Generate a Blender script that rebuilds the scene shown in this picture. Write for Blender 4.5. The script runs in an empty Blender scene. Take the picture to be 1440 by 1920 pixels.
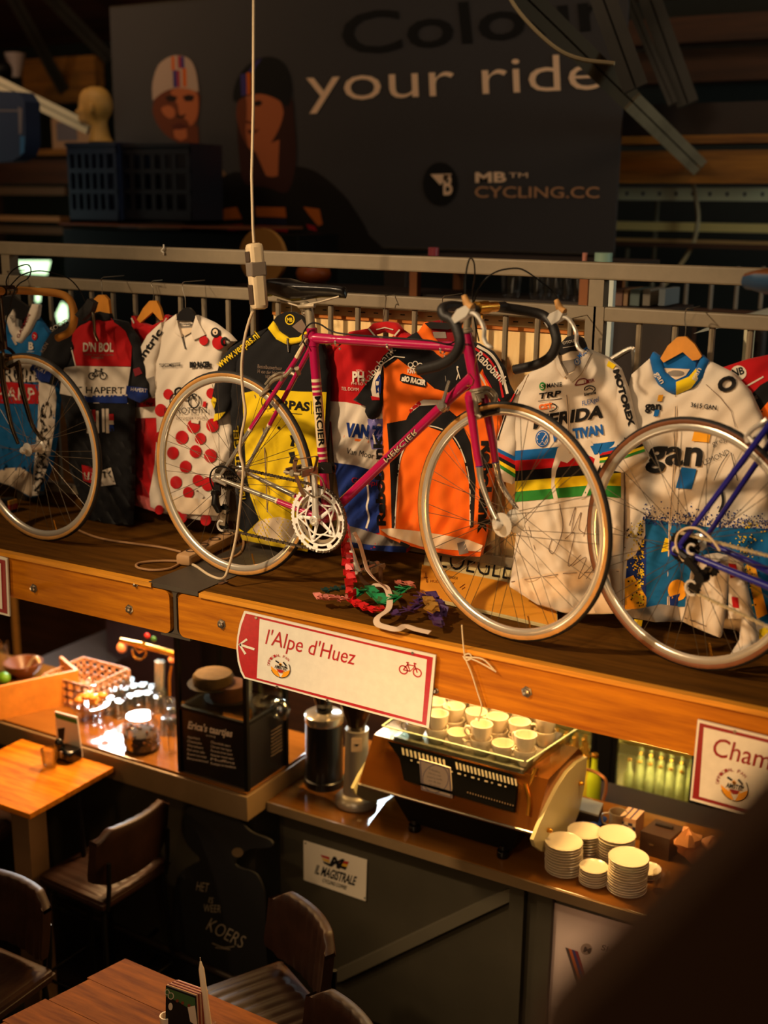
import bpy, bmesh, math, random
from math import sin, cos, pi, radians, sqrt
from mathutils import Vector, Matrix
from mathutils.geometry import delaunay_2d_cdt
random.seed(7)
SC = bpy.context.scene
COL = SC.collection
V = Vector

# ------------------------------------------------------------------ camera
F = 2250.0; CZ = 3.49
YAW, PITCH, ROLL = radians(29.701), radians(14.338), radians(0.687)
_f = V((-sin(YAW)*cos(PITCH), cos(YAW)*cos(PITCH), -sin(PITCH)))
_r0 = V((cos(YAW), sin(YAW), 0)); _u0 = _r0.cross(_f)
_r = cos(ROLL)*_r0 + sin(ROLL)*_u0
_u = -sin(ROLL)*_r0 + cos(ROLL)*_u0
EYE = V((0, 0, CZ))
cam = bpy.data.cameras.new('camera'); camo = bpy.data.objects.new('camera', cam); COL.objects.link(camo)
camo.matrix_world = Matrix(((_r.x, _u.x, -_f.x, 0), (_r.y, _u.y, -_f.y, 0), (_r.z, _u.z, -_f.z, CZ), (0, 0, 0, 1)))
cam.sensor_fit = 'VERTICAL'; cam.sensor_height = 36; cam.lens = F/1920*36
cam.clip_start = .05; cam.clip_end = 60
cam.dof.use_dof = True; cam.dof.focus_distance = 3.75; cam.dof.aperture_fstop = 1.5
SC.camera = camo
SC.view_settings.view_transform = 'Standard'; SC.view_settings.look = 'None'
SC.view_settings.gamma = 1; SC.view_settings.exposure = 0.0
SC.cycles.use_denoising = True
SC.cycles.max_bounces = 6; SC.cycles.transparent_max_bounces = 24
SC.cycles.caustics_reflective = False; SC.cycles.caustics_refractive = False
SC.cycles.sample_clamp_indirect = 4

def ray(px, py): return (px-720)/F*_r - (py-960)/F*_u + _f
def onY(px, py, Y): d = ray(px, py); return EYE + d*(Y/d.y)
def onZ(px, py, z): d = ray(px, py); return EYE + d*((z-CZ)/d.z)
def onX(px, py, X): d = ray(px, py); return EYE + d*(X/d.x)
def onP(px, py, p0, n): d = ray(px, py); return EYE + d*((p0-EYE).dot(n)/d.dot(n))

# ------------------------------------------------------------------ world and light
wd = bpy.data.worlds.new('world'); SC.world = wd; wd.use_nodes = True
bg = wd.node_tree.nodes['Background']; bg.inputs[0].default_value = (1.0, .62, .34, 1); bg.inputs[1].default_value = .02

def aim(o, tgt): o.rotation_euler = (V(tgt)-o.location).to_track_quat('-Z', 'Y').to_euler()
def area(name, loc, tgt, size, W, col, sizey=None, spread=180):
    l = bpy.data.lights.new(name, 'AREA'); l.energy = W; l.color = col; l.size = size; l.spread = radians(spread)
    if sizey: l.shape = 'RECTANGLE'; l.size_y = sizey
    o = bpy.data.objects.new(name, l); COL.objects.link(o); o.location = loc; aim(o, tgt); return o
def spot(name, loc, tgt, W, col, ang=60, blend=.6, rad=.05):
    l = bpy.data.lights.new(name, 'SPOT'); l.energy = W; l.color = col; l.spot_size = radians(ang); l.spot_blend = blend; l.shadow_soft_size = rad
    o = bpy.data.objects.new(name, l); COL.objects.link(o); o.location = loc; aim(o, tgt); return o
def point(name, loc, W, col, rad=.04):
    l = bpy.data.lights.new(name, 'POINT'); l.energy = W; l.color = col; l.shadow_soft_size = rad
    o = bpy.data.objects.new(name, l); COL.objects.link(o); o.location = loc; return o
WARM = (1, .58, .24); WARM2 = (1, .72, .43); NEUT = (1, .86, .68); AMBER = (1, .47, .13); AMBER2 = (1, .56, .17)
# ceiling spotlights of the gallery on the bicycles and jerseys
spot('ceiling_spot', (-3.0, .3, 5.0), (-1.75, 3.2, 2.75), 590, WARM2, 44, .8, .10)
spot('ceiling_spot', (-4.3, .9, 4.9), (-3.0, 3.2, 2.75), 190, WARM2, 46, .9, .10)
spot('ceiling_spot', (-.4, .6, 4.6), (-.8, 3.2, 2.6), 90, WARM2, 50, .9, .12)
# pendant glow on the front boards
spot('pendant_spot', (-.9, .9, 2.2), (-1.05, 2.9, 2.18), 105, AMBER, 50, 1.0, .12)
spot('pendant_spot', (-2.2, 1.2, 2.2), (-2.1, 2.9, 2.2), 9, WARM2, 50, 1.0, .12)
# lamps under the shelf above the bar
for x, y, w, c in ((-3.9, 3.9, 22, WARM), (-3.3, 3.95, 34, WARM), (-2.1, 4.05, 13, AMBER2), (-1.75, 4.05, 16, AMBER2), (-1.28, 4.08, 5, AMBER2), (-.9, 4.0, 2.5, WARM)):
    area('bar_lamp', (x, y, 2.12), (x+.02, y, 1.0), .2, w, c, .2)
# front pendants at table height colour the bar from the guests' side
point('table_pendant', (-3.75, 2.75, 1.95), 6, WARM, .06)
point('table_pendant', (-2.9, 1.9, 1.9), 8, WARM, .06)
point('table_pendant', (-1.7, 2.2, 1.75), 5, WARM2, .06)
point('roof_lamp', (-6.4, 5.0, 4.6), 9, (1, .5, .25), .05)  # two unseen fill lights added to brighten the roof boards
point('roof_lamp', (.6, 5.6, 4.9), 7, (1, .6, .3), .05)
spot('guest_spot', (-1.7, 1.4, 2.6), (-1.5, 3.9, 1.1), 19, WARM, 42, .9, .08)
spot('guest_spot', (-1.4, 1.2, 2.3), (-.95, 3.84, .55), 75, (1, .66, .48), 24, 1, .08)
# daylight panes reaching the bottles and glassware from behind the bar
area('bar_back_light', (-4.67, 5.02, 1.99), (-3.45, 3.7, 1.15), .34, 34, (.82, .95, 1), .3)
area('bar_back_light', (-2.99, 5.36, 1.985), (-2.2, 3.9, 1.1), .26, 10, (.82, .96, 1), .22)
# soft glow of the room on tables and the counter front
area('room_glow', (-1.6, .2, 3.9), (-2.2, 3.7, .9), 1.6, 9, WARM2)
# upper gallery behind the railing
area('gallery_glow', (-2.6, 3.9, 5.3), (-2.6, 6.2, 3.6), 1.0, 11, (1, .74, .5))
area('gallery_glow', (-.2, 4.6, 5.2), (-.3, 7.0, 4.6), .8, 14, (1, .66, .36))
area('gallery_glow', (-5.4, 4.6, 5.2), (-5.4, 7.0, 4.4), .8, 12, (1, .66, .36))
area('balcony_lamp', (.5, -1.0, 4.3), (-.2, .5, 3.2), .5, 2.5, (1, .66, .36))  # unseen fill light added behind the camera for the near rail
area('window_daylight', (1.4, 5.2, 3.9), (-.6, 7.0, 3.6), .8, 26, (.86, .95, .84))
area('window_daylight', (-6.8, 5.0, 3.4), (-5.2, 5.8, 4.0), .8, 3, (.8, 1, .85))

# ------------------------------------------------------------------ materials
def lin(c):
    return tuple(((x/255)/12.92 if x/255 <= .04045 else ((x/255+.055)/1.055)**2.4) for x in c)
MATS = {}
def mat(name, rgb, rough=.5, metal=0., noise=0., nscale=8., bump=0., bscale=60., coat=0., emit=0., stretch=None, spec=.5, rgb2=None, sheen=0.):
    if name in MATS: return MATS[name]
    m = bpy.data.materials.new(name); m.use_nodes = True; nt = m.node_tree; b = nt.nodes['Principled BSDF']
    c = lin(rgb); b.inputs['Base Color'].default_value = (*c, 1)
    b.inputs['Roughness'].default_value = rough; b.inputs['Metallic'].default_value = metal
    b.inputs['Specular IOR Level'].default_value = spec
    if coat: b.inputs['Coat Weight'].default_value = coat; b.inputs['Coat Roughness'].default_value = .08
    if sheen: b.inputs['Sheen Weight'].default_value = sheen
    if emit: b.inputs['Emission Color'].default_value = (*c, 1); b.inputs['Emission Strength'].default_value = emit
    if noise or bump or rgb2:
        tc = nt.nodes.new('ShaderNodeTexCoord'); mp = nt.nodes.new('ShaderNodeMapping')
        nt.links.new(tc.outputs['Object'], mp.inputs[0])
        if stretch: mp.inputs['Scale'].default_value = stretch
    if noise or rgb2:
        n = nt.nodes.new('ShaderNodeTexNoise'); n.inputs['Scale'].default_value = nscale; n.inputs['Detail'].default_value = 5
        n.inputs['Roughness'].default_value = .62
        nt.links.new(mp.outputs[0], n.inputs['Vector'])
        r = nt.nodes.new('ShaderNodeValToRGB'); r.color_ramp.elements[0].position = .32; r.color_ramp.elements[1].position = .68
        c2 = lin(rgb2) if rgb2 else tuple(min(1, x*(1+noise)) for x in c)
        c1 = c if rgb2 else tuple(x*(1-noise) for x in c)
        r.color_ramp.elements[0].color = (*c1, 1); r.color_ramp.elements[1].color = (*c2, 1)
        nt.links.new(n.outputs['Fac'], r.inputs[0]); nt.links.new(r.outputs[0], b.inputs['Base Color'])
    if bump:
        n2 = nt.nodes.new('ShaderNodeTexNoise'); n2.inputs['Scale'].default_value = bscale; n2.inputs['Detail'].default_value = 3
        nt.links.new(mp.outputs[0], n2.inputs['Vector'])
        bp = nt.nodes.new('ShaderNodeBump'); bp.inputs['Strength'].default_value = bump; bp.inputs['Distance'].default_value = .002
        nt.links.new(n2.outputs['Fac'], bp.inputs['Height']); nt.links.new(bp.outputs[0], b.inputs['Normal'])
    MATS[name] = m; return m
def glass(name, tint=(255, 255, 255), refl=.05, rough=.03, rm=.3):
    if name in MATS: return MATS[name]
    m = bpy.data.materials.new(name); m.use_nodes = True; nt = m.node_tree; nt.nodes.clear()
    o = nt.nodes.new('ShaderNodeOutputMaterial'); mx = nt.nodes.new('ShaderNodeMixShader')
    t = nt.nodes.new('ShaderNodeBsdfTransparent'); t.inputs[0].default_value = (*lin(tint), 1)
    g = nt.nodes.new('ShaderNodeBsdfGlossy'); g.inputs['Roughness'].default_value = rough
    lw = nt.nodes.new('ShaderNodeLayerWeight'); lw.inputs[0].default_value = .35
    mth = nt.nodes.new('ShaderNodeMath'); mth.operation = 'MULTIPLY_ADD'; mth.inputs[1].default_value = rm; mth.inputs[2].default_value = refl
    nt.links.new(lw.outputs['Fresnel'], mth.inputs[0]); nt.links.new(mth.outputs[0], mx.inputs[0])
    nt.links.new(t.outputs[0], mx.inputs[1]); nt.links.new(g.outputs[0], mx.inputs[2]); nt.links.new(mx.outputs[0], o.inputs[0])
    MATS[name] = m; return m
def cloth(name, rgb, **k): return mat('cloth_'+name, rgb, rough=.85, bump=.25, bscale=350, spec=.2, sheen=.12, **k)
def ink(name, rgb): return mat('print_'+name, rgb, rough=.75, spec=.2)

# ------------------------------------------------------------------ mesh builder
class MB:
    def __init__(s): s.v = []; s.f = []; s.m = []; s.flat = set()
    def add(s, vs, fs, mi=0):
        o = len(s.v); s.v += [V(p) for p in vs]
        s.f += [tuple(i+o for i in f) for f in fs]; s.m += ([mi]*len(fs) if isinstance(mi, int) else list(mi)); return s
    def box(s, x0, x1, y0, y1, z0, z1, mi=0, bev=0., M=None):
        bm = bmesh.new(); bmesh.ops.create_cube(bm, size=1)
        for v in bm.verts: v.co = V(((x0+x1)/2+v.co.x*(x1-x0), (y0+y1)/2+v.co.y*(y1-y0), (z0+z1)/2+v.co.z*(z1-z0)))
        if bev: bmesh.ops.bevel(bm, geom=bm.edges[:], offset=bev, segments=2, affect='EDGES', profile=.5)
        bm.verts.index_update(); f0 = len(s.f); ar = sorted(((f.calc_area(), i) for i, f in enumerate(bm.faces)), reverse=True)[:6]
        s.flat |= {f0+i for _, i in ar}
        s.add([(M @ v.co if M else v.co) for v in bm.verts], [[v.index for v in f.verts] for f in bm.faces], mi); bm.free(); return s
    def hexa(s, P, mi=0):   # 8 corners: bottom 4 then top 4
        return s.add(P, [(3, 2, 1, 0), (4, 5, 6, 7), (0, 1, 5, 4), (1, 2, 6, 5), (2, 3, 7, 6), (3, 0, 4, 7)], mi)
    def tube(s, pts, r, n=8, mi=0, closed=False, caps=True, flat=1., upv=None):
        pts = [V(p) for p in pts]; N = len(pts)
        if not hasattr(r, '__len__'): r = [r]*N
        tang = []
        for i in range(N):
            a = pts[(i-1) % N] if (closed or i > 0) else pts[i]; b = pts[(i+1) % N] if (closed or i < N-1) else pts[i]
            t = (b-a); tang.append(t.normalized() if t.length > 1e-9 else V((0, 0, 1)))
        up = V(upv) if upv else (V((0, 0, 1)) if abs(tang[0].z) < .9 else V((0, 1, 0)))
        nrm = (up - tang[0]*up.dot(tang[0])).normalized()
        vs = []
        for i in range(N):
            nrm = (nrm - tang[i]*nrm.dot(tang[i]))
            nrm = nrm.normalized() if nrm.length > 1e-9 else tang[i].orthogonal().normalized()
            bi = tang[i].cross(nrm)
            for k in range(n):
                a = 2*pi*k/n; vs.append(pts[i] + (nrm*cos(a)*flat + bi*sin(a))*r[i])
        fs = []
        for i in range(N if closed else N-1):
            j = (i+1) % N
            for k in range(n):
                l = (k+1) % n; fs.append((i*n+k, i*n+l, j*n+l, j*n+k))
        if caps and not closed:
            fs.append(tuple(range(n-1, -1, -1))); fs.append(tuple((N-1)*n+k for k in range(n)))
        return s.add(vs, fs, mi)
    def lathe(s, prof, c=(0, 0, 0), ax=(0, 0, 1), n=24, mi=0, closed=False, ref=None):
        ax = V(ax).normalized(); e1 = V(ref).normalized() if ref else ax.orthogonal().normalized(); e2 = ax.cross(e1); c = V(c)
        vs = []
        for r, z in prof:
            for k in range(n):
                a = 2*pi*k/n; vs.append(c + ax*z + (e1*cos(a)+e2*sin(a))*r)
        fs = []; ms = []
        P = len(prof)
        for i in range(P if closed else P-1):
            j = (i+1) % P
            for k in range(n):
                l = (k+1) % n; fs.append((i*n+k, i*n+l, j*n+l, j*n+k)); ms.append(mi if isinstance(mi, int) else mi[i])
        if not closed:
            m0 = mi if isinstance(mi, int) else mi[0]; m1 = mi if isinstance(mi, int) else mi[-1]
            if prof[0][0] > 1e-6: fs.append(tuple(range(n-1, -1, -1))); ms.append(m0)
            if prof[-1][0] > 1e-6: fs.append(tuple((P-1)*n+k for k in range(n))); ms.append(m1)
        return s.add(vs, fs, ms)
    def ball(s, c, r, n=16, mi=0):
        if not hasattr(r, '__len__'): r = (r, r, r)
        vs = []; fs = []; h = n//2
        for i in range(h+1):
            t = pi*i/h
            for k in range(n): a = 2*pi*k/n; vs.append((c[0]+r[0]*sin(t)*cos(a), c[1]+r[1]*sin(t)*sin(a), c[2]+r[2]*cos(t)))
        for i in range(h):
            for k in range(n): l = (k+1) % n; fs.append((i*n+k, (i+1)*n+k, (i+1)*n+l, i*n+l))
        return s.add(vs, fs, mi)
    def prism(s, poly, vec, mi=0):
        vec = V(vec); n = len(poly); vs = [V(p) for p in poly] + [V(p)+vec for p in poly]
        fs = [tuple(range(n-1, -1, -1)), tuple(range(n, 2*n))] + [(i, (i+1) % n, n+(i+1) % n, n+i) for i in range(n)]
        return s.add(vs, fs, mi)
    def link(s, a, b, r0, r1=None, n=8, mi=0): return s.tube([a, b], [r0, r1 if r1 is not None else r0], n, mi)

def spline(P, k=6, closed=False):
    P = [V(p) for p in P]; n = len(P); out = []
    for i in range(n if closed else n-1):
        p0 = P[(i-1) % n] if (closed or i > 0) else P[i]*2-P[i+1]
        p1 = P[i]; p2 = P[(i+1) % n]; p3 = P[(i+2) % n] if (closed or i < n-2) else p2*2-p1
        for j in range(k):
            t = j/k; out.append(.5*((2*p1)+(p2-p0)*t+(2*p0-5*p1+4*p2-p3)*t*t+(3*p1-p0-3*p2+p3)*t**3))
    if not closed: out.append(P[-1])
    return out

ORG = {}
def obj(name, mb, mats, parent=None, label=None, cat=None, group=None, kind=None, sharp=40, origin=None):
    me = bpy.data.meshes.new(name)
    if parent is not None: o0 = ORG[parent.name]
    else:
        if origin is not None: o0 = V(origin)
        else:
            xs = [p.x for p in mb.v]; ys = [p.y for p in mb.v]; zs = [p.z for p in mb.v]
            o0 = V(((min(xs)+max(xs))/2, (min(ys)+max(ys))/2, min(zs)))
    me.from_pydata([p-o0 for p in mb.v], [], mb.f)
    if not isinstance(mats, (list, tuple)): mats = [mats]
    for m in mats: me.materials.append(m)
    me.polygons.foreach_set('material_index', mb.m)
    me.polygons.foreach_set('use_smooth', [i not in mb.flat for i in range(len(mb.f))])
    me.set_sharp_from_angle(angle=radians(sharp))
    if mb.flat: me.polygons.foreach_set('use_smooth', [i not in mb.flat for i in range(len(mb.f))])
    me.update()
    o = bpy.data.objects.new(name, me); COL.objects.link(o)
    if parent is not None: o.parent = parent
    else: o.location = o0
    ORG[o.name] = o0
    tag(o, label, cat, group, kind); return o
def tag(o, label=None, cat=None, group=None, kind=None):
    if label: o['label'] = label
    if cat: o['category'] = cat
    if group: o['group'] = group
    if kind: o['kind'] = kind
    return o
def thing(name, label, cat, loc, group=None):
    o = bpy.data.objects.new(name, None); o.empty_display_size = .05; COL.objects.link(o); o.location = loc; ORG[o.name] = V(loc)
    return tag(o, label, cat, group)
KIDS = {}
def kids(o): return [c for c in bpy.data.objects if c.parent == o]
def dup(o, off=(0, 0, 0), rz=0, label=None, group=None):
    r = o.copy(); COL.objects.link(r); r.location = o.location + V(off); r.rotation_euler = (0, 0, rz)
    if label: r['label'] = label
    if group: r['group'] = group
    for c in KIDS.setdefault(o.name, kids(o)):
        k = c.copy(); COL.objects.link(k); k.parent = r
        for g in KIDS.setdefault(c.name, kids(c)):
            h = g.copy(); COL.objects.link(h); h.parent = k
    return r
def struct(name, mb, mats, **k): return obj(name, mb, mats, kind='structure', origin=(0, 0, 0), **k)

# ------------------------------------------------------------------ sheets traced on real planes
def inside(p, poly):
    x, y = p; c = False; n = len(poly)
    for i in range(n):
        x1, y1 = poly[i]; x2, y2 = poly[(i+1) % n]
        if (y1 > y) != (y2 > y) and x < (x2-x1)*(y-y1)/(y2-y1)+x1: c = not c
    return c
def edist(p, poly):
    x, y = p; best = 1e9; n = len(poly)
    for i in range(n):
        x1, y1 = poly[i]; x2, y2 = poly[(i+1) % n]; dx, dy = x2-x1, y2-y1; L = dx*dx+dy*dy
        t = 0 if L == 0 else max(0, min(1, ((x-x1)*dx+(y-y1)*dy)/L))
        d = (x-x1-t*dx)**2+(y-y1-t*dy)**2
        if d < best: best = d
    return sqrt(best)
def densify(poly, res):
    out = []; n = len(poly)
    for i in range(n):
        (x1, y1), (x2, y2) = poly[i], poly[(i+1) % n]; k = max(1, int(math.hypot(x2-x1, y2-y1)/res))
        out += [(x1+(x2-x1)*j/k, y1+(y2-y1)*j/k) for j in range(k)]
    return out
def fill(poly, res):
    P = densify(poly, res); n = len(P)
    xs = [p[0] for p in P]; ys = [p[1] for p in P]; pts = [V(p) for p in P]
    y = min(ys)+res*.5; row = 0
    while y < max(ys):
        x = min(xs)+(res*.5 if row % 2 else res)
        while x < max(xs):
            if inside((x, y), poly) and edist((x, y), poly) > res*.45: pts.append(V((x, y)))
            x += res
        y += res*.87; row += 1
    r = delaunay_2d_cdt(pts, [(i, (i+1) % n) for i in range(n)], [], 1, 1e-4)
    return [(v.x, v.y) for v in r[0]], [tuple(f) for f in r[2]]
class Plane:
    def __init__(s, p0, n): s.p0 = V(p0); s.n = V(n).normalized()
    def __call__(s, px, py, off=0.): return onP(px, py, s.p0, s.n) + s.n*(-off if s.n.y > 0 else off)
class YP(Plane):
    def __init__(s, Y): Plane.__init__(s, (0, Y, 0), (0, 1, 0))
class Fold:
    def __init__(s, Y, amp=.006, seed=0., outline=None, wl=.075, curl=.014, lean=0., z0=2.9):
        s.Y = Y; s.a = amp; s.s = seed; s.o = outline; s.w = wl; s.c = curl; s.lean = lean; s.z0 = z0
    def fold(s, p):
        x, z = p.x, p.z; t = max(0., min(1.3, (3.08-z)/.45)); q = s.s
        w = sin((x*(1+.12*sin(z*3+q))+.09*sin(z*4.3+q*2))*2*pi/s.w+q*5)
        w2 = sin((x*.6+z*.35)*2*pi/(s.w*1.7)+q*3)
        w3 = sin((x*1.3-z*1.1)*2*pi/(s.w*1.2)+q*7)
        return s.a*(w*t + .6*w2*(.4+.6*t) + .35*w3)
    def __call__(s, px, py, off=0.):
        Y = s.Y; p = onY(px, py, Y)
        c = s.c*math.exp(-edist((px, py), s.o)/7.) if s.o else 0.
        for _ in range(2):
            Y = s.Y + s.fold(p) + c - s.lean*max(0., s.z0-p.z); p = onY(px, py, Y)
        return p + V((0, -off, 0))
def sheet(mb, poly, surf, off=0., mi=0, res=7., back=0.):
    P, T = fill(poly, res); vs = [surf(x, y, off) for x, y in P]
    fs = [tuple(reversed(t)) for t in T]
    # face the camera
    mb.add(vs, fs, mi)
    if back:
        d = V((0, back, 0)) if not isinstance(surf, Plane) else surf.n*(back if surf.n.y > 0 else -back)
        mb.add([v+d for v in vs], [tuple(t) for t in T], mi)
        cnt = {}
        for t in T:
            for i in range(3):
                e = (t[i], t[(i+1) % 3]); cnt[e] = 1
        o = len(mb.v)-len(vs); o1 = o-len(vs)
        for (a, b) in list(cnt):
            if (b, a) not in cnt: mb.f.append((o1+a, o1+b, o+b, o+a)); mb.m.append(mi)
    return mb
_TX = {}
def text2d(s, bold=0., thr=.3):
    thr = .6 if thr > .5 else .3 if thr > .27 else .18 if thr > .16 else .11
    key = (s, bold, thr)
    if key in _TX: return _TX[key]
    cu = bpy.data.curves.new('t', 'FONT'); cu.body = s; cu.size = 1; cu.offset = bold; cu.resolution_u = 3; cu.fill_mode = 'FRONT'
    ob = bpy.data.objects.new('t', cu); COL.objects.link(ob)
    dg = bpy.context.evaluated_depsgraph_get(); me = bpy.data.meshes.new_from_object(ob.evaluated_get(dg))
    bm = bmesh.new(); bm.from_mesh(me)
    for _ in range(4):
        E = [e for e in bm.edges if e.calc_length() > thr]
        if not E: break
        bmesh.ops.subdivide_edges(bm, edges=E, cuts=1, use_grid_fill=False)
    bm.verts.index_update()
    r = ([(v.co.x, v.co.y) for v in bm.verts], [[v.index for v in f.verts] for f in bm.faces])
    bm.free(); COL.objects.unlink(ob); bpy.data.objects.remove(ob); bpy.data.curves.remove(cu); bpy.data.meshes.remove(me)
    _TX[key] = r; return r
CAP = max(y for x, y in text2d('H')[0])
def put(mb, s, p0, p1, h, surf, off=.003, mi=0, bold=0., shear=0., up=None, xh=False):
    vs, fs = text2d(s, bold, 9*CAP/h if isinstance(surf, Fold) else 9)
    if not vs: return
    x0 = min(v[0] for v in vs); x1 = max(v[0] for v in vs)
    dx, dy = p1[0]-p0[0], p1[1]-p0[1]; L = math.hypot(dx, dy)
    if up is None: up = (dy/L, -dx/L)
    hh = h/CAP
    out = []
    for x, y in vs:
        t = (x-x0)/(x1-x0) + shear*y*hh/L
        out.append(surf(p0[0]+dx*t+up[0]*y*hh, p0[1]+dy*t+up[1]*y*hh, off))
    mb.add(out, fs, mi)
def circ(cx, cy, rx, ry=None, n=20, rot=0., a0=0., a1=2*pi):
    ry = ry or rx; full = abs(a1-a0-2*pi) < 1e-6; N = n if full else n+1
    return [(cx+rx*cos(a0+(a1-a0)*i/n)*cos(rot)-ry*sin(a0+(a1-a0)*i/n)*sin(rot), cy+rx*cos(a0+(a1-a0)*i/n)*sin(rot)+ry*sin(a0+(a1-a0)*i/n)*cos(rot)) for i in range(N)]
def stroke(mb, pts, w, surf, off=.003, mi=0, closed=False, taper=False):
    n = len(pts); vs = []; fs = []
    for i in range(n):
        a = pts[(i-1) % n] if (closed or i > 0) else pts[i]; b = pts[(i+1) % n] if (closed or i < n-1) else pts[i]
        dx, dy = b[0]-a[0], b[1]-a[1]; L = math.hypot(dx, dy) or 1; nx, ny = -dy/L, dx/L
        ww = w/2*(1-.8*abs(2*i/(n-1)-1)) if taper else w/2
        vs.append(surf(pts[i][0]+nx*ww, pts[i][1]+ny*ww, off)); vs.append(surf(pts[i][0]-nx*ww, pts[i][1]-ny*ww, off))
    for i in range(n if closed else n-1):
        j = (i+1) % n; fs.append((2*i, 2*i+1, 2*j+1, 2*j))
    mb.add(vs, fs, mi)
def curve2(P, k=6, closed=False): return [(v.x, v.y) for v in spline([(x, y, 0) for x, y in P], k, closed)]
def bikeicon(mb, cx, cy, s, surf, off, mi, w=2., slope=0.):
    def q(x, y): return (cx+x*s, cy+y*s+x*s*slope)
    for sx in (-1, 1): stroke(mb, [q(sx*.62+.36*cos(a*pi/8), .36*sin(a*pi/8)+.1) for a in range(16)], w, surf, off, mi, True)
    for pl in ([(-.62, .1), (-.25, -.45), (.42, -.45), (.62, .1)], [(-.25, -.45), (0, .1), (.42, -.42)], [(-.62, .1), (0, .1)], [(-.35, -.62), (-.12, -.62)], [(-.22, -.6), (-.25, -.45)], [(.36, -.66), (.42, -.45)], [(.3, -.7), (.55, -.66)]):
        stroke(mb, [q(*p) for p in pl], w, surf, off, mi)
# ================================================================== setting
M_deck = mat('deck_dark_wood', (86, 54, 14), rough=.85, noise=.35, nscale=6, stretch=(.6, 6, 6), bump=.2, bscale=40, spec=.06)
M_board = mat('front_board_wood', (202, 124, 12), rough=.62, rgb2=(146, 78, 6), nscale=9, stretch=(.3, 4, 4), bump=.15, bscale=120, spec=.2)
M_edge = mat('plywood_edge', (206, 136, 24), rough=.6, noise=.25, nscale=14, stretch=(.3, 6, 6))
M_steel = mat('painted_steel', (60, 52, 42), rough=.55, noise=.15, nscale=10)
M_bolt = mat('zinc_bolt', (150, 140, 125), rough=.35, metal=.9)
M_rail = mat('beige_painted_rail', (122, 108, 86), rough=.6, noise=.08, nscale=20)
M_floor = mat('dark_floor', (44, 36, 28), rough=.55, noise=.25, nscale=3)
M_wallg = mat('green_black_wall', (30, 35, 31), rough=.7, noise=.15, nscale=3)
M_wallb = mat('brown_timber_wall', (84, 48, 22), rough=.7, rgb2=(52, 28, 12), nscale=3, stretch=(.4, 2, 5))
M_ceil = mat('dark_roof_boards', (104, 52, 24), rough=.8, rgb2=(66, 32, 14), nscale=3, stretch=(.3, 4, 4))
M_beam = mat('timber_beam', (160, 104, 30), rough=.7, rgb2=(100, 60, 14), nscale=5, stretch=(.3, 4, 4))
M_truss = mat('grey_truss_steel', (128, 120, 98), rough=.5, metal=.15, noise=.2, nscale=6)
M_trussd = mat('dark_truss_steel', (48, 42, 32), rough=.6, noise=.2, nscale=6)
M_black = mat('black_paint', (12, 11, 10), rough=.5, spec=.2)
M_blackg = mat('black_gloss', (12, 12, 12), rough=.2)
M_dark = mat('dark_brown', (38, 24, 15), rough=.6, noise=.2)
M_olive = mat('counter_front_olive', (62, 55, 39), rough=.6, noise=.12, nscale=4)

ZS = 2.30
struct('floor', MB().box(-9, 4, -2, 11, -.06, 0), M_floor)
struct('floor_gallery', MB().box(-9, 4, 3.625, 11, 2.16, 2.262), M_deck)
struct('wall_back', MB().box(-10, 4, 8.4, 8.5, 2.24, 6.5), M_wallg)
struct('wall_bar_back', MB().box(-9, 3, 6.3, 6.4, 0, 2.18), M_wallb)
struct('wall_right', MB().box(3.0, 3.1, 3.4, 11, 0, 6.5), M_wallg)
struct('wall_left', MB().box(-9.1, -9, -2, 11, 0, 6.5), M_wallb)
struct('ceiling', MB().hexa([(-10, -2, 6.4), (4, -2, 6.4), (4, 9, 4.75), (-10, 9, 4.75), (-10, -2, 6.5), (4, -2, 6.5), (4, 9, 4.85), (-10, 9, 4.85)]), M_ceil)

M_panel = mat('lit_ceiling_panel', (236, 248, 255), emit=22)  # unseen glowing panels, added and shaped so their reflections land on the worktops
for k, q in enumerate((((-5.30, 5.53), (-5.20, 5.64), (-4.79, 5.20), (-4.95, 5.20)), ((-3.15, 5.48), (-3.03, 5.50), (-3.12, 5.83), (-3.25, 5.85)))):
    struct('ceiling_light_panel_%d' % (k+1), MB().prism([(x, y, 2.148) for x, y in q], (0, 0, .011)), M_panel)
# timber purlins and boards seen above and beside the banner
def beamY(px0, py0, px1, py1, Y, d=.1):
    a = onY(px0, py0, Y); b = onY(px1, py1, Y); return a.x, b.x, Y, Y+d, b.z, a.z
def trim(n, mb, m, **k): return struct('trim_%d' % n, mb, m, **k)
trim(1, MB().box(*beamY(1150, 198, 1640, 250, 6.6, .2)), M_dark)
trim(2, MB().box(*beamY(1150, 256, 1640, 264, 6.55, .2)), M_beam)
trim(3, MB().box(*beamY(1150, 284, 1640, 344, 6.6, .2)), M_beam)
trim(4, MB().box(*beamY(1150, 200, 1640, 250, 6.7, .2)), M_beam)
trim(5, MB().box(*beamY(-60, 282, 240, 289, 6.7, .3)), M_beam)
trim(6, MB().box(*beamY(-60, 300, 240, 345, 6.75, .2)), M_wallb)
trim(7, MB().box(*beamY(-60, 350, 122, 366, 6.7, .1)), mat('grey_trim', (110, 86, 62), rough=.6))
trim(8, MB().box(*beamY(-60, 403, 112, 416, 6.6, .1)), mat('pale_trim', (190, 140, 90), rough=.6))
trim(9, MB().box(*beamY(-60, 421, 118, 440, 6.65, .1)), mat('grey_trim', (110, 86, 62)))
trim(10, MB().box(*beamY(40, 112, 180, 190, 7.2, .1)), M_beam)
trim(11, MB().box(*beamY(1150, 452, 1640, 474, 7.0, .05)), M_wallb)
trim(12, MB().box(*beamY(1150, 40, 1640, 60, 7.6, .2)), M_wallb)
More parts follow.
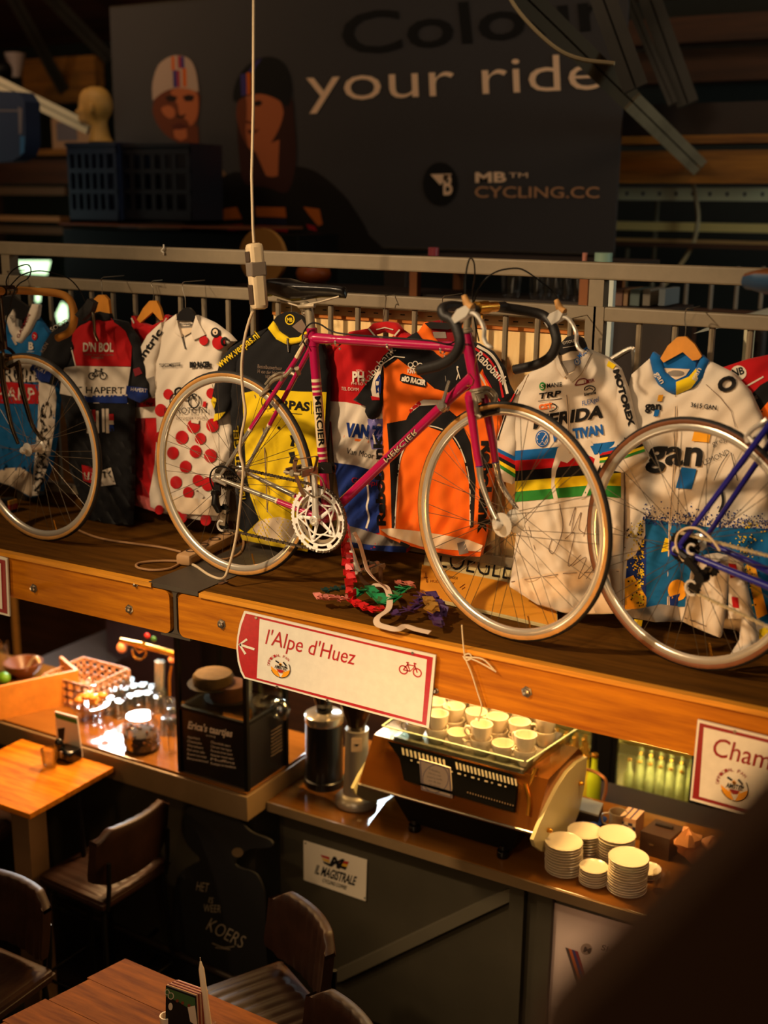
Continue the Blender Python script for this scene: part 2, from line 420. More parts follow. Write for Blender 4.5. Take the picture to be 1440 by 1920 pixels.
trim(13, MB().box(*beamY(1150, 100, 1640, 140, 7.9, .2)), M_wallb)

# roof trusses: steel angle struts
def strut(name, label, pa, pb, w, m, Ya, Yb, group='steel roof struts', slot=True):
    a = onY(*pa, Ya); b = onY(*pb, Yb); d = (b-a).normalized(); view = ((a+b)/2-EYE).normalized()
    s = d.cross(view).normalized(); n = s.cross(d).normalized()
    if n.dot(view) > 0: n = -n
    mb = MB(); t = .008
    for k in (-1, 1):
        c0 = a+s*k*w*.27; c1 = b+s*k*w*.27; h = w*.23
        P = [c0-s*h-n*t, c0+s*h-n*t, c0+s*h+n*t, c0-s*h+n*t]; mb.prism(P, c1-c0)
    c0 = a-n*w*.3; c1 = b-n*w*.3
    mb.prism([c0-s*w*.45-n*t, c0+s*w*.45-n*t, c0+s*w*.45+n*t, c0-s*w*.45+n*t], c1-c0, 1)
    obj(name, mb, [m, M_trussd], None, label, 'roof beam', group)
strut('roof_strut', 'pale grey steel roof strut ending in front of the banner corner, upper right', (1185, 190), (1312, 314), .095, M_truss, 5.6, 6.56)
strut('roof_strut', 'long greenish steel strut crossing the top right corner of the banner', (930, -60), (1185, 190), .10, mat('green_grey_steel', (70, 62, 46), rough=.55), 4.7, 5.62)
strut('roof_strut', 'dark steel strut steeply crossing the banner right edge', (1110, -60), (1192, 165), .11, M_trussd, 5.3, 5.35)
strut('roof_strut', 'dark steel strut in the gloom right of the banner', (1205, -40), (1290, 195), .11, M_trussd, 6.4, 6.4)
strut('roof_strut', 'thin dark strut left of the long gloomy strut, right of the banner', (1180, 0), (1262, 195), .05, M_trussd, 6.3, 6.3)
strut('roof_strut', 'white steel strut running down to the mannequin head', (-60, 128), (166, 240), .08, mat('pale_steel', (200, 196, 172), rough=.45), 5.6, 5.9)
strut('roof_strut', 'dark grey steel strut coming down from the top left corner', (5, -40), (120, 170), .09, M_trussd, 6.2, 7.18)
strut('roof_strut', 'darkest steel strut behind the mannequin head, top left', (60, -40), (205, 110), .10, M_trussd, 6.6, 7.3)
mb = MB(); mb.tube(spline([onY(x, y, 4.6) for x, y in ((935, -40), (975, 25), (1035, 85), (1085, 110), (1152, 119))], 6), .008, 6)
obj('loose_cable', mb, mat('pale_cable', (170, 150, 110)), None, 'pale cable hanging along the long steel strut, top right', 'cable')

# louvre bars and rails on the far right behind the gallery
def barX(name, x0, y0, x1, y1, Y, h, m, label, dots=False, d=.06):
    a = onY(x0, y0, Y); b = onY(x1, y1, Y); mb = MB().box(a.x, b.x, Y, Y+d, a.z-h, a.z)
    if dots:
        for k in range(26): cx = a.x+.08+k*.1; mb.box(cx, cx+.016, Y-.003, Y, a.z-h*.62, a.z-h*.35, 1)
    return obj(name, mb, [m, M_black], None, label, 'wall rail')
barX('perforated_rail', 1150, 351, 1640, 360, 7.2, .075, mat('pale_green_rail', (236, 238, 200), rough=.5), 'pale perforated metal rail on the dark wall right of the banner, topmost', True)
barX('wall_rail', 1150, 415, 1640, 426, 7.2, .05, mat('yellow_pale_rail', (226, 200, 126), rough=.5), 'yellowish rail on the dark wall right of the banner, middle one')
barX('wall_rail', 1150, 446, 1640, 458, 7.2, .03, mat('brown_pale_rail', (190, 146, 90), rough=.5), 'thin brownish rail on the dark wall right of the banner, lowest')
for i, (a, lab) in enumerate(((1234, 'thin upright grey pipe on the dark wall right of the banner'), (1176, 'short pale upright post just right of the banner foot'))):
    p = onY(a, 360 if i == 0 else 466, 7.25); q = onY(a, 610, 7.25)
    obj('upright_pipe', MB().tube([p, (p.x, 7.25, q.z)], .014, 8), mat('grey_pipe', (110, 104, 84)), None, lab, 'pipe')
mb = MB().tube(spline([onY(x, y, 7.1) for x, y in ((1296, 320), (1305, 372), (1309, 410), (1302, 448), (1288, 478), (1262, 515), (1235, 545))], 6), .013, 6)
obj('hanging_cable', mb, mat('pale_cable', (170, 150, 110)), None, 'beige cable curving down the dark wall on the right', 'cable')

# bright far window seen through the railing on the left
for k, (poly, lab) in enumerate((([(32, 489), (95, 489), (88, 515), (42, 512)], 0), ([(66, 530), (78, 530), (75, 566), (67, 566)], 0), ([(148, 536), (157, 534), (157, 576), (143, 574), (125, 556)], 0), ([(116, 566), (133, 580), (134, 593), (110, 608), (105, 590)], 0))):
    mb = MB(); sheet(mb, poly, YP(7.6), res=30)
    struct('window_%d' % (k+1), mb, mat('bright_window', (214, 255, 196), emit=2.2))

# ------------------------------------------------------------------ display shelf over the bar
shelf = thing('display_shelf', 'long dark wooden shelf above the bar carrying the bicycles, with orange-lit front boards', 'shelf', (-2.2, 2.84, 2.13))
xb = onY(325, 1150, 2.836).x
obj('deck', MB().box(-5.2, .6, 2.85, 3.62, 2.262, ZS), M_deck, shelf)
obj('back_board', MB().box(-5.2, .6, 3.44, 3.47, ZS, ZS+.05), M_deck, shelf)
def rounded(x0, x1, z0, z1, r, corners):
    P = []
    for (cx, cz, a, on) in ((x0+r, z0+r, pi, corners[0]), (x1-r, z0+r, 1.5*pi, corners[1]), (x1-r, z1-r, 0, corners[2]), (x0+r, z1-r, .5*pi, corners[3])):
        if on: P += [(cx+r*cos(a+k*pi/8), cz+r*sin(a+k*pi/8)) for k in range(5)]
        else: P.append((cx+r*sqrt(2)*cos(a+pi/4), cz+r*sqrt(2)*sin(a+pi/4)))
    return P
zb = 2.132
for (x0, x1, co) in ((-5.2, xb-.018, (0, 1, 1, 0)), (xb+.018, .6, (1, 0, 0, 1))):
    P = rounded(x0, x1, zb+.006, 2.284, .022, co)
    o = obj('front_board', MB().prism([(x, 2.84, z) for x, z in P], (0, .02, 0)), M_board, shelf)
for (x0, x1) in ((-5.2, onY(284, 1093, 2.836).x), (onY(374, 1113, 2.836).x, .6)):
    obj('edge_strip', MB().box(x0, x1, 2.832, 2.86, 2.287, ZS+.001), M_edge, shelf)
bm_ = MB().box(xb-.10, xb+.10, 2.838, 3.6, 2.288, ZS+.003).box(xb-.006, xb+.006, 2.845, 3.6, zb, 2.29).box(xb-.06, xb+.06, 2.842, 3.6, zb-.004, zb+.008)
for sx in (-1, 1):
    for z, dz in ((2.288, -1), (zb+.008, 1)):
        P = [(xb+sx*.006, 2.845, z)] + [(xb+sx*(.006+.02-.02*sin(k*pi/8)), 2.845, z+dz*(.02-.02*cos(k*pi/8))) for k in range(5)]
        bm_.prism(P, (0, .3, 0))
obj('steel_beam', bm_, M_steel, shelf)
for (x, y) in ((64, 1103), (243, 1142), (416, 1170), (988, 1297), (818, 1295), (255, 1096)):
    p = onY(x, y, 2.84); r = .011 if (x, y) not in ((818, 1295), (255, 1096)) else .006
    obj('bolt', MB().lathe([(r*1.5, 0), (r*1.5, .002), (r, .003), (r, .010), (r*.6, .012), (0, .012)], p, (0, -1, 0), 6), M_bolt, shelf)

# ------------------------------------------------------------------ railing
YR = 3.42
rail = thing('gallery_railing', 'beige painted metal railing behind the hanging jerseys', 'railing', (-2.2, YR, 2.3))
def zY(px, py): return onY(px, py, YR).z
zt = zY(0, 453); z2 = zY(0, 515)
obj('top_rail', MB().box(-5.2, .6, YR, YR+.05, zt-.05, zt, bev=.006), M_rail, rail)
xj = onY(1121, 560, YR).x
for x0, x1 in ((-5.2, xj-.022), (xj+.022, .6)):
    obj('middle_rail', MB().box(x0, x1, YR-.005, YR+.03, z2-.042, z2, bev=.005), M_rail, rail)
    obj('bottom_rail', MB().box(x0, x1, YR+.002, YR+.03, 2.36, 2.395, bev=.004), M_rail, rail)
for px, w in ((1120, .045), (10, .045)):
    x = onY(px, 500, YR).x; obj('post', MB().box(x-w/2, x+w/2, YR+.002, YR+.048, ZS, zt-.05), M_rail, rail)
for px in (1107, 1122):
    x = onY(px, 640, YR).x; obj('joint_plate', MB().box(x-.018, x+.014, YR-.006, YR+.02, ZS, z2), M_rail, rail)
x = onY(1197, 600, YR).x; sp = .1066
while x > -5.1: x -= sp
i = 0
while x < .5:
    if abs(x-xj) > .05: obj('baluster', MB().tube([(x, YR+.014, 2.39), (x, YR+.014, z2-.04)], .0095, 8), M_rail, rail)
    x += sp
# pale plywood panel behind the balusters
x0 = onY(513, 570, 3.5).x; x1 = onY(1103, 600, 3.5).x; zt2 = onY(700, 578, 3.5).z
pp = thing('plywood_panel', 'pale plywood panel leaning behind the railing balusters', 'panel', (x0, 3.5, 2.3))
obj('sheet', MB().box(x0, x1, 3.5, 3.515, ZS, zt2-.03), mat('pale_plywood', (250, 222, 160), rough=.6, rgb2=(226, 180, 112), nscale=4, stretch=(4, 4, .5)), pp)
mb = MB().box(x0, x1, 3.49, 3.515, zt2-.03, zt2)
for k in range(22):
    xx = x0+.06+k*(x1-x0-.1)/21; mb.box(xx, xx+.016, 3.488, 3.49, zt2-.016, zt2-.013, 1)
obj('top_batten', mb, [mat('batten_wood', (214, 180, 120), rough=.6), M_black], pp)
obj('orange_strip', MB().box(x0, x1, 3.492, 3.5, zt2-.042, zt2-.03), mat('orange_edge', (190, 110, 30), rough=.6), pp)

# ------------------------------------------------------------------ route signs on the front board
M_swhite = mat('sign_white', (226, 220, 204), rough=.45, noise=.05, nscale=30); M_sred = mat('sign_red', (176, 24, 34), rough=.4, noise=.12, nscale=60)
M_sink = ink('black', (22, 20, 20)); M_syel = ink('yellow', (236, 158, 30)); M_sreddark = mat('sign_dark_red', (140, 16, 24), rough=.45)
def amstel(mb, cx, cy, s, sf, sl, o=.0035):
    """yellow two-lobed badge with arced words"""
    q = lambda x, y: (cx+x*s, cy+y*s+x*s*sl)
    for k in (-1, 1):
        P = [q(k*(.05+.95*cos(a)), .05+.95*sin(a)) for a in [pi*.5*j/6 for j in range(7)]] + [q(k*.5, .1), q(k*.15, .55)]
        sheet(mb, P, sf, o, 3, 40)
    stroke(mb, [q(1.02*cos(a), .02+1.02*sin(a)) for a in [-.55+(pi*.55+.55)*j/14 for j in range(15)]], s*.07, sf, o+.0006, 2)
    stroke(mb, [q(-1.02*cos(a), .02+1.02*sin(a)) for a in [.4+pi*.3*j/8 for j in range(9)]], s*.06, sf, o+.0006, 2)
    sheet(mb, [q(-.38, .22), q(.38, .22), q(.2, .5), q(-.1, .55)], sf, o+.0007, 1, 40)
    put(mb, 'AMSTEL', q(-.62, .14), q(.62, .14), s*.34, sf, o+.0012, 2, .02)
    for (x0, y0, x1, y1) in ((-.5, -.62, -.15, -.45), (.3, -.62, .62, -.3), (-.12, -.3, .12, -.3), (.45, -.2, .7, -.05)):
        stroke(mb, [q(x0, y0), q(x1, y1)], s*.14, sf, o+.0005, 2)
    sheet(mb, [q(-.18, -.32), q(0, -.5), q(.18, -.32), q(0, -.14)], sf, o+.0005, 3, 40)
    W = 'OFFICIAL FAN'
    for i, ch in enumerate(W):
        if ch == ' ': continue
        a = pi*(1.02+.70*i/(len(W)-1)); R = 1.12
        p = q(R*cos(a), R*sin(a)); t = (-sin(a), cos(a)); w = s*.22
        put(mb, ch, (p[0]-t[0]*w/2, p[1]-t[1]*w/2), (p[0]+t[0]*w/2, p[1]+t[1]*w/2), s*.26, sf, o, 1)
sf = YP(2.826)
S1 = [(457.5, 1146), (449, 1170), (444.5, 1195), (443, 1215), (445.5, 1240), (451, 1260), (457.5, 1272), (500, 1283), (700, 1338), (804, 1366), (811, 1300), (817, 1229), (700, 1203)]
mb = MB(); sheet(mb, S1, sf, 0, 0, 40, .006)
I1 = [(461, 1150), (453, 1172), (448, 1195), (446.5, 1215), (449, 1238), (454, 1257), (460, 1269), (500, 1279.5), (700, 1334), (799, 1360), (812, 1232.5), (700, 1207.5)]
sheet(mb, I1, sf, .0008, 1, 40)
sheet(mb, [(487.5, 1160), (650, 1199), (801, 1236), (792, 1353), (650, 1315), (482, 1271)], sf, .0016, 0, 40)
put(mb, "l'Alpe d'Huez", (498, 1206.5), (664, 1246), 27.5, sf, .0026, 1, .0)
for pl in ([(478, 1217), (450, 1208)], [(464, 1198), (450, 1208), (461, 1226)]): stroke(mb, pl, 4.2, sf, .0024, 0)
bikeicon(mb, 770, 1256, 21, sf, .0026, 1, 2.3, .21)
amstel(mb, 527, 1251, 18, sf, .2)
for (x, y) in ((481, 1158), (774, 1224), (520, 1287.5), (614, 1313)): sheet(mb, circ(x, y, 2.6), sf, .003, 4, 30)
obj('route_sign', mb, [M_swhite, M_sred, M_sink, M_syel, M_bolt], None, "white and red route sign reading l'Alpe d'Huez with a left arrow", 'sign')
sf2 = YP(2.826)
mb = MB(); sheet(mb, [(1308, 1349.5), (1640, 1431), (1640, 1594), (1293.5, 1500)], sf2, 0, 0, 60, .006)
sheet(mb, [(1312, 1355), (1640, 1435), (1640, 1588), (1298, 1496)], sf2, .0008, 1, 60)
sheet(mb, [(1320, 1363), (1640, 1441), (1640, 1580), (1311, 1493)], sf2, .0016, 0, 60)
put(mb, 'Cham', (1334, 1415), (1441, 1442), 34, sf2, .0026, 1, .005)
amstel(mb, 1377, 1474, 25, sf2, .2)
sheet(mb, circ(1378, 1371, 3), sf2, .003, 4, 30)
obj('route_sign', mb, [M_swhite, M_sreddark, M_sink, M_syel, M_bolt], None, 'white and red cycling route sign beginning Cham, cut by the right edge', 'sign')
mb = MB(); sheet(mb, [(-260, 975), (13, 1047), (18, 1156), (-260, 1085)], sf, 0, 0, 60, .006)
sheet(mb, [(-260, 980), (10, 1051), (14, 1151), (-260, 1080)], sf, .0008, 1, 60)
sheet(mb, [(-260, 986), (2, 1056), (5, 1142), (-260, 1070)], sf, .0016, 0, 60)
obj('route_sign', mb, [M_swhite, M_sreddark], None, 'white and dark red route sign cut by the left edge', 'sign')

# string loop on a nail
mb = MB()
for P in ([(866, 1172), (868, 1200), (872, 1232), (884, 1262), (896, 1300), (903, 1325), (897, 1352)], [(872, 1232), (895, 1240), (928, 1258)], [(870, 1228), (880, 1226), (884, 1234), (874, 1238), (868, 1230)], [(872, 1232), (905, 1236), (930, 1260)]):
    mb.tube(spline([onY(x, y, 2.825) for x, y in P], 5), .0022, 5)
obj('string_tie', mb, mat('white_string', (214, 196, 160), rough=.8), None, 'frayed white string knotted on a nail in the front board', 'string')

# ------------------------------------------------------------------ power cable and socket strips
M_cab = mat('white_cable', (206, 184, 150), rough=.5); M_soc = mat('socket_plastic', (214, 190, 152), rough=.5, noise=.06, nscale=20); M_tape = mat('grey_tape', (120, 106, 92), rough=.35)
YC = 2.93
mb = MB().tube([onY(476, -120, YC), onY(475, 200, YC), onY(472, 330, YC), onY(474, 420, YC), onY(476, 455, YC)], .0042, 8)
strip = thing('hanging_socket_strip', 'white socket strip hanging on a long white cable in front of the railing', 'socket strip', onY(480, 582, YC))
obj('cable', mb, M_cab, strip)
c0 = onY(476, 456, YC); c1 = onY(487, 580, YC); ax = (c1-c0).normalized(); sx_ = V((1, 0, 0)); sx_ = (sx_-ax*sx_.dot(ax)).normalized(); nx_ = sx_.cross(ax)
Mx = Matrix((( sx_.x, nx_.x, ax.x), (sx_.y, nx_.y, ax.y), (sx_.z, nx_.z, ax.z))).to_4x4(); Mx.translation = c0
Mx = Mx @ Matrix.Rotation(radians(-38), 4, 'Z')
L = (c1-c0).length
obj('housing', MB().box(-.030, .030, -.022, .022, 0, L, 0, .012, Mx), M_soc, strip)
obj('tape', MB().box(-.0312, .0312, -.0232, .0232, L*.28, L*.50, 0, .004, Mx), M_tape, strip)
for k in (.12, .62): obj('socket_face', MB().box(-.022, .022, -.0245, -.021, L*k, L*(k+.16 if k < .3 else k+.3), 0, .003, Mx), mat('dark_socket', (70, 54, 40), rough=.5), strip)
dn = [(474, 584), (466, 606), (458, 640), (453, 690), (456, 740), (460, 775), (452, 820), (450, 850), (456, 880), (452, 930), (447, 975), (444, 1000), (437, 1035), (428, 1066), (421, 1082)]
P = [onY(x, y, 2.915) for x, y in dn] + [onZ(x, y, ZS+.006) for x, y in ((410, 1085), (390, 1077), (368, 1062), (352, 1055))]
obj('lower_cable', MB().tube(spline(P, 5), .0045, 8), M_cab, strip)
fl = thing('floor_socket_strip', 'beige socket strip lying on the shelf behind the rear wheel of the pink bicycle', 'socket strip', onZ(395, 1030, ZS))
a = onZ(345, 1050, ZS+.02); b = onZ(440, 1003, ZS+.02); d = (b-a).normalized(); s = V((-d.y, d.x, 0))
Mf = Matrix(((d.x, s.x, 0), (d.y, s.y, 0), (0, 0, 1))).to_4x4(); Mf.translation = a; Lf = (b-a).length
obj('housing', MB().box(-.01, Lf, -.028, .028, -.018, .02, 0, .01, Mf), mat('beige_socket', (180, 140, 96), rough=.5), fl)
for k in range(4):
    cx = .05+k*(Lf-.08)/3.4
    obj('socket', MB().lathe([(.02, 0), (.02, .004), (.016, .004), (.015, .001), (0, .001)], Mf @ V((cx, 0, .018)), (0, 0, 1), 14), M_dark, fl)
for P in ([(352, 1055), (330, 1052), (295, 1052), (260, 1056), (258, 1064), (285, 1069), (318, 1066), (340, 1055)],
          [(340, 1035), (300, 1026), (240, 1018), (200, 1012), (165, 1002), (130, 985)],
          [(442, 1000), (455, 1010), (456, 1026), (446, 1040), (425, 1048), (400, 1050)]):
    obj('cord', MB().tube(spline([onZ(x, y, ZS+.006) for x, y in P], 6), .0042, 7), mat('tan_cord', (160, 118, 76), rough=.6), fl)
mb = MB(); q = [onZ(x, y, ZS+.0018) for x, y in ((388, 1089), (408, 1082), (428, 1090), (415, 1096))]
obj('floor_tape', MB().prism(q, (0, 0, .001)), mat('brown_tape', (96, 62, 40), rough=.4), None, 'piece of brown tape stuck on the shelf under the white cable', 'tape')

# ------------------------------------------------------------------ banner
YB = 6.0
M_ban = mat('banner_cloth', (54, 51, 52), rough=.8, noise=.06, nscale=2)
sb = YP(YB)
ban = thing('advertising_banner', 'large dark grey banner with two cyclists in caps and the words Colour your ride', 'banner', onY(690, 520, YB))
a = onY(205, 22, YB); b = onY(1171, 120, YB); zb_ = onY(1160, 478, YB).z
mb = MB().box(a.x, b.x, YB+.002, YB+.02, zb_, a.z+.02)
T1 = 1; mats = [M_ban, ink('banner_black', (20, 20, 20)), ink('banner_tan', (244, 208, 172)), ink('banner_brown', (190, 142, 104)), ink('skin', (176, 98, 58)), ink('skin_dark', (104, 52, 30)), ink('cap_white', (176, 150, 132)), ink('cap_orange', (200, 92, 24)), ink('cap_blue', (60, 50, 110)), ink('cap_red', (150, 50, 60)), ink('dark_hair', (40, 22, 16)), ink('shirt_grey', (128, 98, 70)), ink('jersey_black', (22, 17, 14)), ink('jersey_orange', (178, 92, 30)), ink('jersey_red', (150, 26, 34)), ink('lip', (84, 36, 26)), ink('hair_red', (56, 28, 22)), ink('navy', (34, 32, 52))]
put(mb, 'Colour', (645, 104), (1150, 52), 76, sb, .004, 1, .012)
put(mb, 'your ride', (577, 191), (1126, 167), 68, sb, .004, 2, -.004)
sheet(mb, circ(826, 345, 33, 41), sb, .003, 1, 60)
sheet(mb, [(808, 327), (848, 326), (826, 347)], sb, .005, 2, 60)
put(mb, 'B', (832, 365), (849, 365), 36, sb, .005, 2, .02)
put(mb, 'MB', (892, 342), (950, 341), 18, sb, .004, 2, .03); put(mb, 'TM', (955, 333), (990, 333), 9, sb, .004, 2)
put(mb, 'CYCLING.CC', (891, 370), (1124, 371), 20, sb, .004, 3, .008)
# man with white cap
o = .003
sheet(mb, [(255, 440), (300, 300), (330, 285), (372, 290), (420, 320), (440, 350), (460, 420), (460, 478), (255, 478)], sb, o, 11, 60)
sheet(mb, [(335, 250), (372, 235), (375, 300), (330, 300)], sb, o+.0003, 5, 60)
sheet(mb, curve2([(288, 195), (300, 172), (330, 162), (372, 172), (374, 200), (371, 225), (362, 245), (350, 262), (337, 266), (318, 258), (300, 240), (288, 215)], 3, True), sb, o+.0006, 5, 60)
sheet(mb, curve2([(322, 170), (345, 164), (368, 172), (373, 200), (369, 222), (358, 236), (352, 226), (338, 216), (334, 196), (326, 186)], 3, True), sb, o+.0009, 4, 60)
sheet(mb, curve2([(304, 202), (318, 198), (328, 206), (328, 218), (318, 222), (306, 212)], 3, True), sb, o+.0009, 4, 60)
sheet(mb, [(326, 244), (350, 240), (352, 258), (340, 264), (328, 258)], sb, o+.0009, 4, 60)
for P in ([(310, 182), (322, 178), (334, 182), (330, 190), (316, 191)], [(343, 181), (354, 177), (366, 180), (362, 190), (348, 190)], [(330, 214), (340, 217), (350, 213), (346, 221), (334, 221)]): sheet(mb, P, sb, o+.0013, 10, 60)
sheet(mb, [(322, 236), (336, 230), (352, 235), (350, 241), (338, 243), (326, 243)], sb, o+.0013, 15, 60)
sheet(mb, curve2([(287, 185), (287, 155), (298, 122), (318, 107), (335, 104), (355, 110), (367, 130), (373, 165), (371, 172), (350, 166), (326, 166), (305, 174), (288, 188)], 3, True), sb, o+.0016, 6, 60)
for (x0, x1, y0, y1, c) in ((322, 328, 106, 132, 7), (328, 334, 105, 132, 6), (334, 340, 105, 128, 9), (340, 346, 106, 128, 8), (325, 332, 132, 164, 8), (332, 338, 132, 164, 9), (338, 343, 130, 164, 6), (343, 350, 128, 163, 7)): sheet(mb, [(x0, y0), (x1, y0), (x1+1, y1), (x0+1, y1)], sb, o+.002, c, 60)
# woman with black cap
sheet(mb, curve2([(360, 400), (395, 352), (440, 322), (500, 330), (540, 312), (590, 320), (640, 360), (670, 400), (692, 440), (696, 478), (350, 478)], 3, True), sb, o+.0018, 12, 60)
sheet(mb, curve2([(448, 178), (450, 300), (462, 345), (500, 350), (540, 360), (556, 300), (552, 220), (545, 180), (500, 160)], 3, True), sb, o+.0021, 16, 60)
sheet(mb, [(478, 280), (525, 262), (522, 330), (512, 332), (500, 330)], sb, o+.0024, 4, 60)
sheet(mb, curve2([(450, 190), (468, 176), (490, 172), (520, 182), (532, 205), (530, 225), (520, 250), (505, 272), (485, 284), (470, 280), (458, 258), (449, 236), (446, 212)], 3, True), sb, o+.0027, 4, 60)
sheet(mb, curve2([(448, 190), (462, 182), (464, 215), (462, 245), (466, 275), (456, 258), (447, 232), (444, 212)], 3, True), sb, o+.003, 5, 60)
sheet(mb, [(475, 191), (488, 188), (494, 193), (488, 199), (477, 199)], sb, o+.0033, 10, 60)
sheet(mb, [(464, 243), (480, 244), (488, 241), (482, 249), (468, 252)], sb, o+.0033, 15, 60)
sheet(mb, [(455, 222), (470, 228), (480, 228), (476, 233), (458, 231)], sb, o+.0033, 5, 60)
sheet(mb, curve2([(440, 190), (440, 165), (452, 138), (475, 115), (505, 106), (530, 116), (545, 145), (547, 180), (540, 200), (520, 186), (490, 176), (460, 182)], 3, True), sb, o+.0036, 1, 60)
for (P, c) in (([(452, 140), (462, 138), (464, 178), (454, 180)], 8), ([(463, 137), (471, 136), (472, 177), (464, 178)], 7), ([(466, 136), (482, 114), (492, 110), (474, 136)], 8)): sheet(mb, P, sb, o+.004, c, 60)
for (P, c) in (([(420, 392), (445, 388), (455, 410), (418, 412)], 13), ([(480, 388), (536, 389), (538, 408), (482, 406)], 13), ([(570, 388), (600, 392), (606, 420), (598, 424), (580, 402)], 13), ([(484, 410), (538, 410), (540, 422), (484, 420)], 17), ([(484, 422), (540, 425), (541, 436), (486, 430)], 14), ([(575, 420), (592, 424), (596, 434), (580, 430)], 14), ([(430, 422), (456, 420), (456, 430), (428, 432)], 14)): sheet(mb, P, sb, o+.0042, c, 60)
obj('printed_cloth', mb, mats, ban)
for y, z in (('top_hem', a.z+.02), ('bottom_hem', zb_)): obj(y, MB().tube([(a.x, YB+.012, z), (b.x, YB+.012, z)], .012, 8), M_trussd, ban)
# ================================================================== bicycles
M_mag = mat('magenta_paint', (172, 14, 74), rough=.3, coat=.7, noise=.06, nscale=30)
M_chrome = mat('chrome', (204, 194, 178), rough=.2, metal=.75)
M_alu = mat('polished_alloy', (226, 218, 204), rough=.28, metal=.4)
M_alud = mat('worn_alloy', (160, 146, 124), rough=.4, metal=.5)
M_tread = mat('black_tread', (20, 18, 17), rough=.75); M_gum = mat('gum_sidewall', (176, 124, 58), rough=.65, noise=.15, nscale=20)
M_gumd = mat('brown_sidewall', (110, 62, 28), rough=.65, noise=.15, nscale=20)
M_rim = mat('alloy_rim', (224, 214, 196), rough=.26, metal=.65); M_spoke = mat('steel_spoke', (92, 78, 60), rough=.4, metal=.5)
M_chain = mat('chain_steel', (110, 98, 84), rough=.4, metal=.9); M_chainp = mat('pale_chain', (196, 178, 140), rough=.45, metal=.4)
M_btape = mat('black_bar_tape', (24, 20, 18), rough=.55, bump=.4, bscale=120); M_hood = mat('gum_hood', (176, 128, 70), rough=.7, noise=.2, nscale=40)
M_gold = mat('gold_alloy', (214, 150, 52), rough=.25, metal=.9); M_saddle = mat('black_saddle', (20, 17, 16), rough=.32, bump=.1)
M_cream = mat('cream_decal', (222, 200, 160), rough=.4); M_strap = mat('leather_strap', (92, 58, 30), rough=.6)
M_blue = mat('blue_paint', (32, 30, 132), rough=.3, coat=.7); M_gwheel = mat('black_metal', (30, 27, 25), rough=.4, metal=.6)

def wheel(parent, name, c, ang, side=1, cross=3, gum=None, R=.338, nsp=36, flange=(.035, .03), silver=M_rim, hubw=.05, holes=True):
    """rim is the wheel part; tyre, hub and each spoke hang below it. ang turns the wheel plane towards the viewer"""
    c = V(c); d = V((cos(ang), -sin(ang), 0)); n = V((sin(ang), cos(ang), 0)); up = V((0, 0, 1)); gum = gum or M_gum
    rim = MB().lathe([(R-.018, -.008), (R-.018, .008), (R-.022, .0098), (R-.028, .0102), (R-.033, .008), (R-.037, .004), (R-.038, 0), (R-.037, -.004), (R-.033, -.008), (R-.028, -.0102), (R-.022, -.0098)], c, n, 72, 0, True, ref=d)
    w = obj(name, rim, silver, parent)
    prof = []; mi = []; rt = .0112; N = 16
    for k in range(N):
        a = 2*pi*k/N; prof.append((R-rt+rt*cos(a), rt*.95*sin(a)))
    for k in range(N):
        a = 2*pi*(k+.5)/N; mi.append(0 if cos(a) > .30 else 1)
    obj('tyre', MB().lathe(prof, c, n, 72, mi, True, ref=d), [M_tread, gum], w)
    fw, fr = hubw*.62, flange[0]
    hub = MB().lathe([(.006, -hubw), (.006, -fw-.006), (.018, -fw-.004), (fr, -fw-.0015), (fr, -fw+.0015), (.016, -fw+.006), (.014, 0), (.016, fw-.006), (fr, fw-.0015), (fr, fw+.0015), (.018, fw+.004), (.006, fw+.006), (.006, hubw)], c, n, 28, ref=d)
    if holes:
        for s in (-1, 1):
            for k in range(9):
                a = 2*pi*k/9; q = c+n*s*(fw+.0022)+(d*cos(a)+up*sin(a))*fr*.76; hub.lathe([(0, 0), (.0042, 0)], q, n*s, 8, 1)
    hub.lathe([(.014, 0), (.012, .006), (.007, .012), (0, .013)], c-n*(hubw), -n, 14)
    obj('hub', hub, [M_alu, M_black], w)
    rr = R-.039
    for s in (-1, 1):
        for k in range(nsp//2):
            a = 2*pi*(k+(.25 if s > 0 else 0))/(nsp/2)
            t = (1 if k % 2 else -1)*2*pi*cross/(nsp/2)*.86
            p = c+n*s*fw+(d*cos(a+t)+up*sin(a+t))*fr*.9
            q = c+(d*cos(a)+up*sin(a))*rr
            obj('spoke', MB().tube([p, q], .00095, 4), M_spoke, w)
    obj('valve', MB().tube([c+(d*.3+up*-.95).normalized()*(rr), c+(d*.3+up*-.95).normalized()*(rr-.035)], .0026, 6), M_gold, w)
    return w

def chainline(mb, pts, pitch=.0127, mi=0):
    pts = [V(p) for p in pts]; L = sum((pts[i+1]-pts[i]).length for i in range(len(pts)-1)); n = int(L/pitch); i = 0; acc = 0; out = []
    for k in range(n+1):
        t = k*pitch
        while i < len(pts)-2 and acc+(pts[i+1]-pts[i]).length < t: acc += (pts[i+1]-pts[i]).length; i += 1
        e = pts[i+1]-pts[i]; out.append(pts[i]+e*((t-acc)/max(e.length, 1e-6)))
    for k in range(len(out)-1):
        a, b = out[k], out[k+1]; e = (b-a)
        off = V((0, .0022 if k % 2 else .0036, 0))
        for s in (-1, 1): mb.tube([a+off*s-e*.18, (a+b)/2+off*s, b+off*s+e*.18], [.0046, .003, .0046], 6, mi)

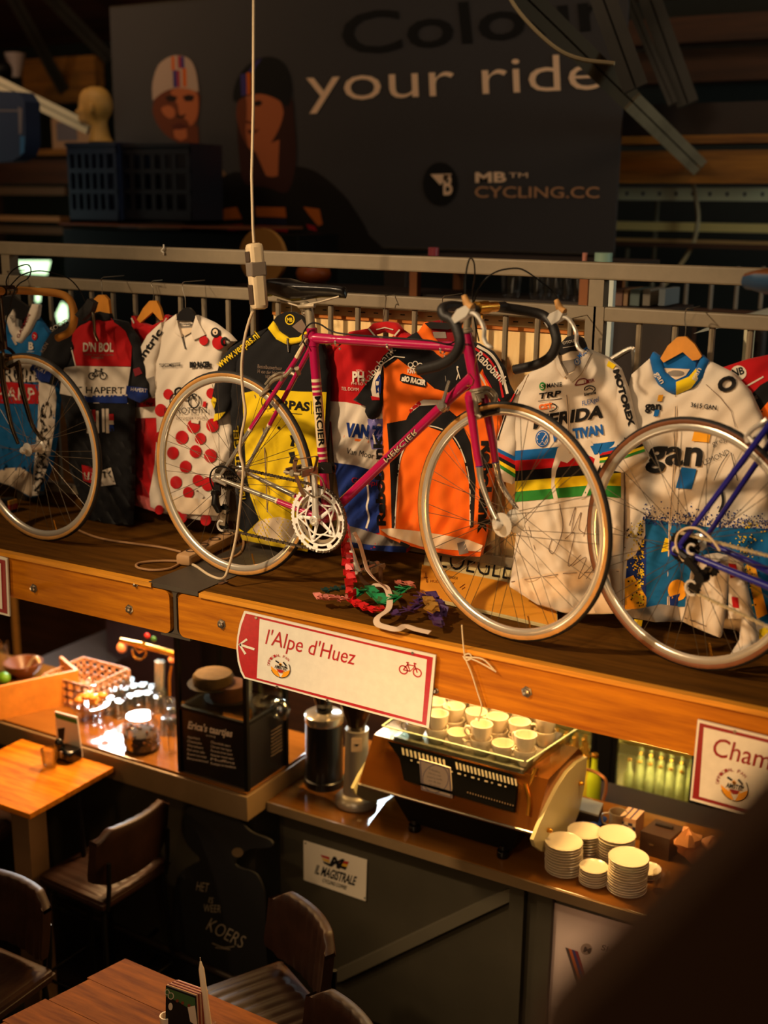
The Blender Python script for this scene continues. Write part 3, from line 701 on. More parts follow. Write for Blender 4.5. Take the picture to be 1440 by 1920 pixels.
# ---- magenta bicycle
RH = V((-2.309, 3.051, ZS+.338)); FH = V((-1.294, 2.968, ZS+.340)); BA = math.atan2(RH.y-FH.y, FH.x-RH.x)
bd = V((cos(BA), -sin(BA), 0)); bn = V((sin(BA), cos(BA), 0))
def B(px, py, lat=0.): return onP(px, py, RH+bn*lat, bn)
SA = radians(14.0); sn = V((sin(SA), cos(SA), 0)); sd = V((cos(SA), -sin(SA), 0))
def S(px, py, lat=0.): return onP(px, py, FH+sn*lat, sn)
bb = B(614, 968)
bike = thing('road_bicycle', 'pink-magenta racing bicycle with chrome stays and black bar tape, centre of the shelf', 'bicycle', (bb.x, bb.y, ZS))
wheel(bike, 'rear_wheel', RH, radians(5.0), hubw=.062, flange=(.024, .03), holes=False)
wheel(bike, 'front_wheel', FH, SA, hubw=.048, flange=(.034, .03))
st = B(586, 630); ht = B(874, 626); hb = B(893, 728); tt0 = B(588, 634); tt1 = B(872, 652); dt1 = B(887, 706)
fr = MB()
fr.tube([st+(st-bb).normalized()*.02, bb], .0145, 14)
fr.tube([tt0, tt1], .0128, 14); fr.tube([dt1, bb], .0145, 14)
fr.tube([ht, hb], .0165, 14)
for q, ax in ((st, (st-bb).normalized()),): fr.tube([q+ax*.024, q-ax*.03], .0166, 14)
for q, e in ((tt1, (tt0-tt1).normalized()), (dt1, (bb-dt1).normalized()), (tt0, (tt1-tt0).normalized())): fr.tube([q, q+e*.055, q+e*.075], [.0165, .0158, .0132], 14)
fr.tube([bb-bn*.034, bb+bn*.034], .02, 18)
ss = B(580, 645)
for s in (-1, 1):
    do = RH+bn*s*.064; u0 = ss+bn*s*.018
    mid = u0.lerp(do, .62)
    fr.tube([u0, mid], [.0078, .0072], 10); 
    cs0 = bb+bn*s*.03; cm = cs0.lerp(do, .42); fr.tube([cs0, cm], [.0105, .009], 10)
obj('frame', fr, M_mag, bike)
ch = MB()
for s in (-1, 1):
    do = RH+bn*s*.064; u0 = ss+bn*s*.018; mid = u0.lerp(do, .62); ch.tube([mid, do], [.0074, .0055], 10)
    cs0 = bb+bn*s*.03; cm = cs0.lerp(do, .42); ch.tube([cm, do], [.0092, .0065], 10)
    ch.tube([mid-(do-mid)*.02, mid+(do-mid)*.02], .0082, 10, 1); ch.tube([cm-(do-cm)*.015, cm+(do-cm)*.015], .0098, 10, 1)
    ch.prism([do+V((0, 0, .016))-bd*.014, do+V((0, 0, -.012))-bd*.016, do+V((0, 0, -.014))+bd*.012, do+V((0, 0, .012))+bd*.016], bn*s*.006)
obj('chrome_stays', ch, [M_chrome, M_cream], bike, 'chrome rear ends of the stays')
obj('seat_stay_cap', MB().tube([ss+(-bn)*.026+V((.01, 0, .02)), ss-bn*.024+(RH-ss).normalized()*.05], [.004, .008], 8), M_cream, bike)
# seat tube bands and lettering
sax = (st-bb).normalized()
def bands(name, ys, m):
    mb = MB()
    for y0, y1, k in ys:
        a = B(600, y0); b = B(600, y1); ta = (a-bb).dot(sax); tb = (b-bb).dot(sax)
        mb.tube([bb+sax*ta, bb+sax*tb], .0149, 18, k, caps=False)
    return mb
mb = bands('', [(710, 716, 0), (722, 726, 0), (731, 735, 0), (741, 838, 0), (846, 850, 0), (856, 860, 0), (866, 876, 0)], 0)
class TubeSurf:
    def __init__(s, a, b, r): s.a = V(a); s.e = (V(b)-V(a)); s.r = r; s.n = s.e.normalized()
    def __call__(s, px, py, off=0.):
        t, w = px, py       # along 0..1, across in metres
        ctr = s.a+s.e*t; view = (EYE-ctr); view = (view-s.n*view.dot(s.n)).normalized(); side = s.n.cross(view).normalized()
        ang = w/s.r; return ctr+(view*cos(ang)+side*sin(ang))*(s.r+off)
def put3(mb, s, surf, t0, t1, h, w0=0., mi=0, bold=0., off=.0006, flip=1):
    vs, fs = text2d(s, bold); x0 = min(v[0] for v in vs); x1 = max(v[0] for v in vs)
    mb.add([surf(t0+(t1-t0)*(x-x0)/(x1-x0), w0+flip*(y/CAP-.5)*h, off) for x, y in vs], fs, mi)
ta = (B(600, 742)-bb).dot(sax)/(st-bb).length; tb = (B(606, 836)-bb).dot(sax)/(st-bb).length
put3(mb, 'MERCIER', TubeSurf(bb, st, .0149), ta, tb, .017, 0, 1, .03, .0008)
obj('seat_tube_decal', mb, [M_cream, M_black], bike, 'cream band with black capital letters on the seat tube')
mb = MB(); ts = TubeSurf(bb, dt1, .0145); L = (dt1-bb).length; e = (dt1-bb)/L
ta = (B(726, 862)-bb).dot(e)/L; tb = (B(784, 803)-bb).dot(e)/L
put3(mb, 'MERCIER', ts, ta, tb, .0155, 0, 0, .05, .0006); put3(mb, 'MERCIER', ts, ta, tb, .0145, 0, 1, -.005, .001)
obj('down_tube_decal', mb, [M_black, M_cream], bike, 'white capital letters with black edges on the down tube')
mb = MB()
for k, P in enumerate(([(868, 628), (872, 650), (866, 664)], [(880, 700), (888, 712), (886, 722), (876, 724)], [(893, 668), (890, 690), (892, 704)])):
    mb.tube([B(x, y, -.0172) for x, y in P], .0012, 5, 0)
obj('head_lug_lining', mb, M_gold, bike)
# fork
fk = MB(); crown = S(896, 742)
for s in (-1, 1):
    lat = s*.032; P = [(879, 742), (886, 790), (894, 850), (899, 874)] if s < 0 else [(907, 738), (915, 780), (924, 830), (929, 866)]
    fk.tube([S(x, y, lat) for x, y in P], [.0125, .0122, .011, .0105], 12)
fk.tube([S(879, 742, -.036), S(907, 738, .036)], .013, 10)
obj('fork', fk, M_mag, bike)
fk = MB()
for s in (-1, 1):
    lat = s*.042; P = [(899, 874), (901, 895), (906, 915), (918, 948), (930, 974)] if s < 0 else [(929, 866), (934, 890), (943, 915), (958, 938), (970, 955)]
    q = spline([S(x, y, s*(.032+.012*i/4)) for i, (x, y) in enumerate(P)], 4); fk.tube(q, [.0105-.0045*i/(len(q)-1) for i in range(len(q))], 10)
    fk.tube([q[0], q[1]*.4+q[0]*.6], .0112, 12, 1)
    fk.tube([q[0], q[0].lerp(q[1], .35)], .0114, 12, 2)
obj('chrome_fork_end', fk, [M_chrome, M_cream, M_blue], bike, 'chrome curved lower fork blades')
hd = MB(); hx = (ht-hb).normalized()
for q, r0 in ((ht, 1), (hb, -1)): hd.lathe([(.0165, 0), (.02, .002), (.0205, .006), (.018, .009), (.0185, .013), (.014, .016)], q, hx*r0, 20)
hd.tube([ht, B(880, 575)], .0105, 12); hd.tube([hb-hx*.016, hb-hx*.03], .018, 14)
obj('headset', hd, M_alud, bike)
# stem, bars
clamp = S(903, 577); stem = MB().tube([B(880, 590), B(884, 577), clamp], [.0115, .0135, .013], 12)
obj('stem', stem, M_alud, bike)
obj('bar_clamp', MB().tube([clamp-sn*.022, clamp+sn*.022], .0185, 16).tube([clamp+sn*.022, clamp+sn*.062], .0145, 14).tube([S(901, 590, -.0), S(904, 600, 0)], .008, 8), M_gold, bike, 'golden handlebar clamp')
hb_ = MB()
near = [clamp-sn*.03, S(872, 577, -.08), S(846, 574, -.16), S(830, 579, -.198), S(833, 592, -.205), S(848, 600, -.205), S(858, 620, -.205), S(862, 645, -.205), S(851, 668, -.205), S(825, 684, -.205), S(786, 694, -.205)]
far = [clamp+sn*.06, S(945, 577, .10), S(985, 583, .16), S(1015, 590, .195), S(1030, 602, .2), S(1040, 622, .2), S(1043, 645, .2), S(1032, 668, .2), S(1005, 684, .2), S(966, 693, .2)]
for P in (near, far): hb_.tube(spline(P, 5), .0142, 12)
hb_.tube([clamp-sn*.1, clamp+sn*.1], .0128, 12)
bar = obj('handlebar', hb_, M_btape, bike, 'drop handlebar wrapped in black tape')
for P, lat in ((near, -.205), (far, .2)):
    e = P[-1]; d = (P[-1]-P[-2]).normalized(); obj('bar_plug', MB().lathe([(.0145, 0), (.0145, .003), (.012, .005), (0, .006)], e, d, 14), M_gold, bar)
def lever(off, lat, name):
    ox, oy = off
    q = lambda x, y, l=0: S(x+ox, y+oy, lat+l)
    body = MB(); P = [q(852, 596), q(858, 606), q(880, 592), q(886, 580), q(878, 572), q(862, 580)]
    body.prism([p-sn*.012 for p in P], sn*.024)
    b = obj(name, body, M_alu, bike)
    h = MB().tube([q(870, 554), q(873, 562), q(877, 572), q(886, 577)], [.007, .009, .0115, .010], 10).tube([q(884, 578), q(866, 586), q(852, 594)], [.011, .0115, .009], 10, flat=.6)
    obj('hood', h, M_hood, b)
    lv = spline([q(884, 586), q(893, 590), q(902, 602), q(908, 618), q(908, 634), q(913, 646), q(922, 652)], 5)
    obj('lever_blade', MB().tube(lv, [.0085]*8+[.0075]*(len(lv)-9)+[.006], 8, flat=.6), M_alu, b)
lever((0, 0), -.205, 'brake_lever'); lever((173, 8), .2, 'brake_lever')
cb = MB()
cb.tube(spline([S(872, 556, -.205), S(872, 530, -.2), S(876, 500, -.17), S(882, 484, -.13), S(889, 494, -.1), S(890, 520, -.06), S(886, 550, -.02), S(890, 600, 0), S(898, 640, 0)], 6), .0023, 6)
cb.tube(spline([S(1046, 562, .2), S(1035, 545, .2), S(1010, 525, .15), S(985, 508, .1), S(966, 503, .05), S(935, 508, 0), S(912, 522, -.03), S(895, 545, -.02), S(885, 585, 0)], 6), .0023, 6)
cb.tube(spline([B(575, 652, -.03), B(567, 635, -.03), B(572, 618, -.03), B(584, 606, -.03), B(600, 608, -.02), B(620, 620, -.012), B(645, 626, -.006), B(720, 632, -.004), B(800, 638, -.004), B(842, 645, -.02), B(858, 630, -.05), B(868, 600, -.1)], 6), .0025, 6)
obj('brake_cable', cb, M_black, bike)
mb = MB()
for x, y in ((633, 641), (730, 647), (830, 655)):
    c = B(x, y); mb.tube([c-bd*.003, c+bd*.003], .0136, 14, caps=False); mb.ball(B(x+4, y+13, -.012), .004, 8)
obj('cable_clip', mb, M_chrome, bike)
# saddle
P = [(503, 545, .062), (512, 534, .068), (530, 534, .066), (552, 540, .052), (575, 543, .036), (600, 545, .022), (625, 547, .017), (644, 550, .015), (648, 554, .01)]
mb = MB(); n = 14; rows = []
for i, (x, y, w) in enumerate(P):
    c = B(x, y-6); hgt = [.028, .040, .048, .050, .040, .030, .026, .024, .018][i]
    ring = []
    for k in range(n):
        a = 2*pi*k/n; zz = sin(a)
        ring.append(c+bn*w*cos(a)*(1 if zz > -.2 else .8)+V((0, 0, (.010*zz if zz > 0 else hgt*zz))))
    rows.append(ring)
vs = [p for r in rows for p in r]; fs = []
for i in range(len(rows)-1):
    for k in range(n): l = (k+1) % n; fs.append((i*n+k, i*n+l, (i+1)*n+l, (i+1)*n+k))
fs += [tuple(range(n-1, -1, -1)), tuple((len(rows)-1)*n+k for k in range(n))]
obj('saddle', mb.add(vs, fs), M_saddle, bike, sharp=70)
sp_ = MB().tube([st, B(582, 604), B(581, 590), B(577, 570)], [.0135, .0136, .0138, .0138], 14)
obj('seat_post', sp_, mat('worn_seatpost', (176, 160, 134), rough=.4, metal=.5, noise=.2, nscale=40), bike)
mb = MB().ball(B(572, 575), .018, 12).tube([B(560, 575, -.02), B(590, 573, -.02)], .006, 8).tube([B(566, 575), B(572, 588)], .007, 8)
for s in (-1, 1): mb.tube([B(520, 562, s*.03), B(560, 574, s*.02), B(600, 566, s*.018), B(636, 556, s*.01)], .0035, 7)
obj('saddle_clamp', mb, M_alud, bike)
obj('seat_bolt', MB().tube([st-bn*.03-V((.012, 0, 0)), st+bn*.03-V((.012, 0, 0))], .006, 10).tube([B(572, 632, -.03), B(562, 648, -.03)], .003, 6), M_chrome, bike)
# crankset
cc = bb-bn*.047
def cring(x0, x1): pass
ringm = MB(); R = .104; nt = 52
def annulus(mb, c, r0, r1, th, n=60, a0=0, a1=2*pi, teeth=False, mi=0):
    full = a1-a0 > 6.28; N = n if full else n+1; vs = []; fs = []
    for k in range(N):
        a = a0+(a1-a0)*k/n; dr = bd*cos(a)+V((0, 0, 1))*sin(a)
        ro = r1+(.0045 if (teeth and k % 2) else 0)
        for (r, y) in ((r0, -th), (ro, -th), (ro, th), (r0, th)): vs.append(c+dr*r+bn*y)
    for k in range(n if full else n):
        j = (k+1) % N
        for q in range(4): fs.append((k*4+q, k*4+(q+1) % 4, j*4+(q+1) % 4, j*4+q))
    if not full: fs += [(0, 1, 2, 3), (n*4+3, n*4+2, n*4+1, n*4)]
    mb.add(vs, fs, mi)
annulus(ringm, cc, R-.0115, R-.003, .0015, 104, teeth=True)
annulus(ringm, cc, .078, .0835, .0018)
annulus(ringm, cc, .046, .050, .0018)
for k in range(10):
    a = 2*pi*k/10+.2; dr = bd*cos(a)+V((0, 0, 1))*sin(a)
    annulus(ringm, cc, .082, .094, .0015, 4, a-.10, a+.10)
for k in range(5):
    a = 2*pi*k/5+pi/2+.35; dr = bd*cos(a)+V((0, 0, 1))*sin(a); a2 = a+2*pi/5; dr2 = bd*cos(a2)+V((0, 0, 1))*sin(a2); am = a+pi/5; dm = bd*cos(am)+V((0, 0, 1))*sin(am)
    ringm.tube([cc+dr*.012, cc+dr*.082], [.0065, .0042], 8, flat=.5, upv=bn)
    ringm.tube([cc+dm*.048, cc+dr*.08], .003, 6); ringm.tube([cc+dm*.048, cc+dr2*.08], .003, 6)
    ringm.lathe([(.006, 0), (.006, .004), (.004, .0055), (0, .0055)], cc+dr*.060-bn*.002, -bn, 10)
chr_ = obj('chainring', ringm, mat('bright_alloy', (246, 242, 234), rough=.3, metal=.1), bike)
ringi = MB(); annulus(ringi, cc+bn*.009, .066, .078, .0014, 84, teeth=True)
obj('inner_ring', ringi, M_alud, chr_)
pedn = B(568, 872, -.09); pn0 = B(590, 884, -.062)
cr = MB(); q0 = cc-bn*.012; ncr = onP(589, 876, cc-bn*.016, bn)
cr.tube([q0, q0.lerp(ncr, .12), q0.lerp(ncr, .9), ncr], [.017, .0115, .0095, .012], 12, flat=.75, upv=bn)
cr.lathe([(.016, 0), (.016, .007), (.011, .010), (.006, .010), (.005, .006), (0, .006)], q0-bn*.004, -bn, 16)
obj('crank_arm', cr, M_alu, bike, 'near crank arm pointing up')
fe = onP(672, 1072, bb+bn*.055, bn); f0 = bb+bn*.055
obj('crank_arm', MB().tube([f0, f0.lerp(fe, .15), f0.lerp(fe, .9), fe], [.016, .0115, .0095, .012], 12, flat=.75, upv=bn).lathe([(.006, 0), (.006, .004), (0, .004)], fe-bn*.009, -bn, 10), M_alu, bike, 'far crank arm pointing down')
def pedal(c, out, name_lab):
    """quill pedal: out is the outward normal"""
    p = MB(); w = .09; e = c+out*w
    p.tube([c, e], .006, 10); p.lathe([(.011, 0), (.011, .018), (.008, .022), (0, .022)], e-out*.016, out, 12)
    for s in (-1, 1):
        a = c+out*.012+bd*s*.03; b = e-out*.004+bd*s*.03
        p.prism([a+V((0, 0, .010)), a-V((0, 0, .010)), b-V((0, 0, .010)), b+V((0, 0, .010))], bd*.003)
        for k in range(4): q = a.lerp(b, (k+.5)/4)-bd*.001*s; p.box(q.x-.0035, q.x+.0035, q.y-.006, q.y+.006, q.z-.005, q.z+.005, 1)
    p.tube([c+out*.012-bd*.03, c+out*.012+bd*.03], .005, 8); p.tube([e-bd*.03, e+bd*.03], .005, 8)
    o = obj('pedal', p, [M_alud, M_black], bike, name_lab)
    return o
pc = ncr-bn*.014
pd = pedal(pc, -bn, None)
e_ = pc-bn*.09
obj('toe_clip', MB().tube(spline([pc-bn*.05+bd*.03+V((0, 0, -.002)), pc-bn*.05+bd*.075+V((0, 0, -.01)), pc-bn*.045+bd*.085+V((0, 0, -.05)), pc-bn*.045+bd*.05+V((0, 0, -.075)), pc-bn*.045+V((0, 0, -.055))], 5), .0045, 6, flat=.35), M_alud, pd)
obj('toe_strap', MB().tube(spline([onP(x, y, e_, bn) for x, y in ((556, 858), (552, 880), (560, 905), (566, 922), (573, 930))], 5), .008, 6, flat=.2, upv=bn).tube(spline([onP(x, y, e_, bn) for x, y in ((552, 862), (578, 858), (594, 856), (593, 868), (588, 884))], 5), .007, 6, flat=.25), M_strap, pd)
pf = pedal(fe+bn*.012, bn, None)
obj('toe_strap', MB().tube(spline([fe+bn*.05+bd*-.04+V((0, 0, .01)), fe+bn*.055+bd*-.02+V((0, 0, -.05)), fe+bn*.055+bd*.04+V((0, 0, -.055)), fe+bn*.05+bd*.05+V((0, 0, .012))], 5), .009, 6, flat=.25), M_strap, pf)
# gears
fwm = MB(); frh = RH-bn*.036
for k in range(6):
    r = .026+.0035*k; annulus(fwm, frh+bn*(-.018+.0055*k), r*.6, r, .001, 2*int(14+2*k), teeth=True)
obj('freewheel', fwm, M_chain, bike)
do = RH-bn*.066
rd = MB()
jA = do+V((.004, 0, -.045))-bn*.006; jB = do+V((.012, 0, -.105))-bn*.004
rd.prism([do+V((-.012, 0, -.012)), do+V((.012, 0, -.012)), jA+V((.012, 0, -.006)), jA+V((-.012, 0, 0))], -bn*.006)
rd.tube([jA, jA-bn*.022], .012, 12); rd.tube([jA-bn*.012, jA.lerp(jB, .5)-bn*.02, jB-bn*.008], [.010, .014, .010], 10)
rdo = obj('rear_derailleur', rd, M_gwheel, bike)
j1 = jB+V((.012, 0, .006)); j2 = B(418, 985, -.05)
cage = MB().prism([j1+bd*.012, j1-bd*.010, j2-bd*.012, j2+bd*.010], -bn*.003).prism([j1+bd*.012+bn*.012, j1-bd*.010+bn*.012, j2-bd*.012+bn*.012, j2+bd*.010+bn*.012], -bn*.003)
obj('cage', cage, M_alud, rdo)
for q in (j1, j2): w = MB(); annulus(w, q+bn*.005, .004, .014, .004, 22, teeth=True); obj('jockey_wheel', w, M_black, rdo)
obj('pulley_guard', MB().tube([j2-bn*.006+(bd*cos(a)+V((0, 0, 1))*sin(a))*.017 for a in [pi*.35+pi*1.3*k/10 for k in range(11)]], .004, 6), M_alu, rdo)
obj('gear_cable', MB().tube(spline([B(452, 902, -.066), B(436, 883, -.07), B(414, 874, -.07), B(398, 882, -.07), B(394, 900, -.07), B(402, 920, -.07), B(410, 930, -.066)], 5), .0028, 6), M_black, bike)
obj('dropout_nut', MB().tube([do-bn*.02, do+bn*.004], .009, 10).tube([do-bn*.016+V((0, 0, 0)), do-bn*.018+bd*.05+V((0, 0, -.012))], [.006, .004], 8), M_chrome, bike)
cm_ = MB(); ct = -bn*.0
top0 = RH+V((0, 0, .042))-bn*.045; top1 = cc+bn*.004+V((0, 0, R))
bot0 = j2+V((.006, 0, -.014))+bn*.005; bot1 = cc+bn*.004+V((0, 0, -R+.004))
chainline(cm_, [top0, top1, cc+bn*.004+V((0, 0, R))+bd*.001]); cm2 = MB(); chainline(cm2, [bot0, bot1]); obj('chain', cm2, M_chain, bike)
chainline(cm_, [cc+bn*.003+(bd*cos(a)+V((0, 0, 1))*sin(a))*(R-.002) for a in [pi/2-pi*k/14 for k in range(15)]])
cm3 = MB(); chainline(cm3, [j1+bd*.014+bn*.005, j2-bd*.013+bn*.005]); obj('chain', cm3, M_chain, bike)
obj('chain', cm_, M_chain, bike)
fd = MB(); q = B(607, 876, -.045); fd.prism([q+bd*-.02+V((0, 0, .012)), q+bd*.03+V((0, 0, .016)), q+bd*.034+V((0, 0, -.014)), q+bd*-.02+V((0, 0, -.022))], -bn*.002)
fd.prism([q+bd*-.02+V((0, 0, .012))+bn*.014, q+bd*.03+V((0, 0, .016))+bn*.014, q+bd*.034+V((0, 0, -.014))+bn*.014, q+bd*-.02+V((0, 0, -.022))+bn*.014], -bn*.002).tube([B(618, 885), B(620, 872)], .018, 12).tube([B(618, 880), q], .008, 8)
obj('front_derailleur', fd, M_gwheel, bike)
sh = MB(); q = B(831, 760, -.02); sh.lathe([(.012, 0), (.013, .006), (.009, .012), (0, .012)], q, -bn, 14); sh.tube([q-bn*.008, B(836, 735, -.03), B(842, 714, -.03)], [.006, .005, .0045], 8, flat=.5)
sh.tube([B(831, 763, .02), B(840, 762, .024)], .009, 10); sh.tube([B(827, 764), B(835, 757)], .0175, 14); sh.tube([B(832, 762, .024), B(842, 768, .03)], .006, 8)
obj('shift_lever', sh, M_chrome, bike)
# brakes
fb = MB(); q = S(905, 742, -.0)
fb.tube(spline([S(888, 738, -.034), S(892, 752, -.04), S(894, 772, -.036), S(900, 778, -.02)], 5), .007, 8)
fb.tube(spline([S(896, 736, -.02), S(905, 728, .0), S(918, 730, .025), S(929, 742, .034), S(926, 758, .03), S(918, 766, .02)], 5), .0068, 8)
fb.tube([S(893, 742, -.03), S(899, 755, -.03)], .009, 8); fb.tube(spline([S(902, 738, -.01), S(912, 736, .01), S(922, 748, .03), S(924, 762, .03)], 4), .006, 8)
fb.tube([S(892, 775, -.034), S(902, 782, -.03)], .006, 8)
b_ = obj('front_brake', fb, M_alud, bike)
obj('brake_block', MB().tube([S(902, 777, -.018), S(926, 771, -.016)], .0075, 8, flat=1.2).tube([S(918, 773, -.017), S(935, 769, -.016)], .0078, 8), M_gwheel, b_)
rb = MB(); rb.tube(spline([B(548, 690, -.03), B(535, 704, -.034), B(515, 712, -.03), B(505, 722, -.02), B(494, 735, -.012)], 5), .0058, 8)
rb.tube(spline([B(556, 708, .03), B(548, 700, .03), B(530, 700, .02), B(512, 706, .0), B(498, 722, .012)], 5), .0058, 8); rb.tube([B(530, 705, -.04), B(526, 718, -.03)], .005, 8); rb.tube([B(488, 742, -.014), B(505, 727, -.014)], .0055, 8)
rb.tube([B(556, 690, -.02), B(560, 700, .02)], .008, 8)
obj('rear_brake', rb, M_alud, bike)

# ---- blue bicycle on the right
BH = V((-.803, 3.033, ZS+.336)); a2 = radians(17.5); ud = V((cos(a2), -sin(a2), 0)); un = V((sin(a2), cos(a2), 0))
def U(px, py, lat=0.): return onP(px, py, BH+un*lat, un)
bl = thing('road_bicycle', 'blue racing bicycle cut off by the right edge, rear wheel and gears in view', 'bicycle', (BH.x+.4, BH.y-.1, ZS))
wheel(bl, 'rear_wheel', BH, a2, gum=M_gumd, hubw=.062, flange=(.024, .03), holes=False)
ubb = BH+ud*.42+V((0, 0, -.07)); ust = ubb+V((0, 0, .52))-ud*.16
fr = MB(); uss = ust-V((0, 0, .02))
for s in (-1, 1):
    do = BH+un*s*.064
    fr.tube([uss+un*s*.03, do+(uss-do).normalized()*.012], [.0088, .0068], 10); fr.tube([ubb+un*s*.03, do], [.0115, .008], 10)
    fr.prism([do+V((0, 0, .018))-ud*.014, do+V((0, 0, -.014))-ud*.016, do+V((0, 0, -.016))+ud*.014, do+V((0, 0, .014))+ud*.02], un*s*.006)
fr.tube([ubb, ust], .0145, 14); fr.tube([ubb-un*.034, ubb+un*.034], .02, 16)
hd0 = ust+ud*.53; fr.tube([ust, hd0], .0128, 12); fr.tube([ubb, hd0-V((0, 0, .12))+ud*.03], .0145, 12); fr.tube([hd0+V((0, 0, .03)), hd0-V((0, 0, .14))+ud*.04], .0165, 12)
obj('frame', fr, M_blue, bl)
obj('seat_post', MB().tube([ust, ust+(ust-ubb).normalized()*.13], .0135, 12), M_alud, bl)
sd0 = U(1420, 528)
mb = MB(); P = [(1412, 528, .055), (1418, 517, .062), (1440, 512, .062), (1480, 514, .045), (1530, 518, .022), (1570, 520, .016)]; rows = []
for i, (x, y, w) in enumerate(P):
    c = U(x, y); h = [.02, .034, .05, .044, .03, .02][i]
    rows.append([c+un*w*cos(2*pi*k/12)+V((0, 0, (.012 if sin(2*pi*k/12) > 0 else h)*sin(2*pi*k/12))) for k in range(12)])
vs = [p for r in rows for p in r]; fs = [(i*12+k, i*12+(k+1) % 12, (i+1)*12+(k+1) % 12, (i+1)*12+k) for i in range(5) for k in range(12)]+[tuple(range(11, -1, -1)), tuple(60+k for k in range(12))]
mi = []
for i in range(5):
    for k in range(12): mi.append(1 if sin(2*pi*(k+.5)/12) > .2 else 0)
mb.add(vs, fs, mi+[0, 0])
obj('saddle', mb, [mat('blue_saddle_cover', (46, 78, 112), rough=.5), mat('brown_saddle_top', (120, 70, 34), rough=.5)], bl, 'blue saddle with brown top', sharp=70)
do = BH-un*.066; jA = U(1296, 1052, -.07); jB = U(1318, 1082, -.07); j2 = U(1300, 1102, -.066)
rd = MB().tube([do, jA], [.012, .010], 8).tube([jA-un*.01, jA+un*.012], .014, 12).prism([jA+V((0, 0, .012)), jA-V((0, 0, .012)), jB-V((0, 0, .012)), jB+V((0, 0, .014))], -un*.014).tube([jB-un*.02, jB+un*.01], .015, 12)
r_ = obj('rear_derailleur', rd, M_gwheel, bl)
j1 = U(1334, 1068, -.05)
obj('cage', MB().prism([j1+V((.01, 0, .016)), j1+V((-.014, 0, .006)), j2+V((-.012, 0, -.004)), j2+V((.01, 0, -.014))], -un*.003).prism([jB+V((.014, 0, .02)), jB+V((-.01, 0, .02)), j2+V((-.01, 0, 0)), j2+V((.012, 0, -.01))], -un*.004), M_gwheel, r_)
def annu(mb, c, r0, r1, th, n, teeth=False):
    global bd, bn
    sb_, sn_ = bd, bn; bd, bn = ud, un; annulus(mb, c, r0, r1, th, n, teeth=teeth); bd, bn = sb_, sn_
for q in (j1, j2): w = MB(); annu(w, q+un*.005, .004, .015, .004, 22, True); obj('jockey_wheel', w, M_black, r_)
obj('pulley_guard', MB().tube([j2-un*.006+(ud*cos(a)+V((0, 0, 1))*sin(a))*.019 for a in [pi*.3+pi*1.4*k/10 for k in range(11)]], .0042, 6), M_alu, r_)
obj('pulley_guard', MB().tube([U(1297, 1030, -.07)+(ud*cos(a)+V((0, 0, 1))*sin(a))*.013 for a in [pi*.3+pi*1.4*k/10 for k in range(11)]], .0038, 6), M_alu, r_)
fwm = MB()
for k in range(6): r = .026+.0035*k; annu(fwm, BH-un*.036+un*(-.018+.0055*k), r*.6, r, .001, 2*int(14+2*k), True)
obj('freewheel', fwm, M_gwheel, bl)
cm_ = MB(); ur = ubb-un*.045
chainline(cm_, [BH+V((0, 0, .04))-un*.045, ur+V((0, 0, .1))]); cm2 = MB(); chainline(cm2, [j2+V((.006, 0, -.015))+un*.005, ur+V((0, 0, -.1))]); obj('chain', cm2, M_chainp, bl, 'pale chain')
obj('chain', cm_, M_chainp, bl, 'pale chain')
cr_ = MB(); annu(cr_, ur, .09, .102, .0015, 104, True); annu(cr_, ur, .05, .056, .0015, 40)
for k in range(5): a = 2*pi*k/5; dr = ud*cos(a)+V((0, 0, 1))*sin(a); cr_.tube([ur, ur+dr*.094], [.008, .005], 8)
obj('chainring', cr_, M_alu, bl)
obj('gear_cable', MB().tube(spline([U(1350, 1033, -.066), U(1335, 1012, -.07), U(1312, 993, -.075), U(1290, 990, -.075), U(1272, 1000, -.075), U(1267, 1020, -.075), U(1273, 1038, -.075), U(1282, 1052, -.07)], 5), .0034, 6), M_cab, bl, 'white gear cable loop')
rb = MB(); rb.tube(spline([U(1438, 786, -.03), U(1424, 796, -.034), U(1410, 806, -.026), U(1400, 818, -.014), U(1402, 830, -.012)], 5), .0062, 8).tube(spline([U(1440, 800, .02), U(1424, 812, .02), U(1410, 826, .012)], 5), .006, 8).tube([U(1398, 812, -.014), U(1414, 832, -.014)], .0065, 8)
obj('rear_brake', rb, M_alu, bl)

# ---- bicycle on the left
LH = V((-3.158, 3.020, ZS+.338)); a3 = radians(4.0); ld = V((cos(a3), -sin(a3), 0)); ln = V((sin(a3), cos(a3), 0))
def Lp(px, py, lat=0.): return onP(px, py, LH+ln*lat, ln)
lb = thing('road_bicycle', 'dark chrome racing bicycle at the left edge with ochre bar tape, front wheel in view', 'bicycle', (LH.x-.35, LH.y, ZS))
wheel(lb, 'front_wheel', LH, a3, hubw=.048, flange=(.024, .03), holes=False)
fk = MB()
for s, P in ((-1, [(2, 668), (6, 720), (14, 765), (22, 800), (34, 832)]), (1, [(32, 672), (40, 722), (52, 770), (62, 800), (80, 826)])):
    q = spline([Lp(x, y, s*(.030+.003*i)) for i, (x, y) in enumerate(P)], 5); fk.tube(q, [.0118-.0055*i/(len(q)-1) for i in range(len(q))], 12)
fk.tube([Lp(2, 668, -.036), Lp(32, 672, .036)], .0125, 10)
M_dchrome = mat('dark_chrome', (92, 76, 58), rough=.25, metal=.95)
obj('fork', fk, M_dchrome, lb)
fr = MB(); h0 = Lp(6, 655); h1 = Lp(-4, 560); fr.tube([h0, h1], .0165, 12)
lbb = LH-ld*.6+V((0, 0, -.07)); lst = lbb+V((0, 0, .5))-ld*.15
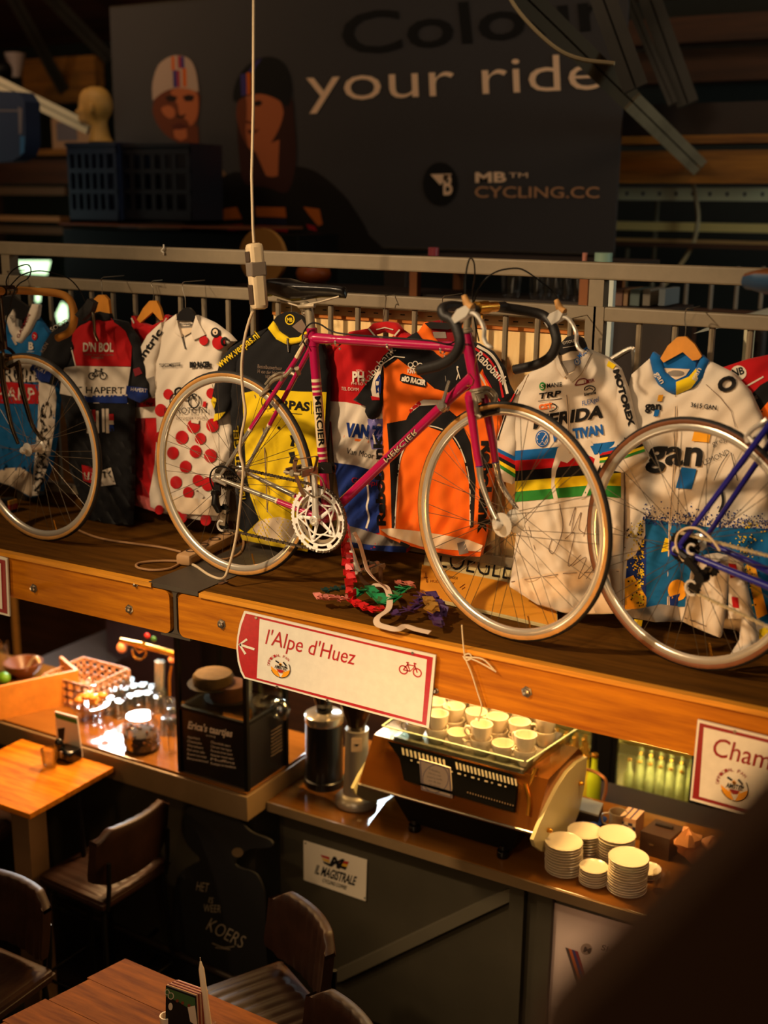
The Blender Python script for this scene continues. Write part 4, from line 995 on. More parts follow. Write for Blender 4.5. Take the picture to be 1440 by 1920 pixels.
fr.tube([h1-V((0, 0, .04)), lst], .0128, 12).tube([h0+V((0, 0, .03)), lbb], .0145, 12).tube([lst, lbb], .0145, 12)
lr = LH-ld*1.0
for s in (-1, 1): fr.tube([lst+ln*s*.018, lr+ln*s*.064], [.008, .006], 8).tube([lbb+ln*s*.03, lr+ln*s*.064], [.01, .007], 8)
obj('frame', fr, M_dchrome, lb)
cl = Lp(16, 545)
st_ = MB().tube([h1, Lp(-2, 545), cl], [.0115, .0135, .013], 10).tube([cl-ln*.02, cl+ln*.02], .0185, 14); obj('stem', st_, M_dchrome, lb)
M_otape = mat('ochre_bar_tape', (186, 120, 36), rough=.6, bump=.4, bscale=120)
hbm = MB()
hbm.tube(spline([cl+ln*.03, Lp(60, 546, .1), Lp(100, 549, .16), Lp(124, 556, .19), Lp(136, 574, .2), Lp(139, 600, .2), Lp(130, 622, .2), Lp(108, 634, .2)], 6), .0138, 12)
hbm.tube(spline([cl-ln*.03, Lp(-10, 545, -.1), Lp(-40, 548, -.18), Lp(-38, 570, -.2), Lp(-20, 600, -.2), Lp(-40, 640, -.2)], 6), .0138, 12)
obj('handlebar', hbm, M_otape, lb, 'drop handlebar wrapped in ochre tape')
mb = MB().prism([Lp(140, 590, .188), Lp(158, 570, .188), Lp(164, 560, .188), Lp(175, 568, .188), Lp(170, 585, .188), Lp(152, 602, .188)], ln*.024)
lv_ = obj('brake_lever', mb, M_btape, lb)
q = spline([Lp(160, 572, .2), Lp(172, 580, .2), Lp(176, 600, .2), Lp(178, 625, .2), Lp(184, 640, .2)], 5)
obj('lever_blade', MB().tube(q, .0065, 8, flat=.6), M_dchrome, lv_)
cb = MB(); cb.tube(spline([Lp(15, 545, 0), Lp(12, 525, -.02), Lp(26, 505, -.03), Lp(50, 496, -.03), Lp(58, 506, -.02), Lp(52, 522, 0), Lp(30, 540, 0), Lp(12, 600, 0), Lp(10, 640, 0)], 6), .0024, 6)
cb.tube(spline([Lp(160, 565, .2), Lp(150, 545, .19), Lp(130, 523, .15), Lp(100, 512, .1), Lp(70, 508, .05), Lp(40, 516, 0), Lp(20, 535, 0)], 6), .0024, 6)
obj('brake_cable', cb, M_black, lb)
fb = MB(); fb.tube(spline([Lp(-2, 640, -.02), Lp(6, 660, -.035), Lp(8, 685, -.034), Lp(16, 692, -.02)], 5), .0062, 8).tube(spline([Lp(2, 650, 0), Lp(18, 655, .02), Lp(28, 668, .032), Lp(26, 684, .026)], 5), .006, 8).tube([Lp(14, 690, -.015), Lp(36, 678, -.015)], .0065, 8)
obj('front_brake', fb, M_dchrome, lb)
# ------------------------------------------------------------------ ribbon garlands at the foot of the pink bicycle
def garland(name, label, P, m, w=.028, start=None, z=None, seed=1):
    """folded satin-ribbon braid: overlapping square folds laid alternately left and right"""
    rnd = random.Random(seed); raw = spline(P, 12); pts = [raw[0]]
    for q in raw:
        if (q-pts[-1]).length > w*.62: pts.append(q)
    mb = MB()
    for i in range(len(pts)-1):
        a, b = pts[i], pts[i+1]; d = (b-a).normalized(); s = d.cross(V((0, 0, 1))); s = s.normalized() if s.length > .1 else V((1, 0, 0)); u = s.cross(d).normalized()
        k = 1 if i % 2 else -1; tw = rnd.uniform(-.25, .25)+k*.55; ww = w*rnd.uniform(.85, 1.15)
        e1 = (d*cos(.78)+s*sin(.78)*k); e2 = (s*cos(.78)*k-d*sin(.78)); lift = u*sin(tw)*ww*.5
        c = (a+b)/2+s*k*ww*.18+u*w*.15
        q = [c-e1*ww*.75-lift, c+e2*ww*.6+u*ww*.25, c+e1*ww*.75+lift, c-e2*ww*.6-u*ww*.2]
        mb.prism(q, u*.0035)
        mb.prism([c-e1*ww*.7+u*.006, c+e2*ww*.15+u*ww*.42, c+e1*ww*.55+u*.008, c-e2*ww*.5+u*.004], u*.002)
    return obj(name, mb, m, None, label, 'garland', 'ribbon garlands')
def rib(name, rgb): return mat('ribbon_'+name, rgb, rough=.45, noise=.12, nscale=40)
zz = ZS+.016
D = lambda x, y, h=0: onZ(x, y, zz+h+.006)
garland('ribbon_garland', 'red ribbon braid hanging from the pink bicycle crank down onto the shelf', [B(640, 1000, .02), B(646, 1025, .015), B(652, 1050, .0), B(652, 1075, -.03), B(658, 1100, -.06), D(658, 1128), D(672, 1138), D(700, 1148), D(722, 1146)], rib('red', (196, 22, 26)), seed=3)
garland('ribbon_garland', 'pink ribbon braid lying leftmost on the shelf', [D(592, 1120, .01), D(604, 1126, .01), D(620, 1124, .01), D(640, 1128), D(655, 1124)], rib('pink', (214, 130, 118)), seed=4)
garland('ribbon_garland', 'dark teal ribbon braid behind the pink braid', [D(606, 1112), D(622, 1110), D(640, 1107), D(656, 1106)], rib('teal', (20, 62, 58)), .024, seed=5)
garland('ribbon_garland', 'green ribbon braid in the middle of the ribbon heap', [D(668, 1122), D(684, 1108, .02), D(704, 1122, .01), D(722, 1135, .01), D(738, 1128, .02), D(752, 1112, .03), D(764, 1110, .01)], rib('green', (26, 132, 78)), .036, seed=6)
garland('ribbon_garland', 'purple ribbon braid at the right of the ribbon heap', [D(738, 1158), D(756, 1150, .01), D(775, 1146, .01), D(796, 1115, .03), D(812, 1128, .02), D(832, 1146, .01), D(815, 1160), D(826, 1178)], rib('purple', (66, 40, 92)), .032, seed=7)
garland('ribbon_garland', 'yellow-brown ribbon knot inside the purple braid', [D(800, 1130, .03), D(812, 1142, .03), D(802, 1155, .02)], rib('yellow', (150, 108, 40)), .03, seed=8)
garland('ribbon_garland', 'salmon ribbon piece at the back of the ribbon heap', [D(742, 1098, .02), D(760, 1098, .02), D(778, 1104, .02)], rib('salmon', (190, 110, 90)), .026, seed=9)
mb = MB()
def flat(P, w, th=.0015):
    q = spline(P, 6); mb.tube(q, w, 6, flat=.12, upv=(0, 0, 1))
flat([B(664, 998, .04), B(674, 1018, .04), B(682, 1045, .04), B(690, 1070, .03), B(706, 1088, .0), D(722, 1100, .02)], .010)
flat([D(692, 1110, .01), D(700, 1098, .03), D(722, 1100, .03), D(730, 1118, .03), D(728, 1142, .02), D(708, 1158, .01), D(708, 1170, .0), D(724, 1176), D(745, 1180), D(760, 1174), D(780, 1180), D(806, 1186)], .011)
obj('white_ribbon', mb, mat('ribbon_white', (214, 190, 164), rough=.5), None, 'loose white ribbon winding over the ribbon heap and up to the crank', 'ribbon')

# cream and yellow name board leaning behind the front wheel
p0 = onZ(788, 1130, ZS); 
lp = Plane(p0+V((0, 0, .012)), V((0, -.165, 1)))
mb = MB(); P0 = [(818, 1020), (1010, 1060), (1045, 1180), (786, 1112), (796, 1045)]
sheet(mb, [(797, 1040), (830, 1028), (1040, 1066), (1046, 1172), (1040, 1176), (786, 1116)], lp, 0, 0, 40, .01)
sheet(mb, [(791, 1059), (870, 1076), (960, 1094), (1041, 1114), (1045, 1171), (1040, 1175), (786.5, 1115)], lp, .001, 1, 40)
put(mb, 'LOEGLE', (822, 1064), (956, 1088), 40, lp, .002, 2, -.01)
for (y, s, a, b, k) in ((1083, 'ASSURANDEUR', 832, 858, 2), (1092, 'J. HULSDIJK BV', 800, 852, 3)): put(mb, s, (a, y), (b, y+5), 5, lp, .002, k)
for P in ([(798, 1075), (800, 1092)], [(795, 1084), (802, 1084)], [(862, 1103), (872, 1096)], [(866, 1106), (872, 1102)]): stroke(mb, P, 1.4, lp, .002, 3)
obj('name_board', mb, [mat('board_cream', (214, 196, 140), rough=.5), mat('board_yellow', (222, 150, 44), rough=.5), M_sink, ink('brown', (110, 50, 20))], None, 'cream and yellow board reading LOEGLE leaning behind the pink bicycle front wheel', 'sign board')

p = onZ(10, 962, ZS); pb = thing('small_toy_box', 'small dark box with a red and yellow end under the left bicycle wheel', 'box', p)
obj('box_body', MB().box(p.x-.03, p.x+.012, p.y, p.y+.05, ZS, ZS+.055, bev=.004), M_black, pb)
obj('coloured_end', MB().box(p.x+.0125, p.x+.022, p.y+.004, p.y+.046, ZS+.012, ZS+.034).box(p.x+.0125, p.x+.021, p.y+.004, p.y+.046, ZS+.034, ZS+.05, 1), [mat('toy_red', (150, 40, 30), rough=.5), mat('toy_yellow', (190, 130, 40), rough=.5)], pb)
mb = MB(); q = onY(307, 459, YR-.002); mb.tube(spline([q, q+V((.004, -.006, -.012)), q+V((-.004, -.008, -.02)), q+V((.004, -.006, -.028)), q+V((.0, -.002, -.034))], 4), .003, 6)
obj('cable_hook', mb, mat('hook_plastic', (214, 206, 190), rough=.4), None, 'tiny pale plastic hook stuck on the railing top rail, left part', 'hook')
# ================================================================== jerseys
C_white = cloth('white', (214, 200, 182)); C_red = cloth('red', (176, 14, 20)); C_black = cloth('black', (17, 16, 18)); C_navy = cloth('navy', (18, 42, 112))
C_blue = cloth('blue', (12, 88, 140)); C_amb = cloth('amber', (232, 160, 34)); C_yel = cloth('yellow', (226, 192, 18)); C_or = cloth('orange', (236, 104, 18)); C_pale = cloth('pale_lining', (222, 198, 168)); C_grey = cloth('grey', (128, 118, 108))
C_pink = cloth('pink', (196, 96, 92)); C_dkred = cloth('dark_red', (120, 12, 20)); C_green = cloth('green', (44, 124, 44)); C_lblue = cloth('rainbow_blue', (14, 92, 160))
I_black = ink('black', (22, 20, 20)); I_white = ink('white', (214, 202, 184)); I_red = ink('red', (180, 20, 26)); I_blue = ink('blue', (20, 84, 158)); I_yel = ink('yellow_text', (224, 190, 30)); I_navy = ink('navy_text', (18, 44, 110)); I_pur = ink('purple', (112, 106, 170)); I_grey = ink('grey_text', (120, 100, 86)); I_or = ink('orange_text', (230, 110, 40)); I_grn = ink('green_text', (40, 130, 60)); I_mar = ink('maroon_text', (110, 26, 34))
PAL = [C_white, C_red, C_black, C_navy, C_blue, C_yel, C_or, C_pale, C_grey, C_pink, C_dkred, C_green, C_lblue, I_black, I_white, I_red, I_blue, I_yel, I_navy, I_pur, I_grey, I_or, I_grn, I_mar, C_amb]
W_, R_, K_, N_, B_, Y_, O_, L_, G_, P_, D_, E_, A_, tk, tw, tr, tb, ty, tn, tp, tg, to, te, tm, AM = range(25)

class Jersey:
    def __init__(s, label, body, Y, base, amp=.006, seed=0., lean=0., zt=2.312):
        s.Y = Y; bx_, by_ = max(body, key=lambda p: p[1]); Yd = onZ(bx_, by_, zt).y-.012
        if Yd < Y: lean = (Y-Yd)/(2.9-zt)
        cx = sum(p[0] for p in body)/len(body); by = max(p[1] for p in body)
        b = onY(cx, by, Y); s.root = thing('cycling_jersey', label, 'jersey', b, 'jerseys hanging on the railing'); s.amp = amp; s.seed = seed; s.lean = lean
        s.sf = Fold(Y, amp, seed, body, lean=lean); s.mb = MB(); s.cur = s.mb; s.parts = []
        sheet(s.mb, body, s.sf, 0, base, 6, .022); s.body = body
        s.stack = [('body', s.mb)]; s.k = 1
    def part(s, name, poly, base, dy=0., curl=.012, back=.018):
        mb = MB(); s.sf = Fold(s.Y+dy, s.amp, s.seed+1.3*len(s.stack), poly, curl=curl, lean=s.lean); sheet(mb, poly, s.sf, 0, base, 6, back); s.cur = mb; s.stack.append((name, mb)); s.k = 1; return s
    def p(s, poly, mi, off=None):
        s.k += 1; sheet(s.cur, poly, s.sf, off if off else .0017+.00028*s.k, mi, 6); return s
    def t(s, txt, p0, p1, h, mi, bold=0., shear=0., up=None): s.k += .2; put(s.cur, txt, p0, p1, h, s.sf, .0022+.00028*s.k, mi, bold, shear, up); return s
    def l(s, pts, w, mi, closed=False): s.k += .2; stroke(s.cur, pts, w, s.sf, .0020+.00028*s.k, mi, closed); return s
    def c(s, cx, cy, rx, mi, ry=None): return s.p(circ(cx, cy, rx, ry, 18), mi)
    def zip(s, P, mi=L_, w=3.5):
        mb = MB(); stroke(mb, P, w, Fold(s.Y, s.amp, s.seed, s.body, lean=s.lean), .004, mi); stroke(mb, P, w*.35, Fold(s.Y, s.amp, s.seed, s.body, lean=s.lean), .005, G_); s.stack.append(('zip', mb)); return s
    def done(s):
        for n, mb in s.stack: obj(n, mb, PAL, s.root, sharp=60)
M_hwood = mat('hanger_wood', (206, 134, 44), rough=.45, noise=.15, nscale=12); M_hblk = mat('hanger_black', (24, 22, 22), rough=.35); M_hook = mat('hook_wire', (150, 140, 124), rough=.3, metal=.9)
def hanger(poly, hook, Y, m, label, txt=None):
    c = onY(hook[-1][0], hook[-1][1], Y); h = thing('clothes_hanger', label, 'hanger', c, 'hangers on the railing')
    mb = MB(); sheet(mb, poly, YP(Y), 0, 0, 30, .012)
    if txt:
        for t in txt: t(mb, YP(Y))
    obj('hanger_arm', mb, [m, I_yel, I_white, I_grey], h)
    pts = spline([onY(x, y, Y+.006-(.02 if i == 0 else 0)) for i, (x, y) in enumerate(hook)], 5); pts[0].y = YR-.004
    obj('hook', MB().tube(pts, .0016, 6), M_hook, h)

# 1 blue Garmin jersey ------------------------------------------------
J = Jersey('blue jersey with a white GARMIN band and red SHARP band at the left edge', [(-90, 640), (-20, 610), (12, 600), (20, 625), (36, 642), (52, 625), (68, 594), (92, 628), (104, 680), (102, 720), (108, 740), (104, 800), (94, 870), (72, 930), (58, 934), (20, 912), (-20, 900), (-90, 890)], 3.325, B_, .007, .3)
J.p([(-90, 676), (40, 676), (76, 682), (76, 716), (-90, 716)], W_).t('GARMIN', (-34, 712), (75, 718), 26, tk, .02)
J.p([(-90, 718), (0, 714), (74, 722), (74, 757), (-90, 755)], R_).t('SHARP', (-22, 748), (67, 750), 22, tw, .02)
J.p([(74, 716), (103, 722), (107, 745), (103, 800), (93, 866), (72, 928), (60, 930), (66, 860), (72, 790)], W_).t('GARMIN', (80, 752), (64, 925), 20, tk, .02, up=(1, .1))
J.p([(-90, 884), (-20, 890), (10, 878), (40, 876), (62, 890), (60, 932), (20, 910), (-20, 898), (-90, 888)], L_)
J.c(66, 630, 5, tr, 8).l([(64, 627), (69, 631), (64, 634)], 1.6, tw)
J.t('B', (55, 655), (64, 655), 13, tw, .04).t('new balance', (52, 660), (65, 660), 3, tw)
J.part('collar', [(12, 600), (24, 580), (28, 592), (28, 612), (36, 622), (46, 612), (54, 585), (60, 570), (72, 572), (70, 592), (56, 622), (40, 644), (30, 640), (18, 622)], W_, -.008)
J.t('GAR', (18, 592), (24, 606), 6, tk, up=(1, -.3)).t('GARMIN', (36, 634), (58, 590), 5, tm, .01, up=(-1, -.4))
J.zip([(24, 632), (32, 646)]); J.done()
hanger([(-60, 600), (0, 560), (14, 545), (30, 560), (66, 585), (40, 600), (12, 590), (-40, 612)], [(12, 508), (16, 514), (14, 545)], 3.335, M_hblk, 'black hanger in the blue jersey at the left edge')

# 2 red and black Dutch club jersey -------------------------------------
J = Jersey("black, red and white jersey reading D'N BOL and HAPERT", [(168, 598), (186, 592), (206, 598), (236, 620), (250, 650), (248, 720), (246, 760), (246, 830), (247, 900), (243, 985), (205, 982), (165, 975), (148, 930), (130, 880), (125, 800), (113, 738), (116, 690), (138, 650), (140, 615)], 3.315, K_, .006, 1.1)
J.p([(137, 623), (167, 596), (208, 596), (236, 621), (248, 650), (246, 687), (143, 686), (135, 643)], R_)
J.p([(118, 690), (143, 686), (246, 688), (238, 742), (170, 744), (148, 745), (113, 738)], W_).l([(133, 645), (143, 688)], 2, tw)
J.p([(148, 742), (238, 740), (240, 756), (150, 754)], N_).l([(148, 743), (240, 741)], 1.6, tw).l([(150, 755), (241, 756)], 1.2, tw)
J.t("D'N BOL", (157, 659), (214, 659), 16, tw, .03).t('voetbal sport geest samen', (158, 666), (214, 667), 4, tg).t('Bergeijk', (173, 672), (196, 672), 4, tg)
bikeicon(J.cur, 185, 703, 17, J.sf, .006, tk, 1.8)
J.t('T HAPERT', (143, 737), (234, 738), 12, tk, .01)
for (x0, x1, y0, y1, c) in ((163, 172, 768, 812, W_), (174, 180, 768, 790, R_), (181, 186, 770, 812, W_), (192, 197, 766, 810, W_), (199, 205, 766, 812, W_), (205, 214, 776, 788, R_), (205, 214, 788, 796, W_), (205, 214, 796, 808, N_)): J.p([(x0, y0), (x1, y0), (x1+1, y1), (x0+1, y1)], c, .0035)
J.p([(155, 871), (176, 876), (178, 907), (158, 901)], R_).l([(160, 880), (161, 896), (167, 899), (169, 884), (175, 888), (175, 902)], 3, tw)
J.p([(193, 882), (210, 876), (219, 908), (192, 911)], W_).t('TX', (195, 896), (212, 894), 12, tk, .03)
J.part('sleeve', [(170, 597), (150, 597), (136, 602), (112, 614), (95, 625), (82, 645), (76, 668), (57, 690), (74, 714), (95, 722), (110, 704), (122, 712), (136, 660), (140, 625)], K_, -.004)
J.p([(57, 690), (64, 680), (98, 699), (93, 717), (74, 714)], N_).t('PERT', (66, 690), (86, 702), 8, tw, 0).t('SOOTY', (98, 622), (134, 602), 8, tw).t('KEN', (82, 662), (92, 645), 7, tg)
J.part('sleeve', [(204, 597), (235, 604), (256, 634), (268, 680), (276, 720), (279, 745), (262, 756), (237, 744), (244, 735), (250, 690), (248, 650), (236, 620)], K_, -.004)
J.p([(238, 723), (277, 728), (279, 745), (262, 755), (236, 743)], N_).t('HAPERT', (246, 733), (276, 736), 7, tw).p([(250, 692), (262, 688), (268, 700), (254, 706)], tm)
J.part('collar', [(165, 600), (170, 588), (186, 584), (204, 588), (208, 600), (186, 606)], K_, -.006)
J.done()
hanger([(170, 588), (174, 562), (184, 553), (195, 553), (203, 562), (206, 588), (186, 596)], [(195, 519), (190, 524), (191, 538), (192, 555)], 3.325, M_hwood, "golden wooden hanger in the black and red D'N BOL jersey")

# 3 plain red jersey behind ---------------------------------------------
J = Jersey('plain dark red jersey with white collar stripes half hidden behind the polka-dot jersey', [(246, 598), (262, 604), (282, 612), (302, 602), (316, 592), (326, 640), (330, 760), (322, 900), (300, 962), (262, 950), (244, 940), (254, 860), (256, 740), (252, 660)], 3.375, R_, .007, 2.2)
J.p([(249, 764), (292, 762), (330, 764), (330, 782), (250, 784)], W_).p([(246, 926), (270, 930), (300, 940), (300, 962), (262, 950), (244, 940)], P_).t('Tour', (268, 758), (288, 761), 8, tk, .02)
J.p([(252, 790), (272, 784), (268, 900), (246, 920)], D_)
J.part('collar', [(246, 593), (252, 592), (260, 605), (282, 612), (304, 604), (310, 590), (317, 594), (308, 612), (282, 622), (258, 614)], R_, -.006).l([(247, 596), (252, 606)], 3, tw).l([(313, 596), (306, 608)], 2.5, tw)
J.done()
hanger([(255, 602), (268, 578), (280, 564), (293, 564), (300, 578), (306, 600), (300, 601), (286, 585), (262, 606)], [(289, 526), (284, 529), (286, 540), (288, 552), (287, 566)], 3.385, M_hwood, 'golden wooden hanger in the red jersey beside the polka-dot one')

# 4 polka-dot jersey -------------------------------------------------------
J = Jersey('white jersey with red polka dots', [(330, 589), (336, 615), (347, 628), (358, 622), (367, 592), (398, 606), (425, 626), (438, 640), (420, 655), (412, 682), (418, 720), (428, 765), (432, 830), (426, 900), (420, 977), (375, 975), (340, 970), (305, 962), (282, 950), (280, 925), (290, 870), (294, 810), (292, 760), (290, 715), (288, 680), (300, 640), (308, 605)], 3.325, W_, .006, 3.1)
for (x, y, r) in ((316, 739, 10), (302, 769, 12), (300, 820, 11), (325, 849, 12), (342, 820, 13), (331, 904, 12), (349, 875, 12), (364, 799, 13), (377, 822, 11), (368, 846, 12), (400, 797, 13), (396, 854, 13), (391, 907, 13), (373, 900, 11), (398, 737, 10), (355, 923, 11), (341, 968, 13), (388, 974, 11), (384, 638, 9), (412, 642, 13), (301, 955, 9)): J.c(x, y, r*.92, R_, r)
J.p([(370, 706), (392, 702), (391, 712), (372, 716)], R_).p([(384, 752), (390, 752), (388, 763), (382, 762)], R_).p([(360, 784), (376, 786), (375, 794), (362, 792)], W_)
J.p([(385, 930), (374, 918), (375, 940), (374, 945)], W_).p([(320, 946), (330, 930), (400, 936), (414, 950), (412, 966), (345, 962)], L_)
J.t('TOPCOMPETITIE', (302, 688), (342, 686), 6.5, tk, .02).t('BIO RACER', (359, 688), (398, 687), 9, tk, .09)
for P in (circ(332, 751, 10, 13, 16), circ(367, 751, 10, 13, 16)): J.l(P, 2.6, tk, True)
J.l(curve2([(334, 746), (332, 732), (340, 727), (348, 733), (343, 742), (350, 748), (362, 740), (368, 748)]), 4, tk).c(348, 728, 4, tk, 3)
J.t('ornamia cycle', (334, 786), (388, 784), 6, tg).t('INTROTCTN', (312, 775), (392, 774), 11, tk)
J.c(407, 623, 8.5, tk, 9.5).c(407, 622, 5, L_, 5.5).l(circ(425, 640, 6, 7, 12, 0, 1, 6), 4, tk)
J.c(373.5, 919.5, 2, tg)
J.part('sleeve', [(302, 604), (276, 628), (264, 650), (266, 690), (272, 715), (286, 747), (294, 742), (292, 705), (290, 680), (302, 640)], W_, -.004).t('entric', (264, 683), (306, 622), 13, tk, .03)
J.p([(272, 712), (290, 705), (293, 741), (286, 746)], G_)
J.part('collar', [(330, 588), (331, 602), (326, 624), (340, 632), (334, 612)], W_, -.012, .004).part('collar', [(367, 591), (372, 604), (384, 628), (362, 638), (358, 622)], W_, -.012, .004)
J.part('collar_back', [(333, 606), (346, 600), (364, 606), (360, 624), (347, 632), (337, 620)], G_, .008, .0).p(circ(349, 606, 13, 5), W_).t('topcompetitie', (338, 609), (360, 609), 4, tk, .02).p([(335, 616), (362, 614), (358, 624), (347, 630)], L_)
J.zip([(342, 628), (349, 654)], K_, 3); J.done()
hanger([(330, 600), (336, 585), (346, 577), (354, 577), (362, 585), (368, 600), (350, 602)], [(346, 528), (342, 532), (343, 545), (347, 558), (348, 579)], 3.318, M_hblk, 'black hanger in the polka-dot jersey')

# 5 yellow and black jersey ---------------------------------------------------
J = Jersey('black and yellow jersey reading VERPAS with www.verpas.nl on the shoulder', [(502, 615), (520, 638), (541, 646), (562, 640), (577, 622), (602, 640), (614, 700), (612, 780), (605, 880), (592, 960), (577, 1034), (520, 1025), (455, 1012), (446, 985), (440, 900), (434, 800), (430, 760), (428, 720), (440, 680), (456, 640)], 3.295, K_, .006, 4.4)
J.p([(455, 737), (475, 733), (520, 731), (560, 734), (613, 735), (605, 880), (592, 960), (577, 1034), (520, 1025), (455, 1012), (448, 990), (462, 1000), (487, 975), (470, 930), (462, 880), (458, 800)], Y_)
J.p([(474, 994), (482, 980), (500, 972), (525, 969), (550, 976), (568, 994), (573, 1012), (540, 1016), (500, 1014)], L_)
J.l([(478, 740), (492, 770), (497, 840), (500, 900), (502, 960)], 2, tg).t('VERPAS', (499, 763), (581, 770), 15, tk, .05).l(circ(503, 752, 12, 15, 14), 1.5, tk, True)
for x in (584, 588, 592): J.l([(x, 752), (x+1, 776)], 1.2, tk)
J.l([(502, 770), (560, 776), (594, 778)], 1.4, tk)
J.t('Bestelbusverhuur', (484, 690), (530, 694), 7, tg).t('H van der Heijden', (484, 699), (530, 704), 7, tg).t('VERPAS', (498, 709), (518, 711), 6, tg)
for (x, y) in ((551, 802), (550, 826), (548, 858)): J.p([(x-6, y-10), (x+5, y-12), (x+7, y), (x+2, y+4), (x+3, y+11), (x-5, y+10), (x-2, y)], tk)
J.c(524, 802, 3, tk).t('TEGEL', (452, 872), (448, 798), 9, ty, .02).t('TEAM', (462, 938), (458, 905), 10, ty, .03)
J.part('sleeve', [(504, 613), (480, 624), (456, 636), (432, 652), (414, 672), (408, 695), (398, 742), (403, 776), (401, 790), (412, 785), (424, 773), (430, 760), (436, 720), (446, 680), (470, 650)], K_, -.004)
J.t('www.verpas.nl', (413, 690), (488, 632), 15, ty, .01).p([(400, 744), (407, 748), (402, 768), (396, 752)], Y_).p([(401, 790), (403, 776), (424, 772), (412, 786)], Y_).t('VERPAS', (399, 757), (408, 759), 5, tk)
J.part('collar', [(502, 615), (512, 602), (522, 620), (541, 634), (560, 632), (572, 622), (578, 622), (570, 640), (541, 648), (518, 636)], Y_, -.01)
J.zip([(540, 634), (542, 660)], K_, 4); J.done()
T = [lambda mb, s: stroke(mb, circ(544, 599, 8, 9, 18), 2, s, .002, 1, True), lambda mb, s: put(mb, 'MB', (539, 603), (549, 603), 7, s, .002, 1, .03), lambda mb, s: sheet(mb, [(548, 612), (566, 598), (574, 612), (572, 628), (560, 622)], s, .001, 3, 30)]
hanger([(508, 606), (520, 592), (534, 585), (552, 585), (566, 593), (574, 606), (576, 624), (560, 634), (541, 634), (520, 622)], [(548, 548), (545, 552), (546, 565), (547, 588)], 3.302, M_hblk, 'black hanger with a yellow round badge in the yellow jersey', T)

# 6 red white and blue jersey ---------------------------------------------------
J = Jersey('red, white and blue jersey with orange-underlined blue lettering behind the seat tube', [(640, 640), (655, 622), (690, 616), (706, 636), (730, 636), (750, 618), (782, 640), (790, 900), (762, 1036), (700, 1032), (660, 1025), (655, 1000), (640, 960), (632, 900), (625, 850), (618, 790), (612, 720), (610, 690), (620, 655)], 3.36, R_, .007, 5.3)
J.p([(619, 752), (650, 754), (690, 762), (790, 770), (790, 890), (700, 882), (665, 872), (627, 867)], W_)
J.p([(626, 867), (665, 872), (700, 882), (790, 890), (772, 990), (700, 1000), (680, 992), (656, 986), (640, 960), (632, 900)], N_)
J.p([(656, 986), (680, 992), (710, 1002), (770, 1000), (764, 1024), (700, 1022), (660, 1016)], G_).p([(660, 1016), (700, 1022), (764, 1024), (762, 1036), (700, 1032), (660, 1026)], N_)
J.p([(607, 715), (617, 704), (618, 752), (622, 790), (614, 790)], W_).p([(690, 785), (722, 785), (718, 806), (719, 842), (698, 842), (694, 820)], tp)
J.t('VAN ZE', (648, 816), (722, 824), 22, tn, .07).l([(646, 818), (668, 824), (692, 828)], 4.5, to).t('Van Moor sel', (650, 850), (718, 863), 11, tk, .0)
J.l([(700, 788), (706, 800), (701, 815), (706, 840)], 3, tw).c(712, 798, 4, tw)
J.t('PH', (662, 715), (684, 715), 18, tw, .04).t('VON', (669, 697), (680, 697), 4.5, tw).t('PHI RO', (660, 721), (682, 722), 5, tw).t('TEL DOMM', (641, 731), (674, 733), 6, tw)
J.l(curve2([(688, 890), (692, 930), (689, 950), (693, 970), (688, 990)]), 3.5, tw).t('Gillespie', (660, 904), (716, 912), 10, tr, 0)
J.t('XELDOORN', (598, 653), (632, 643), 5, tw)
J.part('sleeve', [(642, 638), (612, 650), (592, 670), (566, 700), (548, 730), (575, 762), (593, 757), (600, 735), (612, 715), (616, 680)], R_, -.004)
J.p([(563, 704), (578, 686), (598, 712), (592, 738), (572, 714)], W_).p([(548, 730), (564, 704), (593, 740), (593, 757), (575, 762)], N_)
J.part('collar', [(690, 616), (700, 606), (722, 603), (742, 606), (752, 618), (746, 630), (722, 622), (704, 628)], R_, -.006).l([(692, 616), (704, 630)], 3, tw).l([(706, 618), (722, 614), (738, 618)], 2, tw).l([(750, 618), (740, 630)], 3, tw)
J.done()
hanger([(690, 614), (716, 608), (732, 610), (746, 618), (720, 622)], [(722, 554), (724, 560), (720, 590), (716, 615)], 3.37, mat('white_hanger', (200, 186, 166)), 'thin pale hanger in the red, white and blue jersey')

# 7 orange jersey -----------------------------------------------------------------
J = Jersey('orange and black Rabobank jersey behind the down tube', [(782, 622), (800, 645), (832, 672), (852, 655), (872, 640), (900, 652), (915, 690), (930, 745), (938, 800), (926, 870), (916, 940), (909, 1000), (900, 1044), (850, 1042), (800, 1032), (755, 1020), (712, 1002), (710, 985), (715, 900), (718, 790), (714, 720), (715, 675), (740, 646)], 3.315, O_, .006, 6.2)
J.p([(738, 648), (782, 622), (800, 645), (832, 672), (852, 655), (872, 640), (908, 668), (905, 690), (880, 730), (860, 738), (840, 735), (815, 728), (800, 715), (770, 690), (746, 672), (722, 690), (716, 676)], K_)
J.p([(726, 794), (762, 787), (770, 772), (787, 761), (830, 758), (862, 785), (882, 830), (892, 900), (888, 988), (882, 990), (880, 905), (868, 852), (845, 815), (802, 799), (775, 812), (752, 857), (744, 920), (741, 990), (735, 990), (733, 900), (729, 830)], K_)
J.l(curve2([(741, 990), (745, 920), (752, 857), (776, 813), (802, 798), (845, 813), (868, 850), (881, 905), (882, 985)]), 2.2, tw)
J.p([(787, 761), (830, 758), (833, 750), (795, 749), (780, 757), (768, 768), (770, 775)], W_).p([(768, 768), (787, 751), (791, 758), (776, 768), (770, 775)], R_)
J.p([(714, 992), (735, 990), (790, 996), (840, 1004), (880, 1012), (906, 1022), (902, 1034), (840, 1030), (790, 1024), (760, 1014), (730, 1004)], L_)
